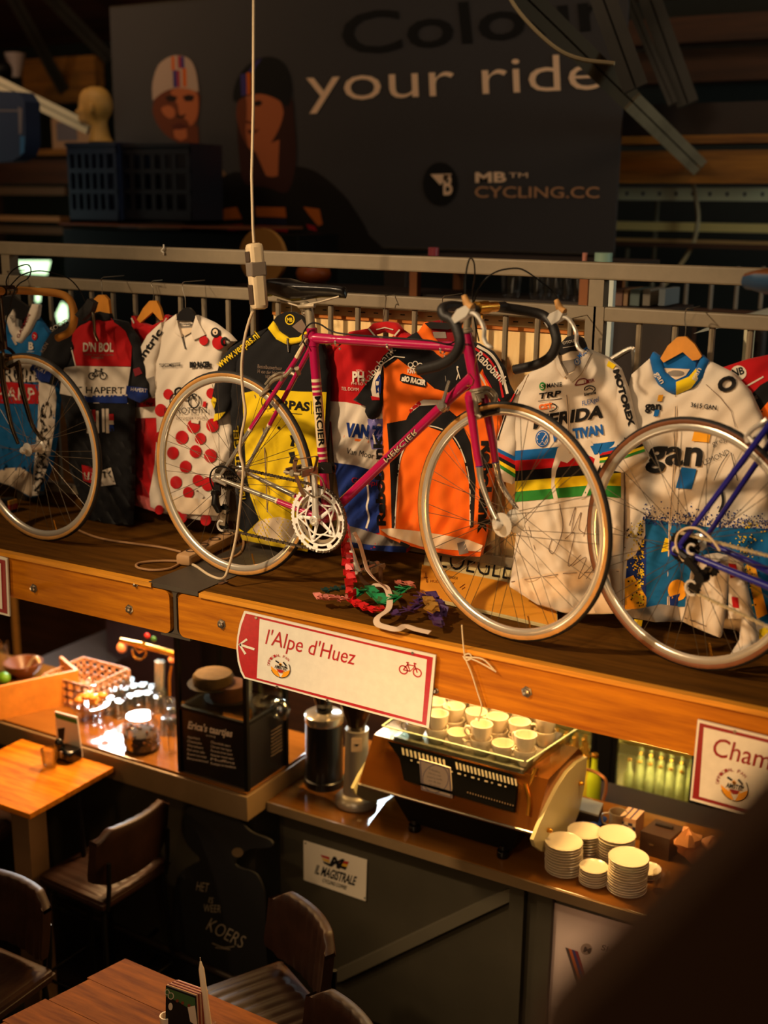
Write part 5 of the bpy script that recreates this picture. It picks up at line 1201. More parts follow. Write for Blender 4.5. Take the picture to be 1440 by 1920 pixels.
J.p([(752, 1014), (770, 1022), (766, 1028), (750, 1021)], K_).p([(858, 1018), (872, 1014), (880, 1036), (862, 1040)], G_)
J.t('Rabobank', (724, 985), (716, 815), 15, tk, .05, up=(-1, 0)).t('Rabobank', (905, 826), (898, 1000), 20, tk, .06, up=(1, 0))
J.t('KNWU', (765, 699), (790, 701), 8, tw, .03).l(circ(771, 684, 4.5, 4.5, 10), 1.8, tw, True).l(circ(780, 682, 4.5, 5, 10), 1.8, tw, True).l(circ(789, 685, 4.5, 4.5, 10), 1.8, tw, True).l([(770, 690), (790, 691)], 2, tw)
J.p([(752, 702), (756, 700), (800, 712), (801, 722), (797, 726), (756, 717), (751, 713)], K_).t('BIO RACER', (754, 713), (799, 722), 9, tw, .06)
J.l([(858, 690), (861, 700), (857, 712)], 2, tw).l([(861, 700), (864, 710)], 2, tw).c(859, 688, 2, tw)
J.part('sleeve', [(742, 646), (718, 668), (706, 690), (690, 715), (670, 742), (662, 750), (686, 762), (684, 772), (690, 784), (698, 787), (706, 782), (716, 760), (718, 720), (718, 684), (732, 664)], K_, -.006)
J.p([(700, 712), (712, 686), (718, 684), (714, 700), (710, 725), (712, 745), (700, 748), (696, 730)], W_).p([(704, 715), (713, 700), (716, 720), (714, 738), (706, 738)], N_).p([(696, 742), (712, 745), (713, 750), (698, 750)], R_).l([(716, 684), (740, 668), (760, 670)], 2, tw)
J.t('Rabobank', (687, 722), (744, 656), 14, tw, .0)
J.part('sleeve', [(868, 636), (895, 645), (922, 660), (943, 690), (952, 722), (962, 740), (940, 762), (922, 740), (905, 700), (888, 668)], K_, -.006)
J.l(curve2([(895, 648), (922, 665), (940, 695), (952, 738)]), 5, tw).l(curve2([(891, 653), (916, 672), (934, 702), (944, 745)]), 4, tr).l(curve2([(880, 672), (902, 705), (922, 738), (934, 756)]), 4, tw).l(curve2([(884, 668), (906, 700), (928, 738), (938, 752)]), 3, tr)
J.t('Rabobank', (891, 668), (944, 722), 15, tw, .015)
J.part('collar', [(784, 622), (796, 604), (806, 606), (812, 630), (826, 650), (842, 650), (856, 632), (858, 612), (868, 614), (874, 640), (854, 658), (832, 674), (808, 656)], O_, -.006).l([(800, 644), (818, 664), (832, 674)], 2, tk)
J.part('collar_back', [(800, 605), (822, 600), (860, 608), (858, 632), (842, 652), (826, 650), (810, 632)], D_, .012, 0).p([(800, 606), (858, 608), (858, 618), (800, 616)], O_).p([(812, 622), (836, 622), (838, 634), (815, 634)], G_)
J.zip([(832, 672), (840, 735)], K_, 3); J.done()
hanger([(796, 606), (806, 604), (842, 606), (858, 612), (840, 618), (806, 616)], [(834, 554), (830, 560), (829, 580), (827, 606)], 3.312, M_hblk, 'black hanger in the orange jersey')

# 8 white rainbow-stripe jersey ------------------------------------------------------
b8 = [(1040, 668), (1048, 690), (1060, 706), (1078, 698), (1100, 655), (1140, 672), (1160, 700), (1165, 760), (1165, 850), (1165, 960), (1163, 1060), (1162, 1150), (1110, 1152), (1060, 1150), (1010, 1135), (955, 1100), (960, 1070), (968, 1000), (966, 930), (963, 860), (965, 800), (968, 740), (985, 705), (1015, 684)]
J = Jersey('white Merida Multivan jersey with rainbow stripes across the chest', b8, 3.305, W_, .0055, 7.7, zt=2.35)
bx = (966, 1113, 1165); ys = ((845, 832, 826), (863, 855, 850), (883, 870, 866), (902, 890, 886), (922, 909, 911), (941, 928, 934))
for k, m in enumerate((A_, R_, K_, Y_, E_)): J.p([(bx[0], ys[k][0]), (bx[1], ys[k][1]), (bx[2], ys[k][2]), (bx[2], ys[k+1][2]), (bx[1], ys[k+1][1]), (bx[0], ys[k+1][0])], m, .0022)
J.k = 3
J.p([(1046, 840), (1060, 829), (1108, 826), (1124, 850), (1128, 866), (1113, 858), (1098, 850), (1080, 854), (1064, 868), (1052, 864), (1044, 882), (1040, 905), (1048, 939), (1040, 941), (1034, 915), (1035, 880)], W_)
J.p([(1118, 852), (1128, 866), (1118, 890), (1098, 934), (1089, 936), (1108, 895)], W_)
J.l([(985, 960), (1004, 1030)], 1, tg)
for P in ([(1050, 945), (1056, 990), (1040, 1035), (1030, 1030), (1036, 1010)], [(1068, 985), (1080, 950), (1072, 1000), (1090, 960), (1086, 990), (1098, 1000)], [(1060, 1010), (1078, 1000), (1066, 1060), (1090, 1040)], [(1095, 1005), (1105, 975), (1110, 1010), (1124, 950)], [(1075, 1060), (1100, 1045), (1085, 1085), (1110, 1060)], [(1118, 985), (1130, 960), (1128, 990)], [(1100, 1085), (1118, 1060)]): J.l(curve2(P), 1.3, tg)
J.c(1018, 724, 6, te, 8).t('S', (1014.5, 729), (1021, 729), 9, tw, .01).t('MANIE', (1027, 727), (1055, 724), 8, tk, .02)
J.t('TRP', (1010, 748), (1052, 742), 10, tk, .03, .35).l([(1010, 752), (1055, 747)], 1.2, tk)
J.l(curve2([(1079, 722), (1086, 712), (1098, 710), (1104, 716), (1094, 720), (1080, 722)]), 2, tm).t('LAZER', (1097, 719), (1116, 715), 6, tm, .02)
J.l(circ(1107, 729, 10, 6, 14, 0, 2.6, 7.2), 2, tk).l([(1100, 731), (1106, 727), (1113, 730)], 2, tk).t('biemme', (1097, 742), (1119, 738), 6, tk, .03)
J.t('FLEXgel', (1093, 761), (1124, 752), 9, tb, 0, .2)
J.t('CST.', (1012, 768), (1040, 764), 9, to, .05).l(circ(1028, 763, 17, 8, 16, 0, -1.4, 1.4), 2, tk)
J.t('MERIDA', (1001, 803), (1132, 781), 21, tk, .045, .3)
J.c(1018, 822, 13, tb, 16).c(1018, 822, 11, tw, 13.6).c(1018, 822, 10, tb, 12.6).l([(1011, 813), (1018, 824), (1025, 813)], 1.8, tw).l([(1009, 822), (1014, 832), (1018, 826), (1022, 832), (1027, 822)], 1.8, tw)
J.t('MULTIVAN', (1040, 827), (1133, 813), 17, tb, .05)
J.p([(1108, 836), (1130, 830), (1122, 850), (1116, 852)], A_)
J.p([(958, 1092), (985, 1082), (1060, 1070), (1163, 1066), (1162, 1148), (1110, 1150), (1060, 1148), (1010, 1133)], L_, .0014).l([(960, 1090), (1010, 1082), (1060, 1074), (1162, 1070)], 1.5, tg)
J.part('sleeve', [(1138, 671), (1162, 692), (1176, 730), (1190, 790), (1200, 826), (1212, 858), (1168, 886), (1125, 878), (1120, 852), (1150, 832), (1156, 780), (1156, 720)], W_, -.008)
J.t('MOTOREX', (1150, 694), (1180, 800), 11, tk, .06, up=(.95, -.28))
cy0 = ((1120, 846), (1152, 838), (1202, 822)); cy1 = ((1124, 872), (1160, 868), (1212, 850))
def mixp(t): return [(a[0]+(b[0]-a[0])*t, a[1]+(b[1]-a[1])*t) for a, b in zip(cy0, cy1)]
for k, m in enumerate((A_, R_, K_, Y_, E_)):
    a = mixp(k*.17); b = mixp((k+1)*.17); J.p(a+b[::-1], m, .003)
J.p([(1158, 834), (1174, 828), (1178, 842), (1162, 848)], N_, .0045).l([(1160, 838), (1176, 833)], 3, tr).t('UCI', (1174, 830), (1200, 822), 10, tk, .01)
J.p([(1142, 676), (1156, 684), (1150, 692), (1138, 686)], Y_)
J.part('sleeve', [(990, 702), (970, 726), (948, 772), (932, 820), (925, 862), (936, 900), (960, 908), (966, 860), (966, 800), (972, 745)], W_, -.004)
for k, m in enumerate((A_, R_, K_, Y_, E_)): J.p([(930+2*k, 838+8*k), (967, 856+8*k), (967, 864+8*k), (931+2*k, 846+8*k)], m, .003)
J.l([(972, 730), (950, 775), (934, 825)], 2, tk).l([(966, 738), (952, 766)], 3, tr)
J.part('collar', [(1100, 655), (1108, 664), (1090, 700), (1074, 716), (1060, 706), (1078, 696)], W_, -.012, .004).c(1083, 678, 6, tb, 7).c(1083, 678, 4.6, tw, 5.6).l([(1080, 674), (1083, 681), (1086, 674)], 1.2, tb).t('MULTI', (1088, 672), (1106, 656), 8, tb, .03)
J.part('collar', [(1040, 668), (1044, 660), (1050, 680), (1062, 704), (1056, 708), (1044, 690)], W_, -.01, .004)
J.part('collar_back', [(1043, 664), (1068, 656), (1100, 656), (1078, 698), (1060, 708), (1050, 690)], L_, .01, 0).p([(1048, 678), (1086, 672), (1078, 694), (1060, 702), (1052, 694)], G_)
J.zip([(1060, 706), (1066, 760), (1070, 850)], L_, 5); J.done()
T = [lambda mb, s: put(mb, 'OTOUT', (1056, 646), (1082, 640), 5, s, .002, 2, .01), lambda mb, s: stroke(mb, [(1056, 652), (1080, 648), (1084, 636)], 1, s, .002, 2)]
hanger([(1044, 668), (1050, 645), (1062, 632), (1078, 627), (1092, 634), (1098, 648), (1100, 658), (1070, 658)], [(1074, 596), (1071, 602), (1071, 615), (1071, 630)], 3.312, M_hblk, 'black hanger with small white lettering in the white rainbow-stripe jersey', T)

# 9 gan jersey -------------------------------------------------------------------------
b9 = [(1218, 672), (1232, 715), (1268, 738), (1302, 722), (1328, 678), (1372, 700), (1405, 735), (1426, 780), (1440, 850), (1446, 1000), (1452, 1224), (1420, 1220), (1380, 1182), (1290, 1166), (1230, 1166), (1168, 1150), (1165, 1090), (1172, 1000), (1170, 900), (1172, 800), (1176, 735), (1184, 702)]
J = Jersey('white jersey reading gan with blue and yellow lower half', b9, 3.335, W_, .007, 8.8)
J.p([(1210, 972), (1250, 978), (1330, 988), (1420, 990), (1446, 992), (1450, 1180), (1400, 1150), (1350, 1132), (1270, 1138), (1212, 1138)], B_).p([(1176, 1050), (1192, 1040), (1212, 1000), (1212, 1138), (1170, 1140)], N_, .0024)
J.p([(1172, 1085), (1188, 1078), (1213, 1120), (1212, 1140), (1172, 1142)], AM, .003).p([(1248, 1008), (1262, 1012), (1284, 1022), (1268, 1030), (1240, 1035)], Y_).p(circ(1271, 1106, 18, 20), AM).p([(1256, 1118), (1276, 1112), (1270, 1136), (1256, 1134)], N_)
J.p([(1400, 1060), (1414, 1050), (1440, 1150), (1420, 1160)], AM).p([(1424, 1180), (1446, 1170), (1450, 1222), (1424, 1218)], Y_).p([(1296, 985), (1310, 980), (1300, 1010), (1290, 1010)], B_)
J.p([(1168, 1146), (1212, 1138), (1240, 1132), (1272, 1136), (1276, 1162), (1230, 1166), (1180, 1156)], G_).p([(1190, 1160), (1206, 1162), (1204, 1174), (1192, 1172)], Y_)
rs = random.Random(5)
for _ in range(520):
    x = rs.uniform(1205, 1440); y = 982+(x-1205)*.05-abs(rs.gauss(0, 16)); r = rs.uniform(.6, 1.5); J.cur.add([J.sf(x-r, y-r, .004), J.sf(x+r, y-r, .004), J.sf(x+r, y+r, .004), J.sf(x-r, y+r, .004)], [(3, 2, 1, 0)], tn)
for _ in range(520):
    x = 1208-abs(rs.gauss(0, 13)) if rs.random() < .6 else 1400+rs.gauss(0, 12); y = rs.uniform(975, 1135); r = rs.uniform(.7, 1.6); J.cur.add([J.sf(x-r, y-r, .005), J.sf(x+r, y-r, .005), J.sf(x+r, y+r, .005), J.sf(x-r, y+r, .005)], [(3, 2, 1, 0)], rs.choice((ty, ty, tk)))
J.t('gan', (1210, 768), (1241, 768), 15, tk, .035).p([(1236, 740), (1245, 740), (1242, 752), (1233, 752)], AM).p([(1229, 768), (1238, 768), (1235, 780), (1226, 780)], A_).t('3615 GAN', (1296, 762), (1344, 768), 8, tk, .02)
J.t('gan', (1212, 868), (1316, 872), 47, tk, .03, .1).p([(1304, 803), (1336, 803), (1330, 829), (1298, 826)], AM).p([(1279, 875), (1307, 879), (1298, 917), (1268, 914)], A_)
J.t('greg', (1338, 836), (1364, 826), 10, tk, -.01).t('LEMOND', (1322, 872), (1370, 850), 10, tk, -.01).l(curve2([(1366, 850), (1352, 872), (1340, 900)]), 1.2, tk).l([(1372, 848), (1384, 900)], 1.5, tk)
J.t('O', (1353, 738), (1386, 722), 24, tk, .05).l(circ(1228, 804, 11, 10, 16), 2, tk, True).l(circ(1228, 804, 6, 6, 6), 4, tk, True)
J.l(curve2([(1354, 918), (1357, 940), (1350, 960)]), 5, tk)
J.l([(1325, 720), (1352, 745), (1372, 770), (1380, 800)], 1.2, tg)
J.part('collar', [(1218, 672), (1224, 660), (1240, 672), (1246, 698), (1268, 714), (1292, 706), (1306, 688), (1316, 666), (1328, 678), (1318, 708), (1300, 726), (1268, 742), (1238, 728), (1226, 706)], A_, -.008)
J.p([(1268, 716), (1292, 706), (1306, 690), (1308, 712), (1296, 728), (1268, 741)], Y_).t('gan', (1228, 700), (1240, 720), 10, tw, .01, up=(.85, -.5)).t('gan', (1303, 714), (1316, 692), 10, tw, .01)
J.part('collar_back', [(1240, 672), (1270, 660), (1306, 668), (1304, 690), (1290, 706), (1268, 714), (1248, 698)], A_, .010, 0).p([(1244, 690), (1294, 692), (1286, 704), (1268, 712), (1252, 704)], L_).p(circ(1268, 700, 16, 6), G_)
J.zip([(1268, 740), (1265, 860), (1257, 980), (1254, 1134)], L_, 5); J.done()
hanger([(1238, 672), (1252, 648), (1270, 632), (1286, 631), (1302, 645), (1316, 668), (1310, 674), (1298, 676), (1280, 660), (1244, 680)], [(1294, 578), (1287, 580), (1284, 598), (1286, 616), (1284, 634)], 3.334, M_hwood, 'golden wooden hanger in the white gan jersey')

# 10 red jersey on the far right, 11 pale shirts behind the blue bicycle --------------------
J = Jersey('red and black jersey with a round NB badge at the right edge', [(1352, 690), (1400, 674), (1450, 664), (1500, 668), (1500, 900), (1446, 880), (1440, 820), (1420, 765), (1400, 740), (1372, 706)], 3.385, R_, .006, 9.1)
J.p([(1408, 740), (1426, 722), (1450, 708), (1500, 700), (1500, 900), (1446, 880), (1440, 820), (1420, 765)], K_).c(1385, 699, 15, tw, 14).t('NB', (1375, 706), (1397, 700), 13, tk, .04).l([(1400, 724), (1432, 706)], 3, tw).p([(1424, 772), (1450, 742), (1452, 790), (1440, 800)], O_)
J.t('FE', (1412, 752), (1422, 746), 6, tg); J.done()
J = Jersey('pale sand shirt tail hanging below the gan jersey behind the blue bicycle', [(1300, 1046), (1340, 1040), (1366, 1046), (1362, 1100), (1356, 1160), (1350, 1196), (1310, 1180), (1281, 1166), (1288, 1110)], 3.24, W_, .004, 2.9, zt=2.37)
J.l([(1284, 1158), (1320, 1172), (1352, 1186)], 1.6, tg).t('BCB', (1338, 1078), (1352, 1052), 9, tk, .03, up=(-1, -.1)); J.done()
J = Jersey('pinkish white cloth with red patches hanging behind the blue bicycle chain', [(1366, 1040), (1388, 1050), (1400, 1110), (1412, 1170), (1424, 1226), (1384, 1240), (1360, 1246), (1372, 1222), (1386, 1200), (1390, 1160), (1366, 1160)], 3.24, W_, .005, 1.9, zt=2.33)
J.p([(1366, 1056), (1380, 1058), (1386, 1080), (1370, 1084)], R_).p([(1372, 1118), (1384, 1120), (1386, 1140), (1374, 1138)], R_); J.done()
# ================================================================== bar
M_top = mat('bar_top_wood', (118, 74, 28), rough=.10, noise=.14, nscale=5, stretch=(.4, 4, 4)); M_lip = mat('bar_edge', (122, 98, 66), rough=.5, noise=.06, nscale=10)
M_cer = mat('cream_ceramic', (238, 226, 204), rough=.2, coat=.4); M_glass = glass('clear_glass'); M_thin = glass('pane_glass', (225, 225, 215), .05)
M_leath = mat('brown_leather', (44, 24, 15), rough=.48, spec=.32, noise=.3, nscale=9, bump=.2, bscale=90); M_leg = mat('black_metal_leg', (22, 20, 20), rough=.4, metal=.4)
M_warmrefl = mat('bronze_panel', (176, 106, 40), rough=.2, metal=.75); M_silver = mat('silver_body', (176, 168, 156), rough=.35, metal=.6)
ZL, ZRr = 1.14, 1.05
YLF = (onZ(150, 1400, ZL).y+onZ(460, 1485, ZL).y)/2
lc = thing('bar_counter', 'left and higher part of the bar counter with thick pale edge and orange-lit wooden top', 'counter', (-3.9, 3.8, 0))
xe = onZ(463, 1486, ZL).x+.012
obj('worktop', MB().box(-5.4, xe-.01, YLF+.012, 4.24, ZL-.012, ZL, bev=.004), M_top, lc)
obj('thick_edge', MB().box(-5.4, xe, YLF, 4.25, ZL-.125, ZL-.012, bev=.006), M_lip, lc)
obj('front_panel', MB().box(-5.4, xe-.06, 3.75, 4.18, .12, ZL-.125), M_olive, lc)
obj('plinth', MB().box(-5.4, xe-.1, 3.78, 4.1, 0, .12), M_dark, lc)
rc = thing('bar_counter', 'right and lower part of the bar counter under the coffee machine with dark olive front', 'counter', (-1.1, 4.0, 0))
obj('worktop', MB().box(xe+.002, .8, 3.762, 4.5, ZRr-.045, ZRr, bev=.004), M_top, rc)
obj('edge_strip', MB().box(xe+.002, .8, 3.752, 3.762, ZRr-.042, ZRr-.002), M_lip, rc)
obj('front_panel', MB().box(xe+.002, .8, 3.85, 4.45, .1, ZRr-.045), M_olive, rc)
for px in (968, 1020): x = onY(px, 1760, 3.83).x; obj('post', MB().box(x-.03, x+.03, 3.815, 3.85, .1, ZRr-.05), M_olive, rc)
a = onY(955, 1664, 3.838); b = onY(988, 1673, 3.838); c = onY(640, 1838, 3.838); d = onY(606, 1830, 3.838)
obj('diagonal_brace', MB().prism([a-V((0, .016, 0)), b-V((0, .016, 0)), c-V((0, .016, 0)), d-V((0, .016, 0))], (0, .028, 0)), mat('brace_grey', (92, 84, 66), rough=.5), rc)
obj('plinth', MB().box(xe+.002, .8, 3.9, 4.4, 0, .1), M_dark, rc)
x = onY(1030, 1700, 3.846).x; obj('dark_trim', MB().box(x-.012, x-.002, 3.836, 3.85, .1, ZRr-.06), M_black, rc)

# posters on the front
sf = YP(3.842); mb = MB(); sheet(mb, [(569, 1576), (688, 1613), (685.5, 1690), (569.5, 1650)], sf, 0, 0, 60, .004)
put(mb, 'IL MAGISTRALE', (590, 1637), (665, 1660), 16, sf, .001, 1, .03); put(mb, 'CYCLING COFFEE', (604, 1653), (649, 1668), 6.5, sf, .001, 1, .02)
put(mb, 'M', (617, 1622), (638, 1628), 17, sf, .0016, 1, .06, .2)
for k, c in enumerate((2, 3, 1)):
    sheet(mb, [(601+k*2, 1602+k*6), (618, 1607+k*6), (618, 1612+k*6), (604+k*2, 1607+k*6)], sf, .001, c, 60)
    sheet(mb, [(637, 1612+k*5), (655-k*2, 1616+k*5), (652-k*2, 1621+k*5), (637, 1617+k*5)], sf, .001, c, 60)
for (x, y) in ((573, 1581), (684, 1684)): sheet(mb, circ(x, y, 1.6), sf, .001, 1, 60)
obj('plaque', mb, [mat('plaque_white', (222, 206, 180), rough=.4), I_black, ink('plaque_red', (170, 40, 30)), ink('plaque_yellow', (210, 160, 40))], None, 'white plaque with winged M badge reading IL MAGISTRALE on the counter front', 'sign')
mb = MB(); sheet(mb, [(1032, 1691), (1560, 1850), (1560, 2200), (1028, 2020)], sf, 0, 0, 90, .004)
put(mb, 'SHARE', (1127, 1781), (1185, 1800), 10, sf, .001, 1, .01); sheet(mb, circ(1100, 1780, 11), sf, .001, 2, 60); put(mb, 'M', (1094, 1784), (1107, 1788), 9, sf, .0016, 1, .05)
for k, c in enumerate((1, 3, 4, 5)): sheet(mb, [(1060+k*6, 1776+k*2), (1066+k*6, 1778+k*2), (1096+k*6, 1870+k*2), (1090+k*6, 1868+k*2)], sf, .001, c, 60)
obj('poster', mb, [mat('poster_pale', (206, 178, 158), rough=.6), ink('poster_dark', (70, 56, 50)), ink('poster_grey', (150, 124, 106)), ink('poster_orange', (180, 90, 40)), ink('poster_blue', (60, 56, 96)), ink('poster_red', (140, 44, 50))], None, 'pale pinkish poster with diagonal coloured stripes on the counter front, lower right', 'poster')
# black cut-out chalkboard
sf = YP(3.66); O = curve2([(352, 1516), (392, 1508), (440, 1532), (470, 1560), (505, 1575), (508, 1588), (470, 1592), (455, 1600), (440, 1618), (450, 1628), (480, 1640), (496, 1680), (498, 1760), (500, 1850), (470, 1868), (335, 1842), (326, 1760), (327, 1680), (336, 1640), (360, 1622), (376, 1612), (352, 1585), (340, 1550)], 4, True)
mb = MB(); sheet(mb, O, sf, 0, 0, 30, .012)
put(mb, 'HET', (368, 1669), (390, 1673), 17, sf, .002, 1, -.012); put(mb, 'IS', (391, 1692), (399, 1694), 11, sf, .002, 1, -.012); put(mb, 'WEER', (382, 1709), (414, 1711), 14, sf, .002, 1, -.012)
put(mb, 'KOERS', (386, 1742), (452, 1778), 24, sf, .002, 1, -.016); stroke(mb, curve2([(398, 1768), (420, 1776), (440, 1774)]), 1.2, sf, .002, 1); stroke(mb, [(404, 1776), (432, 1780)], 1.2, sf, .002, 1)
sheet(mb, circ(446, 1598, 11, 9), sf, .002, 2, 40)
obj('chalkboard_cutout', mb, [mat('chalkboard_black', (24, 22, 21), rough=.7), ink('chalk', (190, 170, 140)), ink('dull_tan', (110, 88, 60))], None, 'black cut-out chalkboard with the chalked words HET IS WEER KOERS', 'chalkboard')

# foot rail
fr_ = thing('foot_rail', 'dark metal foot rail with loop brackets along the bar foot', 'rail', (-3.6, 3.6, .15))
a = onZ(0, 1640, .25); b = onZ(452, 1842, .25); d = (b-a); obj('rail_tube', MB().tube([a-d*.6, b+d*.5], .016, 10), mat('worn_rail', (90, 78, 66), rough=.35, metal=.8), fr_)
for t in (.12, .62, 1.02):
    p = a+d*t; obj('bracket', MB().tube(spline([p+V((0, .12, -.02)), p+V((0, 0, -.03)), p+V((0, -.02, -.05)), p+V((0, -.02, -.14)), p+V((0, .03, -.16)), p+V((0, .12, -.16))], 4), .009, 8), M_leg, fr_)

# ---- pastry case
vc = thing('pastry_case', "black-framed glass pastry case with the white heading Erica's taartjes", 'display case', (-2.9, 3.8, ZL))
x0, x1, y0, y1 = onZ(338, 1446, ZL).x, xe-.018, YLF+.03, YLF+.31; zt = 1.80; zm = onY(340, 1326, y0).z
bm_ = MB().box(x0, x1, y0, y0+.006, ZL+.01, zm).box(x1-.006, x1, y0, y1, ZL+.01, zm).box(x0, x0+.006, y0, y1, ZL+.01, zm).box(x0, x1, y0, y1, ZL, ZL+.012)
obj('menu_panel', bm_, mat('case_black', (20, 17, 16), rough=.35), vc)
mb = MB(); sf = YP(y0-.001)
put(mb, "Erica's taartjes", (352, 1365), (435, 1382), 13, sf, .001, 0, .03); put(mb, 'vers van de dag', (386, 1380), (404, 1383), 4, sf, .001, 0)
for k, s in enumerate(('Appeltaart', 'Cheesecake', 'Worteltaart', 'Red velvet cake', 'Brownie met noten', 'Bananenbrood')): put(mb, s, (351, 1383+k*8), (351+24+k*3, 1387.5+k*8.6), 4.6, sf, .001, 0)
for k, s in enumerate(('Chocolade taart', 'Citroen meringue', 'Perenkruimel taart', 'Rabarber kwark taart', 'Muffins', 'Koekjes en bonbons')): put(mb, s, (395, 1393+k*8), (432+k*2, 1401+k*8), 4.6, sf, .001, 0)
obj('menu_lettering', mb, ink('case_white', (220, 200, 180)), vc)
mb = MB(); sfx = Plane((x1+.001, 0, 0), (1, 0, 0))
for k in range(8): mb.prism([(x1+.0012, y0+.17, ZL+.2-k*.016), (x1+.0012, y0+.25, ZL+.2-k*.016), (x1+.0012, y0+.25, ZL+.195-k*.016), (x1+.0012, y0+.17, ZL+.195-k*.016)], (.0003, 0, 0))
obj('side_lettering', mb, ink('case_dim', (120, 104, 90)), vc)
for (x, y) in ((x0, y0), (x1, y0), (x0, y1), (x1, y1)): obj('frame_post', MB().box(x-.009, x+.009, y-.009, y+.009, ZL, zt), M_black, vc)
for R_ in ((x0, x1, y0-.008, y0+.008, zm-.006, zm+.008), (x1-.008, x1+.008, y0, y1, zm-.006, zm+.008), (x0, x1, y0-.008, y0+.008, zt-.01, zt), (x0, x1, y1-.008, y1+.008, zt-.01, zt), (x0-.008, x0+.008, y0, y1, zt-.01, zt), (x1-.008, x1+.008, y0, y1, zt-.01, zt)): obj('frame_rail', MB().box(*R_), M_black, vc)
obj('glass_pane', MB().box(x0, x1, y0-.001, y0+.002, zm, zt-.01), M_thin, vc); obj('glass_pane', MB().box(x1-.002, x1+.001, y0, y1, zm, zt-.01), M_thin, vc)
obj('glass_shelf', MB().box(x0+.01, x1-.01, y0+.01, y1-.01, zm+.012, zm+.018), M_thin, vc)
def cake(c, r, h, m1, m2, lab, n):
    o = thing(n, lab, 'cake', c); obj('sponge', MB().lathe([(0, 0), (r, 0), (r*1.02, h*.7), (r*.92, h), (0, h*1.04)], c, n=22), m1, o); obj('stand', MB().lathe([(r*1.25, -.006), (r*1.3, .0), (0, 0)], c, n=22), m2, o)
cake(V(((x0+x1)/2-.02, (y0+y1)/2, zm+.03)), .08, .06, mat('cake_brown', (110, 62, 30), rough=.7, noise=.3, nscale=30), mat('plate_dark', (60, 50, 44), rough=.3), 'brown cake on the glass shelf low in the pastry case', 'cake')
cake(onY(400, 1280, (y0+y1)/2-.02), .085, .045, mat('cake_crust', (120, 92, 60), rough=.8, noise=.25, nscale=25), mat('plate_dark', (60, 50, 44)), 'pale crusted pie high in the pastry case', 'pie')
p = onY(526, 1330, y1-.08); obj('plastic_bag', MB().ball(p, (.045, .04, .05), 12), glass('bag_film', (220, 226, 230), .3, .15), None, 'clear crumpled bag inside the right side of the pastry case', 'bag')

# ---- things on the left counter
def onL(x, y): return onZ(x, y, ZL)
M_box = mat('orange_wood', (206, 132, 48), rough=.45, noise=.15, nscale=6, stretch=(.4, 3, 3))
a = onL(-8, 1352); b = onL(150, 1316); d = (b-a).normalized(); s = V((-d.y, d.x, 0)); tr_ = thing('wooden_tray_box', 'long orange wooden box standing on the left bar counter at the left edge', 'box', (a+b)/2)
h = .165
obj('front_board', MB().hexa([a, b, b+s*.014, a+s*.014, a+V((0, 0, h)), b+V((0, 0, h)), b+s*.014+V((0, 0, h)), a+s*.014+V((0, 0, h))]), M_box, tr_)
e = b+s*.22; obj('end_board', MB().hexa([b+s*.014-d*.014, b+s*.014, e, e-d*.014, b+s*.014-d*.014+V((0, 0, h)), b+s*.014+V((0, 0, h)), e+V((0, 0, h)), e-d*.014+V((0, 0, h))]), M_box, tr_)
obj('bottom_board', MB().hexa([a+s*.014, b+s*.014-d*.014, e-d*.014, a+s*.22, a+s*.014+V((0, 0, .01)), b+s*.014-d*.014+V((0, 0, .01)), e-d*.014+V((0, 0, .01)), a+s*.22+V((0, 0, .01))]), M_box, tr_)
# basket with square holes
zk = ZL+.13; c0 = onZ(157, 1233, zk); c1 = onZ(238, 1256, zk); wx = c1.x-c0.x; M_bask = mat('pink_beige_basket', (200, 150, 116), rough=.5)
bk = thing('plastic_basket', 'beige plastic basket with square holes behind the orange wooden box', 'basket', (c0.x+wx/2, c0.y-.14, ZL))
def lattice(mb, p, u, v, nu, nv, th):
    nrm = u.cross(v).normalized()*th
    for i in range(nu+1): q = p+u*(i/nu)-u*(.22/nu); mb.prism([q, q+u*(.44/nu), q+u*(.44/nu)+v, q+v], nrm)
    for j in range(nv+1): q = p+v*(j/nv)-v*(.2/nv); mb.prism([q, q+u, q+u+v*(.4/nv), q+v*(.4/nv)], nrm)
mb = MB(); q = V((c0.x, c0.y, ZL+.01)); lattice(mb, q, V((wx, 0, 0)), V((0, 0, .118)), 6, 3, .004); obj('back_wall', mb, M_bask, bk)
mb = MB(); lattice(mb, q, V((0, -.27, 0)), V((0, 0, .118)), 7, 3, .004); obj('side_wall', mb, M_bask, bk)
mb = MB(); lattice(mb, q+V((wx, 0, 0)), V((0, -.27, 0)), V((0, 0, .118)), 7, 3, .004); obj('side_wall', mb, M_bask, bk)
mb = MB(); lattice(mb, q-V((0, .27, 0)), V((wx, 0, 0)), V((0, 0, .118)), 6, 3, .004); obj('front_wall', mb, M_bask, bk)
obj('base', MB().box(c0.x, c0.x+wx, c0.y-.27, c0.y, ZL, ZL+.01), M_bask, bk)
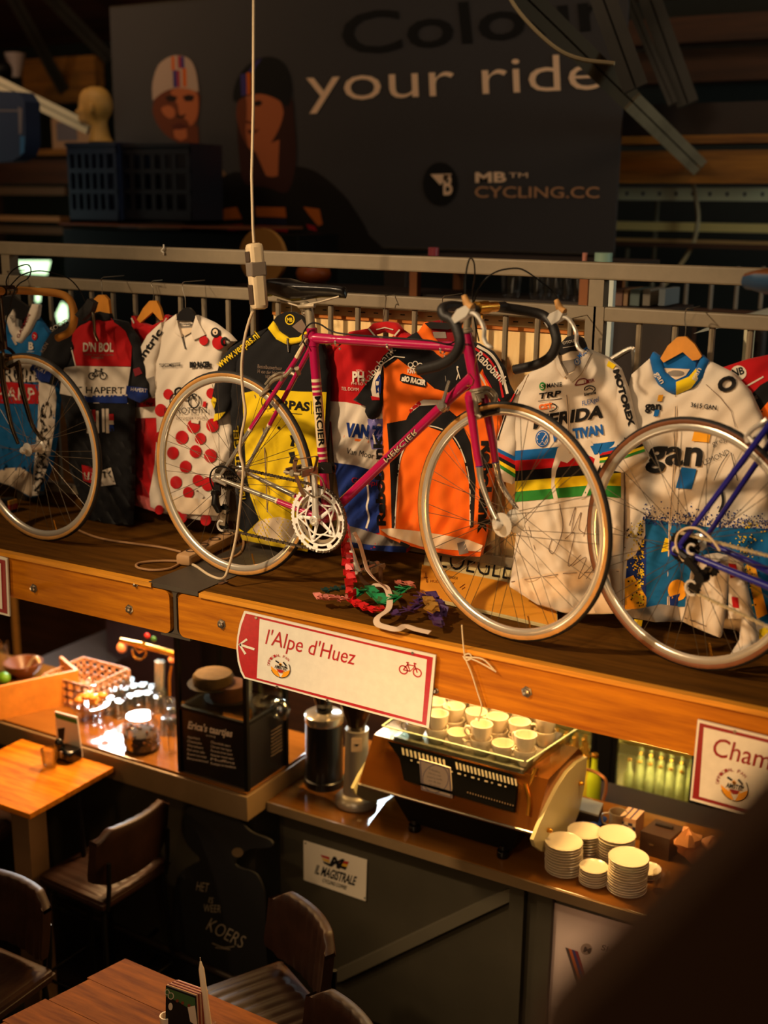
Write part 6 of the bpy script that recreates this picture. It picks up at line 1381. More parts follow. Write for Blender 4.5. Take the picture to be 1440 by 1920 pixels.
# glass dish with lid
p = onL(172, 1347); gd = thing('glass_cake_dish', 'footed glass dish with domed lid and orange pieces inside, beside the orange box', 'dish', p)
obj('foot', MB().lathe([(.055, 0), (.055, .008), (.015, .016), (.012, .04), (.02, .05)], p, n=24), M_glass, gd)
obj('bowl', MB().lathe([(.02, .05), (.085, .056), (.095, .075), (.092, .076), (.082, .062), (0, .058)], p, n=28), M_glass, gd)
obj('lid', MB().lathe([(.088, .077), (.088, .12), (.07, .15), (.03, .165), (.008, .168), (.008, .178), (.02, .19), (.022, .20), (.012, .21), (0, .212)], p, n=28), M_glass, gd)
M_peel = mat('orange_peel', (240, 140, 26), rough=.5); 
for k in range(9):
    a = k*2.4; r = .02+.045*(k/9); obj('orange_slice', MB().ball(p+V((r*cos(a), r*sin(a), .085+.018*(k % 3))), (.026, .022, .016), 10), M_peel if k % 3 else mat('orange_pulp', (244, 176, 60), rough=.5), None, 'orange peel piece under the glass lid of the footed dish', 'orange piece', 'orange pieces in the glass dish')
# tea jar
p = onL(266, 1402); jr = thing('glass_jar', 'glass jar filled with dark dried tea on the left bar counter', 'jar', p)
obj('jar_body', MB().lathe([(.0, 0), (.078, 0), (.082, .01), (.082, .115), (.06, .14), (.058, .155), (.054, .155), (.056, .138), (.078, .112), (.078, .012), (0, .006)], p, n=32), M_glass, jr)
obj('lid', MB().lathe([(.064, .155), (.066, .160), (.062, .168), (.052, .175), (.036, .181), (.018, .184), (.014, .188), (.020, .196), (.014, .204), (0, .206)], p, n=24), M_glass, jr)
mb = MB(); rs = random.Random(4); mb.lathe([(0, .008), (.074, .008), (.074, .075), (.05, .088), (0, .095)], p, n=20)
for k in range(140):
    a = rs.uniform(0, 6.28); zz_ = rs.uniform(.012, .09); r = .074 if zz_ < .07 else rs.uniform(0, .07); mb.ball(p+V((r*cos(a), r*sin(a), zz_+.008)), (rs.uniform(.005, .01), rs.uniform(.004, .009), rs.uniform(.004, .008)), 6, rs.choice((0, 0, 0, 1)))
obj('tea_leaves', mb, [mat('dark_tea', (38, 26, 16), rough=.8), mat('brown_tea', (110, 62, 24), rough=.8)], jr, kind='stuff')
M_gl2 = glass('bright_glass', (235, 240, 240), .26, .14, .5)
# upturned glasses
def gl(name, label, p, r, h, grp, up=False):
    o = obj(name, MB().lathe([(r*.98, 0), (r, .002), (r*.8, h*.95), (r*.7, h), (0, h), (0, h-.006), (r*.68, h-.008), (r*.9, .003), (r*.98, 0)] if not up else [(0, 0), (r*.8, 0), (r, h), (r*.93, h), (r*.74, .008), (0, .008)], p, n=18), (M_gl2 if not up else M_glass), None, label, 'glass', grp); return o
g0 = None
for i, (x, y) in enumerate(((206, 1338), (226, 1344), (244, 1335), (262, 1330), (280, 1328), (298, 1334), (216, 1322), (234, 1318), (252, 1314), (270, 1312), (288, 1315), (304, 1322), (225, 1306), (245, 1302), (322, 1356), (330, 1342), (316, 1340), (312, 1376), (326, 1376))):
    p = onL(x, y)
    if g0 is None: g0 = gl('upturned_glass', 'small clear glass turned upside down among the glasses crowded behind the tea jar', p, .032, .085, 'upturned glasses on the left counter')
    else: dup(g0, p-g0.location)
p = onL(323, 1410); gl('spirit_glass', 'tall narrow glass standing just left of the pastry case', p, .022, .13, None, True)
# beer tap
p = onZ(300, 1312, ZL); p = V((p.x, p.y+.0, ZL)); bt = thing('beer_tap', 'golden beer tap on a chrome column behind the glasses', 'beer tap', p)
q = lambda x, y: onY(x, y, p.y)
obj('column', MB().tube([p, q(299, 1290), q(300, 1240)], [.026, .024, .026], 14), M_chrome, bt)
obj('pipe', MB().tube(spline([q(318, 1310), q(318, 1270), q(322, 1248)], 4), .006, 8), M_gold, bt)
obj('tap_bar', MB().tube([q(226, 1200), q(262, 1209), q(330, 1227)], [.011, .016, .016], 14).tube([q(268, 1204), q(280, 1215), q(262, 1222), q(252, 1212)], .008, 8), M_gold, bt)
obj('pull_handle', MB().tube([q(226, 1200), q(262, 1208)], .009, 10), M_chrome, bt)
obj('loop', MB().tube(spline([q(248, 1218), q(252, 1232), q(266, 1236), q(274, 1226), q(272, 1216)], 4), .005, 8), M_gold, bt)
for (x, y, r) in ((229, 1214, .027), (322, 1237, .018)): c = q(x, y); obj('knob', MB().ball(c, (r, r, r*1.05), 16), mat('coral_knob', (232, 140, 92), rough=.35), bt)
for (x, y, c, lab) in ((276, 1192, (180, 30, 24), 'red'), (288, 1198, (40, 90, 30), 'green')): obj('tap_badge', MB().ball(q(x, y), (.016, .01, .014), 12), mat('badge_'+lab, c, rough=.4), bt)
# left edge items
p = onL(8, 1300); o = gl('storage_jar', 'tall clear glass jar at the left edge behind the orange box', onZ(6, 1262, ZL), .04, .17, None, True)
obj('lime', MB().ball(onZ(8, 1278, ZL+.02)+V((0, 0, .02)), (.034, .03, .03), 14), mat('lime_green', (90, 140, 20), rough=.45), None, 'green lime at the left edge on the bar', 'lime')
p = onZ(45, 1268, ZL); bw = thing('brown_bowl', 'brown bowl with a pale spoon end behind the orange box', 'bowl', p)
obj('bowl', MB().lathe([(.04, 0), (.09, .05), (.1, .08), (.09, .08), (.03, .015), (0, .012)], p, n=24), mat('brown_bowl', (110, 62, 30), rough=.35), bw)
obj('spoon', MB().tube(spline([p+V((.02, 0, .04)), p+V((.06, .01, .10)), p+V((.09, .01, .115)), p+V((.105, .01, .09))], 4), .009, 8), mat('pale_spoon', (200, 170, 130), rough=.4), bw)
# dark machine lid and wood post at the back left
a = onZ(60, 1250, 1.2); bx_ = MB(); a = onY(20, 1255, 4.25); b = onY(235, 1165, 5.6)
d = b-a; s = V((.25, 0, -.10)); obj('sloping_cooler_lid', MB().hexa([a-V((0, 0, .05)), b-V((0, 0, .05)), b+s-V((0, 0, .05)), a+s-V((0, 0, .05)), a, b, b+s, a+s]), mat('dark_steel_lid', (84, 72, 66), rough=.3, metal=.6), None, 'dark metal edge running back behind the bar on the left', 'bar edge')
p0 = onY(18, 1100, 5.8); p1 = onY(32, 1300, 5.8); struct('trim_20', MB().box(p0.x, p1.x, 5.8, 5.86, 0, 2.16), M_box)
gp = onY(36, 1100, 5.9); gq = onY(300, 1250, 5.9)
mb = MB(); rs = random.Random(9)
for k in range(13): x = gp.x+k*(gq.x-gp.x)/13; mb.box(x, x+.09, 5.9, 5.92, 1.0, 2.16, k % 3)
struct('wall_bar_side', mb, [mat('old_glass_brown', (96, 66, 36), rough=.3, noise=.4, nscale=8), mat('old_glass_gold', (130, 84, 30), rough=.25, noise=.4, nscale=8), mat('old_glass_grey', (110, 100, 84), rough=.3, noise=.4, nscale=8)])
mb = MB()
for k in range(11): c = onY(215+k*10, 1245+k*3, 5.0); mb.box(c.x-.03, c.x+.03, 5.0, 5.06, c.z-.25, c.z+.02+.02*sin(k*2))
obj('dark_bottle_row', MB().box(onY(200, 1200, 5.1).x, onY(335, 1200, 5.1).x, 5.1, 5.3, 0, 1.35), mat('dark_purple_brown', (44, 26, 28), rough=.4, noise=.3, nscale=10), None, 'dark cabinet in the shade behind the beer tap', 'cabinet')

# ---- grinders
p = onZ(608, 1468, ZRr); gr = thing('coffee_grinder', 'black cylindrical coffee grinder with chrome collar left of the coffee machine', 'coffee grinder', p)
obj('body', MB().lathe([(.088, 0), (.088, .03), (.082, .035), (.082, .29)], p, n=32), mat('grinder_black', (18, 17, 17), rough=.3), gr)
obj('collar', MB().lathe([(.082, .29), (.085, .295), (.085, .325), (.07, .335), (0, .336)], p, n=32), M_chrome, gr)
obj('neck', MB().lathe([(.035, .336), (.035, .37)], p, n=20), M_blackg, gr)
obj('hopper', MB().lathe([(.038, .365), (.085, .52), (.088, .56), (.084, .56), (.034, .372)], p, n=28), glass('smoky_glass', (120, 84, 56), .15), gr)
obj('beans', MB().lathe([(0, .368), (.034, .37), (.064, .47), (0, .48)], p, n=20), mat('coffee_beans', (50, 26, 14), rough=.6, bump=.8, bscale=90), gr)
p = onZ(668, 1506, ZRr); gr = thing('coffee_grinder', 'silver coffee grinder with round foot and black hopper tucked behind the machine corner', 'coffee grinder', p)
obj('foot', MB().lathe([(.084, 0), (.09, .008), (.088, .03), (.075, .045), (.06, .055)], p, n=32), M_silver, gr)
obj('column', MB().lathe([(.058, .05), (.052, .10), (.048, .30), (.05, .34)], p, n=28), M_silver, gr)
mb = MB(); v = (EYE-p); v.z = 0; v.normalize(); sd_ = V((-v.y, v.x, 0)); c = p+v*.0505+V((0, 0, .29))
mb.prism([c-sd_*.022-V((0, 0, .03)), c+sd_*.022-V((0, 0, .03)), c+sd_*.022+V((0, 0, .03)), c-sd_*.022+V((0, 0, .03))], v*.002); mb.prism([c+v*.002-sd_*.012+V((0, 0, .004)), c+v*.002+sd_*.012+V((0, 0, .004)), c+v*.002+V((0, 0, -.006))], v*.001, 1)
obj('badge', mb, [mat('badge_pale', (206, 180, 150)), M_black], gr)
obj('hopper', MB().lathe([(.034, .335), (.038, .36), (.07, .45), (.075, .52), (0, .52)], p, n=28), mat('hopper_dark', (40, 26, 18), rough=.2), gr)

# ---- coffee machine
XL, XR = -2.262, -1.50
mc = thing('coffee_machine', 'wide bronze and black coffee machine with frosted glass side panels on the right bar counter', 'coffee machine', ((XL+XR)/2, 4.05, ZRr))
prof = [(1094.6, 1418), (1093, 1446), (1089, 1477), (1080, 1520), (1067, 1553), (1045, 1583), (1022, 1596), (1010, 1595), (997, 1585), (993.6, 1573), (1004, 1546), (1022, 1508), (1040, 1473), (1058, 1446), (1076, 1428)]
PR = [onX(x, y, XR) for x, y in prof]
M_frost = mat('frosted_panel', (206, 196, 150), rough=.35, spec=.5)
obj('side_panel', MB().prism(PR, (.014, 0, 0)), M_frost, mc); obj('side_panel', MB().prism([V((XL-.014, p.y, p.z)) for p in PR], (.014, 0, 0)), M_frost, mc)
for (x, y) in ((1086, 1468), (1027, 1556)):
    c = onX(x, y, XR+.014); obj('panel_bolt', MB().lathe([(.009, 0), (.009, .014), (.006, .018), (0, .018)], c, (1, 0, 0), 14), M_gold, mc)
LO = V((0, 3.785, 1.235)); HI = V((0, 3.905, 1.40)); 
body = MB(); PB = [(3.785, 1.235), (3.80, 1.215), (4.22, 1.19), (4.27, 1.36), (4.22, 1.40), (3.905, 1.40)]
body.prism([(XL, y, z) for y, z in PB], (XR-XL, 0, 0)); obj('body', body, M_warmrefl, mc)  # orange reflection of the front boards is put into the body colour
obj('edge_trim', MB().tube([(XL, 3.785, 1.232), (XR, 3.785, 1.232)], .005, 8), M_chrome, mc)
sl = (HI-LO).normalized(); sn_ = V((0, -sl.z, sl.y)); slp = Plane(LO+sn_*.012, sn_)
def SL(px, py): return onP(px, py, LO+sn_*.012, sn_)
def pan(mb, P, th=.01, mi=0): mb.prism([SL(*p) for p in P], sn_*th, mi)
g = MB(); pan(g, [(729, 1391), (756, 1398), (960, 1453), (972, 1470), (966, 1524), (935, 1516), (792, 1474), (760, 1464), (752, 1424)], .016)
g0_ = len(g.v)
def slot(x, y, w, h, dx=0, mi=0): g.prism([onP(a, b, LO+sn_*.029, sn_) for a, b in ((x, y), (x+w, y+w*.27), (x+w+dx, y+h+w*.27), (x+dx, y+h))], sn_*.0012, mi)
for k in range(11): slot(753+k*7.7, 1402+k*2.15, 3.6, 13, 2, 1)  # pale top slots: light passing through the grille, put into the colour
for k in range(17): slot(854+k*6.9, 1429+k*1.95, 3.4, 13, 2, 1)
for k in range(15): slot(770+k*12.6, 1424+k*3.5, 6 if k % 2 else 3, 3, 0, 1)
for k in range(18): slot(876+k*5, 1484+k*1.45, 2, 3, 0, 2)
obj('black_grille', g, [mat('grille_black', (8, 7, 7), rough=.8, spec=.05), mat('slot_pale', (222, 206, 186), rough=.4), mat('slot_dim', (110, 90, 70))], mc)
obj('gold_corner', MB().tube(spline([SL(985, 1470), SL(992, 1500), SL(990, 1530)], 4), .008, 8).tube([V((-1.56, 3.93, 1.42)), V((-1.57, 3.87, 1.33))], .012, 10), M_gold, mc)
obj('cup_tray', MB().box(-2.165, -1.60, 3.90, 4.30, 1.40, 1.408).box(-2.165, -1.60, 3.895, 3.905, 1.40, 1.418), M_silver, mc)
ft = [(V((-2.16, 3.872, 1.418)), V((-1.60, 3.872, 1.418)))]
def pane(a, b, h, lean):
    a = V(a); b = V(b); u = V((0, 0, h))+V(lean); n = (b-a).cross(u).normalized()*.004; mb = MB().prism([a, b, b+u, a+u], n); return mb
M_fence = glass('fence_glass', (236, 244, 236), .06)
obj('glass_fence', pane((-2.17, 3.885, 1.41), (-1.605, 3.885, 1.41), .058, (0, -.02, 0)), M_fence, mc); obj('glass_fence', pane((-1.60, 3.88, 1.41), (-1.55, 4.24, 1.41), .06, (.03, 0, 0)), M_fence, mc); obj('glass_fence', pane((-2.17, 4.24, 1.41), (-2.175, 3.88, 1.41), .06, (-.03, 0, 0)), M_fence, mc)
obj('fence_rail', MB().tube([(-2.2, 3.862, 1.47), (-1.585, 3.862, 1.47)], .0035, 6).tube([(-1.575, 3.862, 1.47), (-1.52, 4.24, 1.47)], .0035, 6).tube([(-2.2, 4.24, 1.47), (-2.2, 3.862, 1.47)], .0035, 6), mat('green_glass_edge', (206, 226, 196), rough=.2), mc)
bb_ = MB().hexa([(-2.07, 3.86, 1.085), (-1.62, 3.86, 1.085), (-1.62, 4.25, 1.085), (-2.07, 4.25, 1.085), (-2.13, 3.82, 1.215), (-1.57, 3.82, 1.215), (-1.57, 4.25, 1.215), (-2.13, 4.25, 1.215)])
obj('black_base', bb_, M_black, mc)
for (x, y) in ((-2.045, 3.865), (-1.655, 3.865), (-2.045, 4.2), (-1.655, 4.2)): obj('foot', MB().lathe([(.024, 0), (.026, .006), (.024, .028), (.016, .03), (.016, .05)], (x, y, ZRr), n=18), M_blackg, mc)
mb = MB(); sfc = YP(3.80); cd = [(786, 1423), (844, 1440), (848, 1497), (790, 1481)]
sheet(mb, cd, sfc, 0, 0, 60, .006); 
for i in range(4): (x0_, y0_), (x1_, y1_) = cd[i], cd[(i+1) % 4]; stroke(mb, [(x0_*.93+817*.07, y0_*.93+1460*.07), (x1_*.93+817*.07, y1_*.93+1460*.07)], 1.3, sfc, .001, 1)
stroke(mb, circ(817, 1460, 24, 26, 24, .2), 1, sfc, .001, 1, True)
for k, s in enumerate(('Hallo', 'Lekker dat je er bent', 'bestel je koffie', 'aan de bar', 'en geniet', 'ciao')): put(mb, s, (801+abs(k-2)*2, 1443+k*7), (829-abs(k-2)*2, 1450+k*7), 3.4, sfc, .0012, 2, -.01)
obj('note_card', mb, [mat('card_white', (226, 208, 190), rough=.6), ink('card_purple', (96, 84, 130)), ink('card_text', (90, 74, 70))], None, 'white note card with purple border leaning on the coffee machine grille', 'card')
# cups on the machine
def make_cup(r, h, lab, loc, m=M_cer, grp=None):
    c = thing('espresso_cup', lab, 'cup', loc, grp)
    b = obj('cup_body', MB().lathe([(0, 0), (r*.62, 0), (r*.64, .004), (r*.95, h*.55), (r, h), (r*.93, h), (r*.86, h*.55), (r*.55, .008), (0, .008)], loc, n=22), m, c)
    l = V(loc); obj('handle', MB().tube(spline([l+V((-r*.9, 0, h*.78)), l+V((-r*1.35, 0, h*.8)), l+V((-r*1.5, 0, h*.5)), l+V((-r*1.2, 0, h*.25)), l+V((-r*.8, 0, h*.28))], 4), .0045, 7), m, c)
    return c
zc = 1.4085; rs = random.Random(12)
LBF = 'cream cup in the front row on top of the coffee machine'; LBB = 'cream cup in the rear rows heaped on top of the coffee machine'
cA = make_cup(.044, .066, LBF, V((-2.10, 3.962, zc)), grp='cups in the front row on the coffee machine')
first = True
for j, y in enumerate((3.962, 4.06, 4.158, 4.25)):
    for i in range(6):
        x = -2.10+i*.096+(.03 if j % 2 else 0)+rs.uniform(-.005, .005)
        if x > -1.615: continue
        for k in range(1 if (j == 0 and i in (2, 4)) else 2 if j < 2 else rs.choice((2, 3, 3))):
            loc = V((x, y, zc+k*.058))
            if first: first = False; continue
            dup(cA, loc-cA.location, rs.uniform(-.6, 1.2) + (0 if i % 2 else 2.6), LBF if j == 0 else LBB, 'cups in the front row on the coffee machine' if j == 0 else 'cups heaped on the coffee machine')
# saucers
def saucer(r, loc, lab, grp):
    return obj('saucer', MB().lathe([(0, 0), (r*.45, 0), (r*.86, .0035), (r*.985, .0088), (r, .0098), (r*.985, .0106), (r*.84, .0058), (r*.5, .003), (0, .003)], loc, n=32), M_cer, None, lab, 'saucer', grp, sharp=60, origin=loc)
for (x, y, r, n, st, lab) in ((1057, 1632, .072, 11, .0112, 'front left stack'), (1094, 1600, .068, 9, .0112, 'rear left stack'), (1152, 1612, .073, 10, .0112, 'rear right stack'), (1112, 1655, .054, 7, .0098, 'small stack'), (1175, 1668, .074, 13, .0105, 'front right stack'), (1214, 1642, .05, 3, .0105, 'low stack')):
    p = onZ(x, y, ZRr); rs = random.Random(n); where = {'front left stack': 'front left stack beside the coffee machine', 'rear left stack': 'rear stack against the frosted panel', 'rear right stack': 'rear stack beside the brown box', 'small stack': 'short small-saucer stack in the middle', 'front right stack': 'tallest stack at the counter front', 'low stack': 'lowest stack, three high, at the right end'}[lab]
    s0 = saucer(r, p, 'cream saucer under the top one of the '+where, 'saucers of the '+lab)
    for k in range(1, n):
        o = dup(s0, (rs.uniform(-.002, .002)-(.006*k/n if lab == 'front left stack' else 0), rs.uniform(-.002, .002), k*st), rs.uniform(0, 6))
        if k == n-1: o['label'] = 'cream saucer on top of the '+where
# brown box, pack, jug and cloths
P = [onZ(x, y, ZRr) for x, y in ((1198, 1599), (1253, 1616), (1281, 1592))]; P.append(P[0]+P[2]-P[1]); hh = V((0, 0, .095))
bxb = thing('brown_box', 'dark brown lidded box right of the saucer stacks', 'box', P[0])
obj('body', MB().hexa(P+[q+hh for q in P]), mat('dark_box', (72, 52, 42), rough=.35), bxb); cen = (P[0]+P[2])/2+hh
obj('lid_handle', MB().box(cen.x-.035, cen.x+.035, cen.y+.01, cen.y+.025, cen.z, cen.z+.012, bev=.003), M_dark, bxb); mb = MB(); c = P[0].lerp(P[1], .4)+V((0, -.0006, .05)); mb.box(c.x-.008, c.x+.008, c.y-.001, c.y, c.z-.003, c.z+.003); obj('small_mark', mb, M_lip, bxb)
P = [onZ(x, y, ZRr) for x, y in ((1160, 1566), (1190, 1574), (1206, 1556))]; P.append(P[0]+P[2]-P[1]); hh = V((0, 0, .085))
mchk = mat('gingham', (226, 200, 170), rough=.6); nt = mchk.node_tree; ck = nt.nodes.new('ShaderNodeTexChecker'); ck.inputs['Scale'].default_value = 56; ck.inputs['Color1'].default_value = (.75, .6, .45, 1); ck.inputs['Color2'].default_value = (.03, .04, .12, 1)
tc = nt.nodes.new('ShaderNodeTexCoord'); nt.links.new(tc.outputs['Object'], ck.inputs['Vector']); nt.links.new(ck.outputs[0], nt.nodes['Principled BSDF'].inputs['Base Color'])
pk = thing('milk_carton', 'pink carton with a dark blue checkered front between metal jug and brown box', 'carton', P[0])
obj('carton_body', MB().hexa(P+[q+hh for q in P]), mat('carton_pale', (220, 176, 140), rough=.5), pk)
q0, q1 = P[0]+V((0, -.001, .006)), P[1]+V((0, -.001, .006)); obj('checkered_front', MB().prism([q0, q1, q1+V((0, 0, .06)), q0+V((0, 0, .06))], (0, -.001, 0)), mchk, pk)
mb = MB()
for t in (.25, .6): mb.prism([P[0].lerp(P[1], t)+hh, P[0].lerp(P[1], t+.08)+hh, P[3].lerp(P[2], t+.08)+hh, P[3].lerp(P[2], t)+hh], (0, 0, .001))
obj('blue_stripes', mb, ink('carton_blue', (40, 50, 100)), pk)
p = onZ(1157, 1560, ZRr); jg = thing('milk_jug', 'brushed metal milk jug behind the rear saucer stack', 'jug', p)
obj('jug_body', MB().lathe([(0, 0), (.036, 0), (.038, .01), (.034, .06), (.037, .09), (.034, .09), (.031, .06), (.034, .012), (0, .01)], p, n=24), M_alud, jg); obj('handle', MB().tube(spline([p+V((-.034, -.01, .08)), p+V((-.06, -.015, .07)), p+V((-.058, -.015, .035)), p+V((-.036, -.01, .025))], 4), .004, 7), M_alud, jg)
P = [onZ(x, y, ZRr+.07) for x, y in ((1080, 1516), (1122, 1528), (1131, 1506), (1090, 1494))]
kt = thing('drip_tray', 'perforated pale metal tray on a dark block behind the frosted panel', 'tray', onZ(1105, 1530, ZRr)); obj('block', MB().prism([q-V((0, 0, .07)) for q in P], (0, 0, .062)), M_dark, kt); obj('grid_plate', MB().prism([q-V((0, 0, .008)) for q in P], (0, 0, .008)), mat('pale_grid', (190, 196, 196), rough=.3, metal=.5), kt)
c = sum(P, V())/4+V((.02, .05, 0)); obj('steam_wand', MB().tube(spline([onY(1082, 1440, c.y), onY(1112, 1446, c.y), onY(1134, 1460, c.y), onY(1136, 1480, c.y), onY(1131, 1500, c.y)], 4), .007, 8), mat('copper_wand', (190, 130, 90), rough=.3, metal=.7), None, 'copper steam wand bent downwards behind the coffee machine', 'steam wand')
mb = MB(); q = spline([onZ(x, y, ZRr+.025) for x, y in ((1090, 1545), (1104, 1548), (1120, 1544), (1132, 1534))], 4); mb.tube(q, .017, 8, flat=.6); obj('blue_cloth', mb, mat('blue_rag', (20, 60, 150), rough=.8), None, 'bright blue cleaning cloth behind the rear saucer stack', 'cloth')
def crumple(name, label, pts, r, m, seed, cat):
    rs = random.Random(seed); mb = MB()
    c = sum(pts, V())/len(pts)
    for p in pts:
        n = 10; vs = []; fs = []; h = n//2
        for i in range(h+1):
            t = pi*i/h
            for k in range(n): a = 2*pi*k/n; rr = r*rs.uniform(.6, 1.25); vs.append(p+V((rr*sin(t)*cos(a), rr*sin(t)*sin(a), max(-r*.9, rr*.9*cos(t)))))
        for i in range(h):
            for k in range(n): l = (k+1) % n; fs.append((i*n+k, (i+1)*n+k, (i+1)*n+l, i*n+l))
        mb.add(vs, fs)
    return obj(name, mb, m, None, label, cat, sharp=25)
crumple('paper_towel', 'crumpled tan paper towel right of the brown box', [onZ(1296, 1590, ZRr+.05), onZ(1290, 1575, ZRr+.1), onZ(1310, 1600, ZRr+.04), onZ(1334, 1592, ZRr+.045)], .048, mat('tan_paper', (206, 140, 84), rough=.8), 3, 'paper towel')
p = onZ(1238, 1672, ZRr); gl('water_glass', 'clear drinking glass in the shade at the right end of the counter', p, .032, .08, None, True)
p = onZ(1330, 1640, ZRr); mb = MB().tube([(p.x+.05*cos(t), p.y+.05*sin(t), ZRr+.008+.02*sin(t)) for t in [2*pi*k/16 for k in range(16)]], .004, 6, closed=True); obj('wire_ring', mb, M_leath, None, 'brown cable loop lying right of the saucers in the shade', 'cable')

# ---- back-bar fridge with bottles
fx0, fx1 = -2.75, onY(1292, 1500, 5.45).x+.06; fd_ = thing('bottle_fridge', 'black glass-door bottle fridge glowing yellow behind the bar', 'fridge', ((fx0+fx1)/2, 5.7, 0))
obj('cabinet', MB().box(fx0, fx0+.04, 5.45, 6.1, 0, 2.0).box(fx1-.04, fx1, 5.45, 6.1, 0, 2.0).box(fx0, fx1, 6.06, 6.1, 0, 2.0).box(fx0, fx1, 5.45, 6.1, 0, .1).box(fx0, fx1, 5.45, 6.1, 1.95, 2.0), M_black, fd_)
obj('inner_lining', MB().box(fx0+.04, fx1-.04, 6.04, 6.06, .1, 1.95), mat('fridge_lining', (130, 112, 56), rough=.6), fd_)
xm = onY(1130, 1450, 5.44).x
obj('mullion', MB().box(xm-.045, xm+.045, 5.43, 5.48, .1, 1.95), M_black, fd_)
for (a, b) in ((fx0+.03, xm-.04), (xm+.04, fx1-.03)):
    dr_ = obj('door', MB().box(a, a+.03, 5.43, 5.46, .1, 1.95).box(b-.03, b, 5.43, 5.46, .1, 1.95).box(a, b, 5.43, 5.46, .1, .14).box(a, b, 5.43, 5.46, 1.9, 1.95), M_black, fd_); obj('door_glass', MB().box(a+.03, b-.03, 5.443, 5.448, .14, 1.9), M_thin, dr_)
zs = [onY(1215, 1512, 5.5).z, onY(1225, 1402, 5.5).z, onY(1225, 1402, 5.5).z+.37, 1.70]
M_led = mat('fridge_lamp', (255, 226, 130), emit=6)
for z in zs: obj('shelf', MB().box(fx0+.05, fx1-.05, 5.5, 6.02, z-.014, z), mat('fridge_shelf', (222, 206, 140), rough=.4), fd_)
for x in (fx0+.05, xm-.055, xm+.05, fx1-.055): obj('lamp_strip', MB().box(x, x+.006, 5.49, 5.50, .15, 1.9), M_led, fd_)
for (a, b) in ((fx0, xm), (xm, fx1)):
    for z in (.85, 1.24, 1.6): area('fridge_lamp', ((a+b)/2, 5.52, z), ((a+b)/2, 5.8, z-.3), .3, 9, (1, .9, .62), .05)
def bottle(loc, m, lab, grp, r=.025, h=.205):
    o = thing('bottle', lab, 'bottle', loc, grp)
    obj('bottle_glass', MB().lathe([(0, 0), (r*.95, 0), (r, .008), (r, h*.52), (r*.8, h*.64), (r*.42, h*.76), (r*.38, h*.95), (r*.45, h*.96), (r*.45, h), (0, h)], loc, n=14), m, o)
    obj('cap', MB().lathe([(r*.48, h*.965), (r*.5, h*1.0), (r*.4, h*1.02), (0, h*1.02)], loc, n=10), M_gold if random.random() < 2 else M_gold, o)
    return o
M_bg = mat('green_bottle', (170, 164, 92), rough=.08, noise=.35, nscale=9, spec=.6); M_bg2 = mat('amber_bottle', (150, 96, 24), rough=.15); M_clear = mat('pale_bottle', (236, 222, 170), rough=.12)
nb = 0
for (a, b, side) in ((fx0+.07, xm-.07, 'left'), (xm+.08, fx1-.07, 'right')):
    for zi, z in enumerate(zs[:3]):
        rown = ('bottom visible', 'middle', 'upper')[zi]
        lab = 'yellow-green bottle on the %s shelf of the lit fridge, %s door' % (rown, side); grp = 'fridge bottles, %s shelf %s door' % (rown, side)
        p0 = None
        if side == 'left' and zi == 0: cols = 5
        k = 0
        for j, y in enumerate((5.56, 5.66, 5.76)):
            x = a+.02+(.027 if j % 2 else 0)
            while x < b-.03:
                loc = V((x, y, z))
                if p0 is None: p0 = bottle(loc, (M_bg, M_bg2)[0 if side == 'right' or zi else 1] if zi != 2 else M_clear, lab, grp)
                else: dup(p0, loc-p0.location)
                x += .054
# items behind machine: red and green bottles near the wand
for (x, y, c, lab) in ((1096, 1470, (210, 190, 60), 'yellow syrup bottle glowing beside the frosted panel'), (1112, 1468, (170, 190, 40), 'green-yellow bottle with a red cap beside the fridge mullion')):
    p = onY(x, y+10, 4.62); 
    o = bottle(V((p.x, 4.62, p.z-.10)), mat('syrup_%d' % x, c, rough=.15), lab, None, .034, .26)
bshelf = obj('back_counter', MB().box(-2.3, .3, 4.58, 4.9, 0, p.z-.10), M_dark, None, 'dark low counter between the bar and the fridge', 'counter')

# ---- tables and stools
zt_ = 1.10
P = [onZ(50, 1525, zt_), onZ(218, 1440, zt_)]; tx1 = (P[0].x+P[1].x)/2; ty0, ty1 = P[0].y, min(P[1].y, YLF-.004); tx0 = onZ(55, 1390, zt_).x-.05
M_tt = mat('table_top_wood', (198, 120, 22), rough=.7, spec=.05, rgb2=(148, 82, 12), nscale=4, stretch=(1.2, 9, 9))
tb = thing('high_table', 'high table with orange wooden top pushed against the bar, left', 'table', ((tx0+tx1)/2, (ty0+ty1)/2, 0))
obj('table_top', MB().box(tx0, tx1, ty0, ty1, zt_-.025, zt_, bev=.003), M_tt, tb)
cpx = onZ(52, 1540, 1.0); obj('pedestal', MB().box(tx1-.22, tx1-.12, ty0+.10, ty0+.2, 0, zt_-.025), mat('pedestal_brown', (120, 90, 62), rough=.5), tb); obj('leg', MB().tube([(tx1-.03, ty0+.30, zt_-.03), (tx1+.02, ty0+.3, 0)], .012, 8), M_leg, tb); obj('base_plate', MB().box(tx1-.40, tx1+.02, ty0+.0, ty0+.36, 0, .015), M_leg, tb)
p = onZ(93, 1438, zt_); gl('tumbler', 'clear tumbler on the orange high table', p, .036, .085, None, True).data.materials[0] = glass('tumbler_glass', (245, 245, 240), .14, .05, .6)
p = onZ(128, 1424, zt_); cdy = thing('menu_holder', 'black menu holder with white and green card on the orange high table', 'menu holder', p)
obj('holder', MB().box(p.x-.05, p.x+.05, p.y-.03, p.y+.04, zt_, zt_+.055, bev=.01).ball((p.x-.03, p.y-.02, zt_+.075), (.022, .02, .028), 12).ball((p.x+.02, p.y-.03, zt_+.03), (.03, .012, .03), 12), M_blackg, cdy)
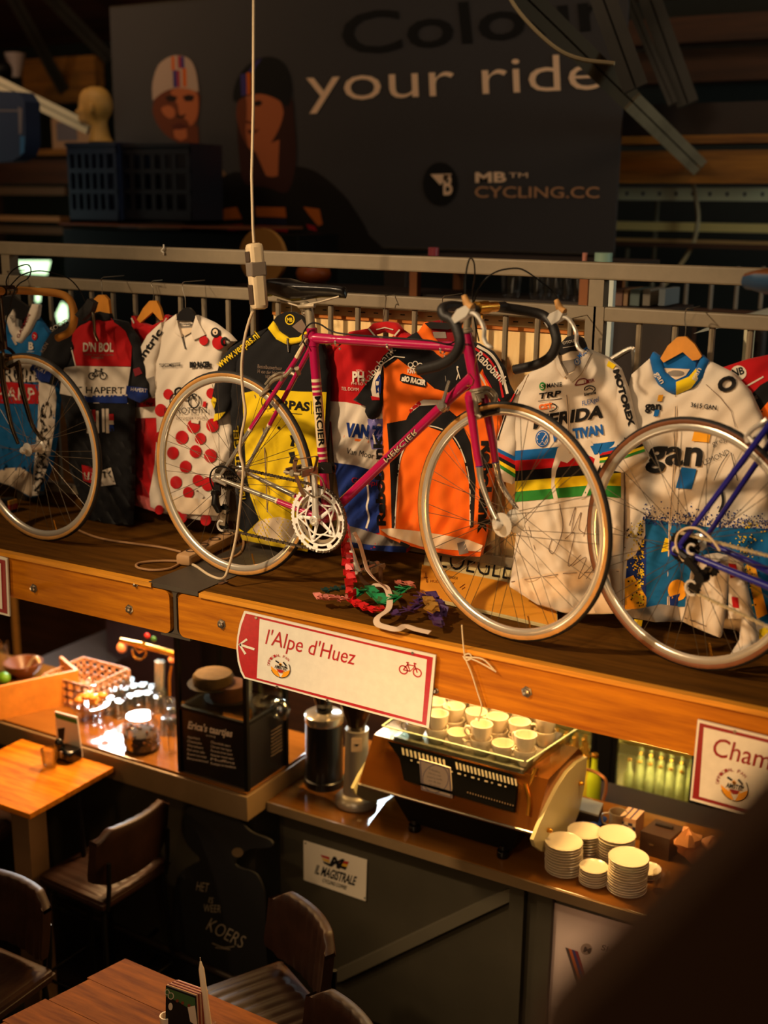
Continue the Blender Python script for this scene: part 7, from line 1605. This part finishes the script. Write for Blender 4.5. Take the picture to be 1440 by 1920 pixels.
mb = MB(); sfm = YP(p.y+.045); sheet(mb, [(103, 1334), (144, 1345), (154, 1420), (108, 1412)], sfm, 0, 0, 40, .006); sheet(mb, [(103, 1337), (144, 1349), (146, 1358), (105, 1346)], sfm, .001, 1, 40); sheet(mb, [(108, 1366), (122, 1364), (120, 1388), (110, 1388)], sfm, .001, 2, 40)
obj('menu_card', mb, [mat('menu_white', (214, 196, 176)), ink('menu_green', (70, 110, 50)), I_black], cdy)
mb = MB(); mb.box(p.x-.012, p.x+.03, p.y-.034, p.y-.031, zt_+.02, zt_+.05); obj('napkin', mb, mat('menu_white', (214, 196, 176)), cdy)

def stool(loc, rz, label, back=True):
    t = thing('bar_stool', label, 'stool', (0, 0, 0), 'leather bar stools')
    s = MB().box(-.19, .19, -.20, .20, .70, .755, bev=.018); obj('seat', s, M_leath, t)
    r = MB(); NX, NY = 12, 65; vs = []; fs = []
    for i in range(NX+1):
        for k in range(NY+1):
            u_, v_ = -1+2*i/NX, -1+2*k/NY; e = max(abs(u_)**5, abs(v_)**8)
            vs.append((.192*u_, .202*v_, .765-.03*e+.006*(abs(sin(v_*pi*4)) - .5)*(1-e)))
    for i in range(NX):
        for k in range(NY): a_ = i*(NY+1)+k; fs.append((a_, a_+NY+1, a_+NY+2, a_+1))
    obj('ribbed_cushion', r.add(vs, fs), M_leath, t, sharp=80)
    if back:
        b = MB(); P = [(.19+.03*cos(a*pi/12*6)-.03, .215*sin(a*pi/12)) for a in range(-6, 7)]
        vs = []; fs = []; zs_ = (.80, .83, .93, 1.02, 1.055, 1.06); N = 57
        for k in range(N):
            y = -.21+.42*k/(N-1); xx = .19-.05*((y/.21)**2)*1.0+.0
            for s_, th in ((0, -.018), (1, .018)):
                for i, z in enumerate(zs_):
                    inset = .7 if i in (0, 5) else 1
                    zz_ = z - (.05*max(0, abs(y/.21)-.7)/.3 if i >= 4 else 0) + (.03*max(0, abs(y/.21)-.7)/.3 if i <= 1 else 0)
                    rib = .005*abs(cos(y*pi/.05)) if s_ == 0 else 0
                    vs.append((xx+th*inset-rib+.03*(z-.8)/.26, y, zz_))
        nz = len(zs_); W2 = 2*nz
        for k in range(N-1):
            for i in range(nz-1):
                fs.append((k*W2+i, k*W2+i+1, (k+1)*W2+i+1, (k+1)*W2+i)); fs.append((k*W2+nz+i, (k+1)*W2+nz+i, (k+1)*W2+nz+i+1, k*W2+nz+i+1))
            fs.append((k*W2, (k+1)*W2, (k+1)*W2+nz, k*W2+nz)); fs.append((k*W2+nz-1, k*W2+2*nz-1, (k+1)*W2+2*nz-1, (k+1)*W2+nz-1))
        for k in (0, N-1):
            for i in range(nz-1): fs.append((k*W2+i, k*W2+nz+i, k*W2+nz+i+1, k*W2+i+1))
        obj('backrest', b.add(vs, fs), M_leath, t, sharp=60)
        for y in (-.17, .17): obj('back_post', MB().tube([(.185, y, .70), (.20, y, .80), (.205, y, .92)], .010, 8), M_leg, t)
    for sx in (-1, 1):
        for sy in (-1, 1): obj('leg', MB().tube([(sx*.16, sy*.17, .705), (sx*.21, sy*.21, .0)], .011, 8), M_leg, t)
    f = MB(); k = .198; f.tube([(-k, -k, .26), (k, -k, .26), (k, k, .26), (-k, k, .26)], .008, 8, closed=True); obj('foot_ring', f, M_leg, t)
    t.location = loc; t.rotation_euler = (0, 0, rz); return t
stool((-3.275, 3.385, 0), radians(-3), 'brown leather bar stool with back beside the orange high table')
p = onZ(-45, 1838, .75); stool((p.x, p.y, 0), radians(90), 'brown ribbed leather bar stool at the lower left edge')
p = onZ(-40, 1535, .75); stool((p.x, p.y, 0), radians(180), 'bar stool seat peeping out left of the orange high table', True)
p = onZ(552, 1712, 1.02); stool((p.x-.02, p.y-.19, 0), radians(62), 'dark ribbed leather bar stool in front of the black chalkboard cut-out')
p = onZ(582, 1888, 1.05); stool((p.x+.05, p.y-.15, 0), radians(62), 'dark bar stool back showing just over the bottom edge of the picture')
# plank table
zp = 1.0; c0 = onZ(235, 1797, zp); c1 = onZ(515, 1917, zp); u = (c1-c0).normalized(); v = V((-u.y, u.x, 0)); M_pl = mat('plank_wood', (150, 88, 22), rough=.75, spec=.1, rgb2=(100, 54, 12), nscale=5, stretch=(.8, 7, 7))
ang = math.atan2(u.y, u.x); pt = thing('plank_table', 'rustic brown plank table at the bottom edge', 'table', (c0.x+.4, c0.y-.35, 0))
w_ = V((onZ(90, 1870, zp)-c0).xy.to_3d()).normalized()
for k in range(5):
    wd_ = .15; q0 = c0+w_*(k*.152+(.0 if k else 0)); L0 = -.012*(k % 2); a = q0-u*L0; b = q0+u*1.5; c = b+w_*wd_; d = a+w_*wd_
    obj('plank', MB().hexa([q-V((0, 0, .035)) for q in (a, b, c, d)]+[a, b, c, d]), M_pl, pt)
for (a_, b_) in ((.08, .1), (1.35, .1), (.08, .65), (1.35, .65)): q = c0+u*a_+w_*b_; obj('leg', MB().box(q.x-.035, q.x+.035, q.y-.035, q.y+.035, 0, zp-.035), M_leg, pt)
# candle, cards and cup on the plank table
p = onZ(393, 1950, zp); cn = thing('candle', 'tall cream candle in a small glass holder on the plank table', 'candle', p)
tip = onP(376, 1803, p, V((ray(380, 1850).x, ray(380, 1850).y, 0))); cb_ = p+V((0, 0, .02))
obj('wax', MB().tube([cb_, cb_.lerp(tip, .9), tip], [.0115, .0085, .0025], 14), mat('cream_wax', (236, 214, 180), rough=.5), cn); obj('wick', MB().tube([tip, tip+V((-.001, 0, .014))], .0012, 5), mat('wick', (190, 160, 120)), cn)
obj('holder', MB().lathe([(0, 0), (.026, 0), (.028, .006), (.018, .02), (.020, .05), (.024, .055), (.014, .055), (.0125, .01), (0, .01)], p, n=18), M_glass, cn)
bk_ = thing('menu_cards', 'upright stack of menu cards with green, black and white cover on the plank table', 'menu', onZ(350, 1935, zp))
cp = onZ(312, 1935, zp); yb_ = cp.y; sfb = YP(yb_); F_ = [(311, 1848), (367, 1868), (372, 1960), (310, 1940)]
mb = MB(); sheet(mb, F_, sfb, 0, 0, 60, .002); sheet(mb, [(311, 1851), (366, 1871), (367, 1885), (350, 1888), (335, 1878), (311, 1868)], sfb, .001, 1, 60); sheet(mb, [(352, 1888), (366, 1885), (371, 1925), (357, 1915)], sfb, .001, 2, 60); sheet(mb, circ(320, 1887, 4, 7), sfb, .001, 2, 60); stroke(mb, circ(321, 1867, 5, 6, 14), 1.4, sfb, .0015, 2, True); stroke(mb, circ(314, 1860, 4, 5, 14), 1.4, sfb, .0015, 2, True); sheet(mb, [(310, 1922), (371, 1942), (372, 1960), (310, 1940)], sfb, .001, 3, 60)
for x in (333, 343, 355): sheet(mb, circ(x, 1876+(x-333)*.4, 3), sfb, .0015, 4, 60)
obj('cover', mb, [I_black, ink('cover_green', (64, 100, 60)), I_white, ink('cover_red', (120, 30, 30)), ink('cover_brown', (120, 60, 40))], bk_)
mb = MB()
for k in range(7): 
    o_ = V((.0022*k, .0055*(k+1), 0)); q = [onY(x, y, yb_)+o_+V((0, 0, .002*(k % 2))) for x, y in F_]; mb.prism(q, (0, .004, 0), k % 2)
obj('cards', mb, [mat('card_edge', (206, 160, 120), rough=.7), mat('card_red_edge', (140, 60, 40), rough=.7)], bk_)
p = onZ(312, 1930, zp); obj('small_cup', MB().lathe([(0, 0), (.018, 0), (.02, .05), (.016, .05), (.015, .01), (0, .01)], p, n=18), M_cer, None, 'small cream cup beside the menu cards at the bottom edge', 'cup')
# out-of-focus rail close to the viewer
pn = _f.copy(); p0 = EYE+_f*.62
poly = [(1520, 1440), (1468, 1498), (1398, 1572), (1328, 1642), (1253, 1722), (1178, 1797), (1110, 1862), (1052, 1925), (1020, 1985), (1520, 1990)]
mb = MB().prism([onP(x, y, p0, pn) for x, y in poly], _f*.05)
obj('near_handrail', mb, mat('near_brown', (84, 54, 30), rough=.8), None, 'blurred dark brown rail close to the viewer in the lower right corner', 'railing')
# ================================================================== upper gallery objects behind the railing
def blk(name, px0, py0, px1, py1, Y, d, m, label, cat, bev=.004, fl=False):
    a = onY(px0, py0, Y); b = onY(px1, py1, Y)
    if fl: b.z = 2.262
    return obj(name, MB().box(a.x, b.x, Y, Y+d, b.z, a.z, bev=bev), m, None, label, cat)
# crates
M_cr = mat('blue_crate', (18, 30, 58), rough=.5); M_cr2 = mat('black_blue_crate', (20, 22, 32), rough=.45)
def crate(px0, py0, px1, py1, Y, m, label):
    a = onY(px0, py0, Y); b = onY(px1, py1, Y); w = b.x-a.x; h = a.z-b.z; t = thing('plastic_crate', label, 'crate', (a.x+w/2, Y+.15, b.z))
    d = .3; mb = MB()
    for (z0, z1) in ((0, .16), (.36, .42), (.62, .68), (.86, 1)): mb.box(a.x, b.x, Y, Y+.015, b.z+h*z0, b.z+h*z1)
    for x in (0, .15, .3, .45, .6, .75, .94): mb.box(a.x+w*x, a.x+w*(x+.06), Y+.001, Y+.014, b.z, a.z)
    obj('front_wall', mb, m, t); obj('back_wall', MB().box(a.x, b.x, Y+d-.015, Y+d, b.z, a.z), m, t)
    for x in (a.x, b.x-.015): obj('side_wall', MB().box(x, x+.015, Y+.015, Y+d-.015, b.z, a.z), m, t)
    obj('base', MB().box(a.x, b.x, Y, Y+d, b.z, b.z+.015), m, t); obj('rim', MB().box(a.x-.008, b.x+.008, Y-.008, Y+.01, a.z-.02, a.z), m, t)
    return t
crate(124, 268, 222, 418, 5.45, M_cr, 'dark blue plastic crate under the mannequin head')
crate(222, 270, 358, 418, 5.5, M_cr2, 'nearly black plastic crate in front of the printed man on the banner')
blk('ledge_board', 110, 420, 480, 428, 5.4, .45, mat('ledge_orange', (120, 62, 24), rough=.6), 'orange-brown ledge board under the two crates', 'shelf')
blk('dark_cabinet', 118, 429, 560, 620, 5.45, .4, M_black, 'black cabinet under the crates behind the railing', 'cabinet', fl=True)
# mannequin head looking left
Yh = 5.62; q = lambda x, y: onY(x, y, Yh)
hd_ = thing('mannequin_head', 'cream mannequin head in profile looking left on the blue crate', 'mannequin head', q(188, 266))
sl_ = [(163, 170, 188, .030), (168, 158, 196, .055), (176, 152, 202, .068), (186, 150, 206, .074), (196, 149, 208, .076), (203, 148.5, 208, .076), (209, 141, 207, .074), (214, 147, 205, .07), (219, 149, 202, .066), (223, 148, 200, .062), (227, 150, 199, .058), (232, 154, 199, .052), (237, 172, 199, .046), (246, 171, 200, .052), (256, 171, 203, .058), (266, 168, 208, .07)]
vs = []; fs = []; n = 20
for (y, xl, xr, w) in sl_:
    a = q(xl, y); b = q(xr, y); c = (a+b)/2; rx = (b.x-a.x)/2
    for k in range(n):
        t = 2*pi*k/n; nose = 1 if not (207 < y < 216) else (1 if cos(t) > -.6 else 1)
        wy = w*(1-.35*max(0, -cos(t))**1.5); vs.append(c+V((rx*cos(t), wy*sin(t), 0)))
for i in range(len(sl_)-1):
    for k in range(n): l = (k+1) % n; fs.append((i*n+k, (i+1)*n+k, (i+1)*n+l, i*n+l))
fs += [tuple(range(n)), tuple((len(sl_)-1)*n+k for k in range(n-1, -1, -1))]
M_head = mat('mannequin_cream', (178, 140, 70), rough=.6, noise=.15, nscale=20)
obj('head', MB().add(vs, fs), M_head, hd_, sharp=80)
obj('ear', MB().ball(q(188, 205)+V((0, -.075, 0)), (.017, .012, .032), 12), M_head, hd_)
# left edge things
bg_ = MB(); sheet(bg_, [(-60, 168), (34, 172), (46, 190), (48, 270), (40, 292), (22, 302), (-60, 306)], YP(5.3), 0, 0, 20, .12); sheet(bg_, [(-60, 205), (36, 206), (36, 209), (-60, 209)], YP(5.3), .002, 1, 40); sheet(bg_, [(34, 200), (42, 204), (41, 250), (36, 252)], YP(5.3), .002, 1, 40); sheet(bg_, [(38, 255), (47, 256), (46, 285), (38, 292)], YP(5.3), .002, 2, 40)
obj('blue_sports_bag', bg_, [mat('dark_blue_cloth', (20, 40, 74), rough=.8), ink('pale_grey_print', (110, 104, 110)), mat('bright_blue_cloth', (24, 88, 140), rough=.7)], None, 'dark blue bag hanging at the upper left edge', 'bag')
fp = thing('framed_picture', 'pale framed picture leaning beside the mannequin head', 'picture', onY(130, 282, 6.72)); a = onY(96, 222, 6.72); b = onY(170, 282, 6.72);
obj('frame', MB().box(a.x, b.x, 6.72, 6.74, b.z, a.z), mat('picture_pale', (176, 136, 100), rough=.6), fp); obj('picture_sheet', MB().box(a.x+.05, b.x-.12, 6.715, 6.72, b.z+.07, a.z-.03), mat('picture_grey', (110, 100, 104), rough=.6), fp)
p = onY(31, 145, 6.5); obj('lamp_shade', MB().lathe([(.03, 0), (.075, .16), (.07, .16), (.025, 0)], p, n=20), mat('shade_pale', (150, 132, 124), rough=.6), None, 'pale small lamp shade at the upper left', 'lamp shade')
obj('dark_helmet', MB().ball(onY(5, 130, 6.45), (.09, .1, .07), 16), M_black, None, 'black rounded helmet beside the pale lamp shade', 'helmet')
# things on the tables behind the railing
tz = onY(960, 487, 4.6).z; A = onY(745, 487, 4.6); Bq = onY(1165, 487, 4.6); gt = thing('gallery_table', 'high dark table with orange wooden legs behind the top rail, centre', 'table', ((A.x+Bq.x)/2, 4.8, 2.262))
obj('table_top', MB().box(A.x, Bq.x, 4.56, 5.1, tz-.03, tz), M_dark, gt)
for x in (onY(781, 520, 4.65).x, onY(1100, 520, 4.65).x):
    for y in (4.62, 5.04): obj('leg', MB().box(x-.018, x+.018, y, y+.036, 2.262, tz-.03), mat('upright_orange', (150, 86, 36), rough=.6), gt)
lz = onY(820, 552, 4.7).z; lt = thing('low_gallery_table', 'long dark table with glasses just behind the railing middle rail', 'table', (-2.4, 4.9, 2.262))
LA = onY(440, 552, 4.66).x; LB = onY(1118, 560, 4.66).x
obj('table_top', MB().box(LA, LB, 4.665, 5.03, lz-.03, lz), M_dark, lt)
for x in (LA+.1, LB-.1):
    for y in (4.68, 4.97): obj('leg', MB().box(x-.02, x+.02, y, y+.04, 2.262, lz-.03), M_dark, lt)
p = onY(588, 540, 4.85); obj('pumpkin_lantern', MB().ball((p.x, p.y, lz+.055), (.085, .085, .055), 16), mat('copper_orange', (150, 74, 22), rough=.45), None, 'orange-brown round lantern above the saddle behind the railing', 'lantern')
p = onY(486, 522, 4.75); obj('wooden_disc', MB().lathe([(0, 0), (.13, 0), (.13, .03), (0, .03)], (p.x, 4.8, lz+.13), (0, -1, 0), 24), mat('tan_wood', (176, 122, 56), rough=.5), None, 'round tan wooden disc standing behind the hanging socket strip', 'disc')
for (x0, x1, y0, c, lab) in ((802, 824, 464, (176, 70, 80), 'small pink tin on the table behind the top rail'), (1092, 1102, 474, (200, 130, 110), 'small salmon cup behind the top rail right of the banner foot'), (1115, 1149, 474, (150, 180, 160), 'pale mint tin behind the top rail at the banner foot')):
    p = onY((x0+x1)/2, y0, 4.7); w = (x1-x0)/2/F*4.7
    obj('tin', MB().lathe([(0, 0), (w, 0), (w, p.z-tz), (0, p.z-tz)], (p.x, 4.7, tz), n=18), mat('tin_%d' % x0, c, rough=.4), None, lab, 'tin')
for i, x in enumerate((958, 1005, 1024, 1040, 1060, 1080)):
    p = onY(x, 548, 4.75); p.z = lz; r = (.05, .035, .028, .03, .026, .03)[i]
    gl('glass_tumbler', 'clear glass %s on the table behind the right half of the pink bicycle' % ('pitcher, widest,' if i == 0 else 'of the row'), p, r, .16 if i == 0 else .13, 'glasses on the gallery table' if i else None, True)
for i, (x, w, c, lab) in enumerate(((1150, 16, (120, 84, 66), 'brown book leaning behind the right railing, leftmost'), (1170, 6, (150, 116, 80), 'thin tan book behind the right railing'), (1182, 16, (86, 100, 96), 'grey-green binder behind the right railing'), (1206, 12, (120, 112, 98), 'pale grey binder behind the right railing'), (1236, 10, (96, 104, 108), 'blue-grey binder behind the right railing, rightmost'))):
    blk('binder', x, 542, x+w, 574, 4.8, .2, mat('binder_%d' % i, c, rough=.6), lab, 'binder', .002)
blk('binder_board', 1142, 574, 1262, 579, 4.75, .3, M_dark, 'dark cabinet carrying the binders behind the right railing', 'cabinet', fl=True)
blk('white_upright', 1133, 515, 1141, 700, 4.3, .03, mat('lit_white_post', (206, 214, 206), rough=.5), 'white upright post just right of the railing joint', 'post', .002, fl=True)
pg = onY(1300, 600, 4.9); tbw = thing('white_table', 'white table top with dark underside behind the right railing', 'table', onY(1380, 700, 4.9))
obj('table_top', MB().hexa([onZ(x, y, onY(1330, 612, 4.6).z) for x, y in ((1300, 626), (1470, 588), (1500, 560), (1340, 607))]+[onZ(x, y, onY(1330, 612, 4.6).z+.02) for x, y in ((1300, 626), (1470, 588), (1500, 560), (1340, 607))]), mat('table_white', (200, 206, 196), rough=.3), tbw)
q_ = onY(1420, 600, 4.7); obj('leg', MB().tube([(q_.x, 4.75, 2.262), (q_.x, 4.75, onY(1330, 612, 4.6).z)], .03, 10), M_dark, tbw)
blk('pale_cabinet_edge', 1396, 612, 1404, 720, 4.5, .03, mat('cream_edge', (214, 206, 170), rough=.5), 'cream upright cabinet edge behind the gan hanger right side', 'post', .001, fl=True)
obj('chrome_chair_frame', MB().tube(spline([onY(x, y, 4.2) for x, y in ((1120, 688), (1150, 672), (1180, 655), (1188, 660), (1189, 700), (1189, 740))]+[V((onY(1189, 740, 4.2).x, 4.2, 2.262))], 4), .010, 8), M_chrome, None, 'chrome bent chair tube behind the gan jersey shoulder', 'chair')
blk('brown_cabinet', 1205, 605, 1262, 720, 4.9, .3, M_wallb, 'brown cabinet behind the left shoulder of the gan jersey', 'cabinet', fl=True)
for i, x in enumerate((1245, 1290, 1337, 1385, 1432)):
    p = onY(x, 500, 6.0); r_ = onY(x, 580, 6.0); obj('rear_bar', MB().tube([p, (p.x, 6.0, r_.z)], .010, 7), mat('thin_bar', (120, 110, 96), rough=.5), None, 'thin grey upright bar of the far grille, between top and middle rail on the right', 'bar', 'thin bars of the far grille')
blk('brown_low_wall', 1160, 575, 1640, 600, 5.9, .1, M_wallb, 'brown low board under the thin upright bars on the right', 'board')
blk('dark_chair', 720, 500, 760, 560, 5.14, .05, M_dark, 'dark chair back behind the railing near the plywood panel', 'chair', fl=True)
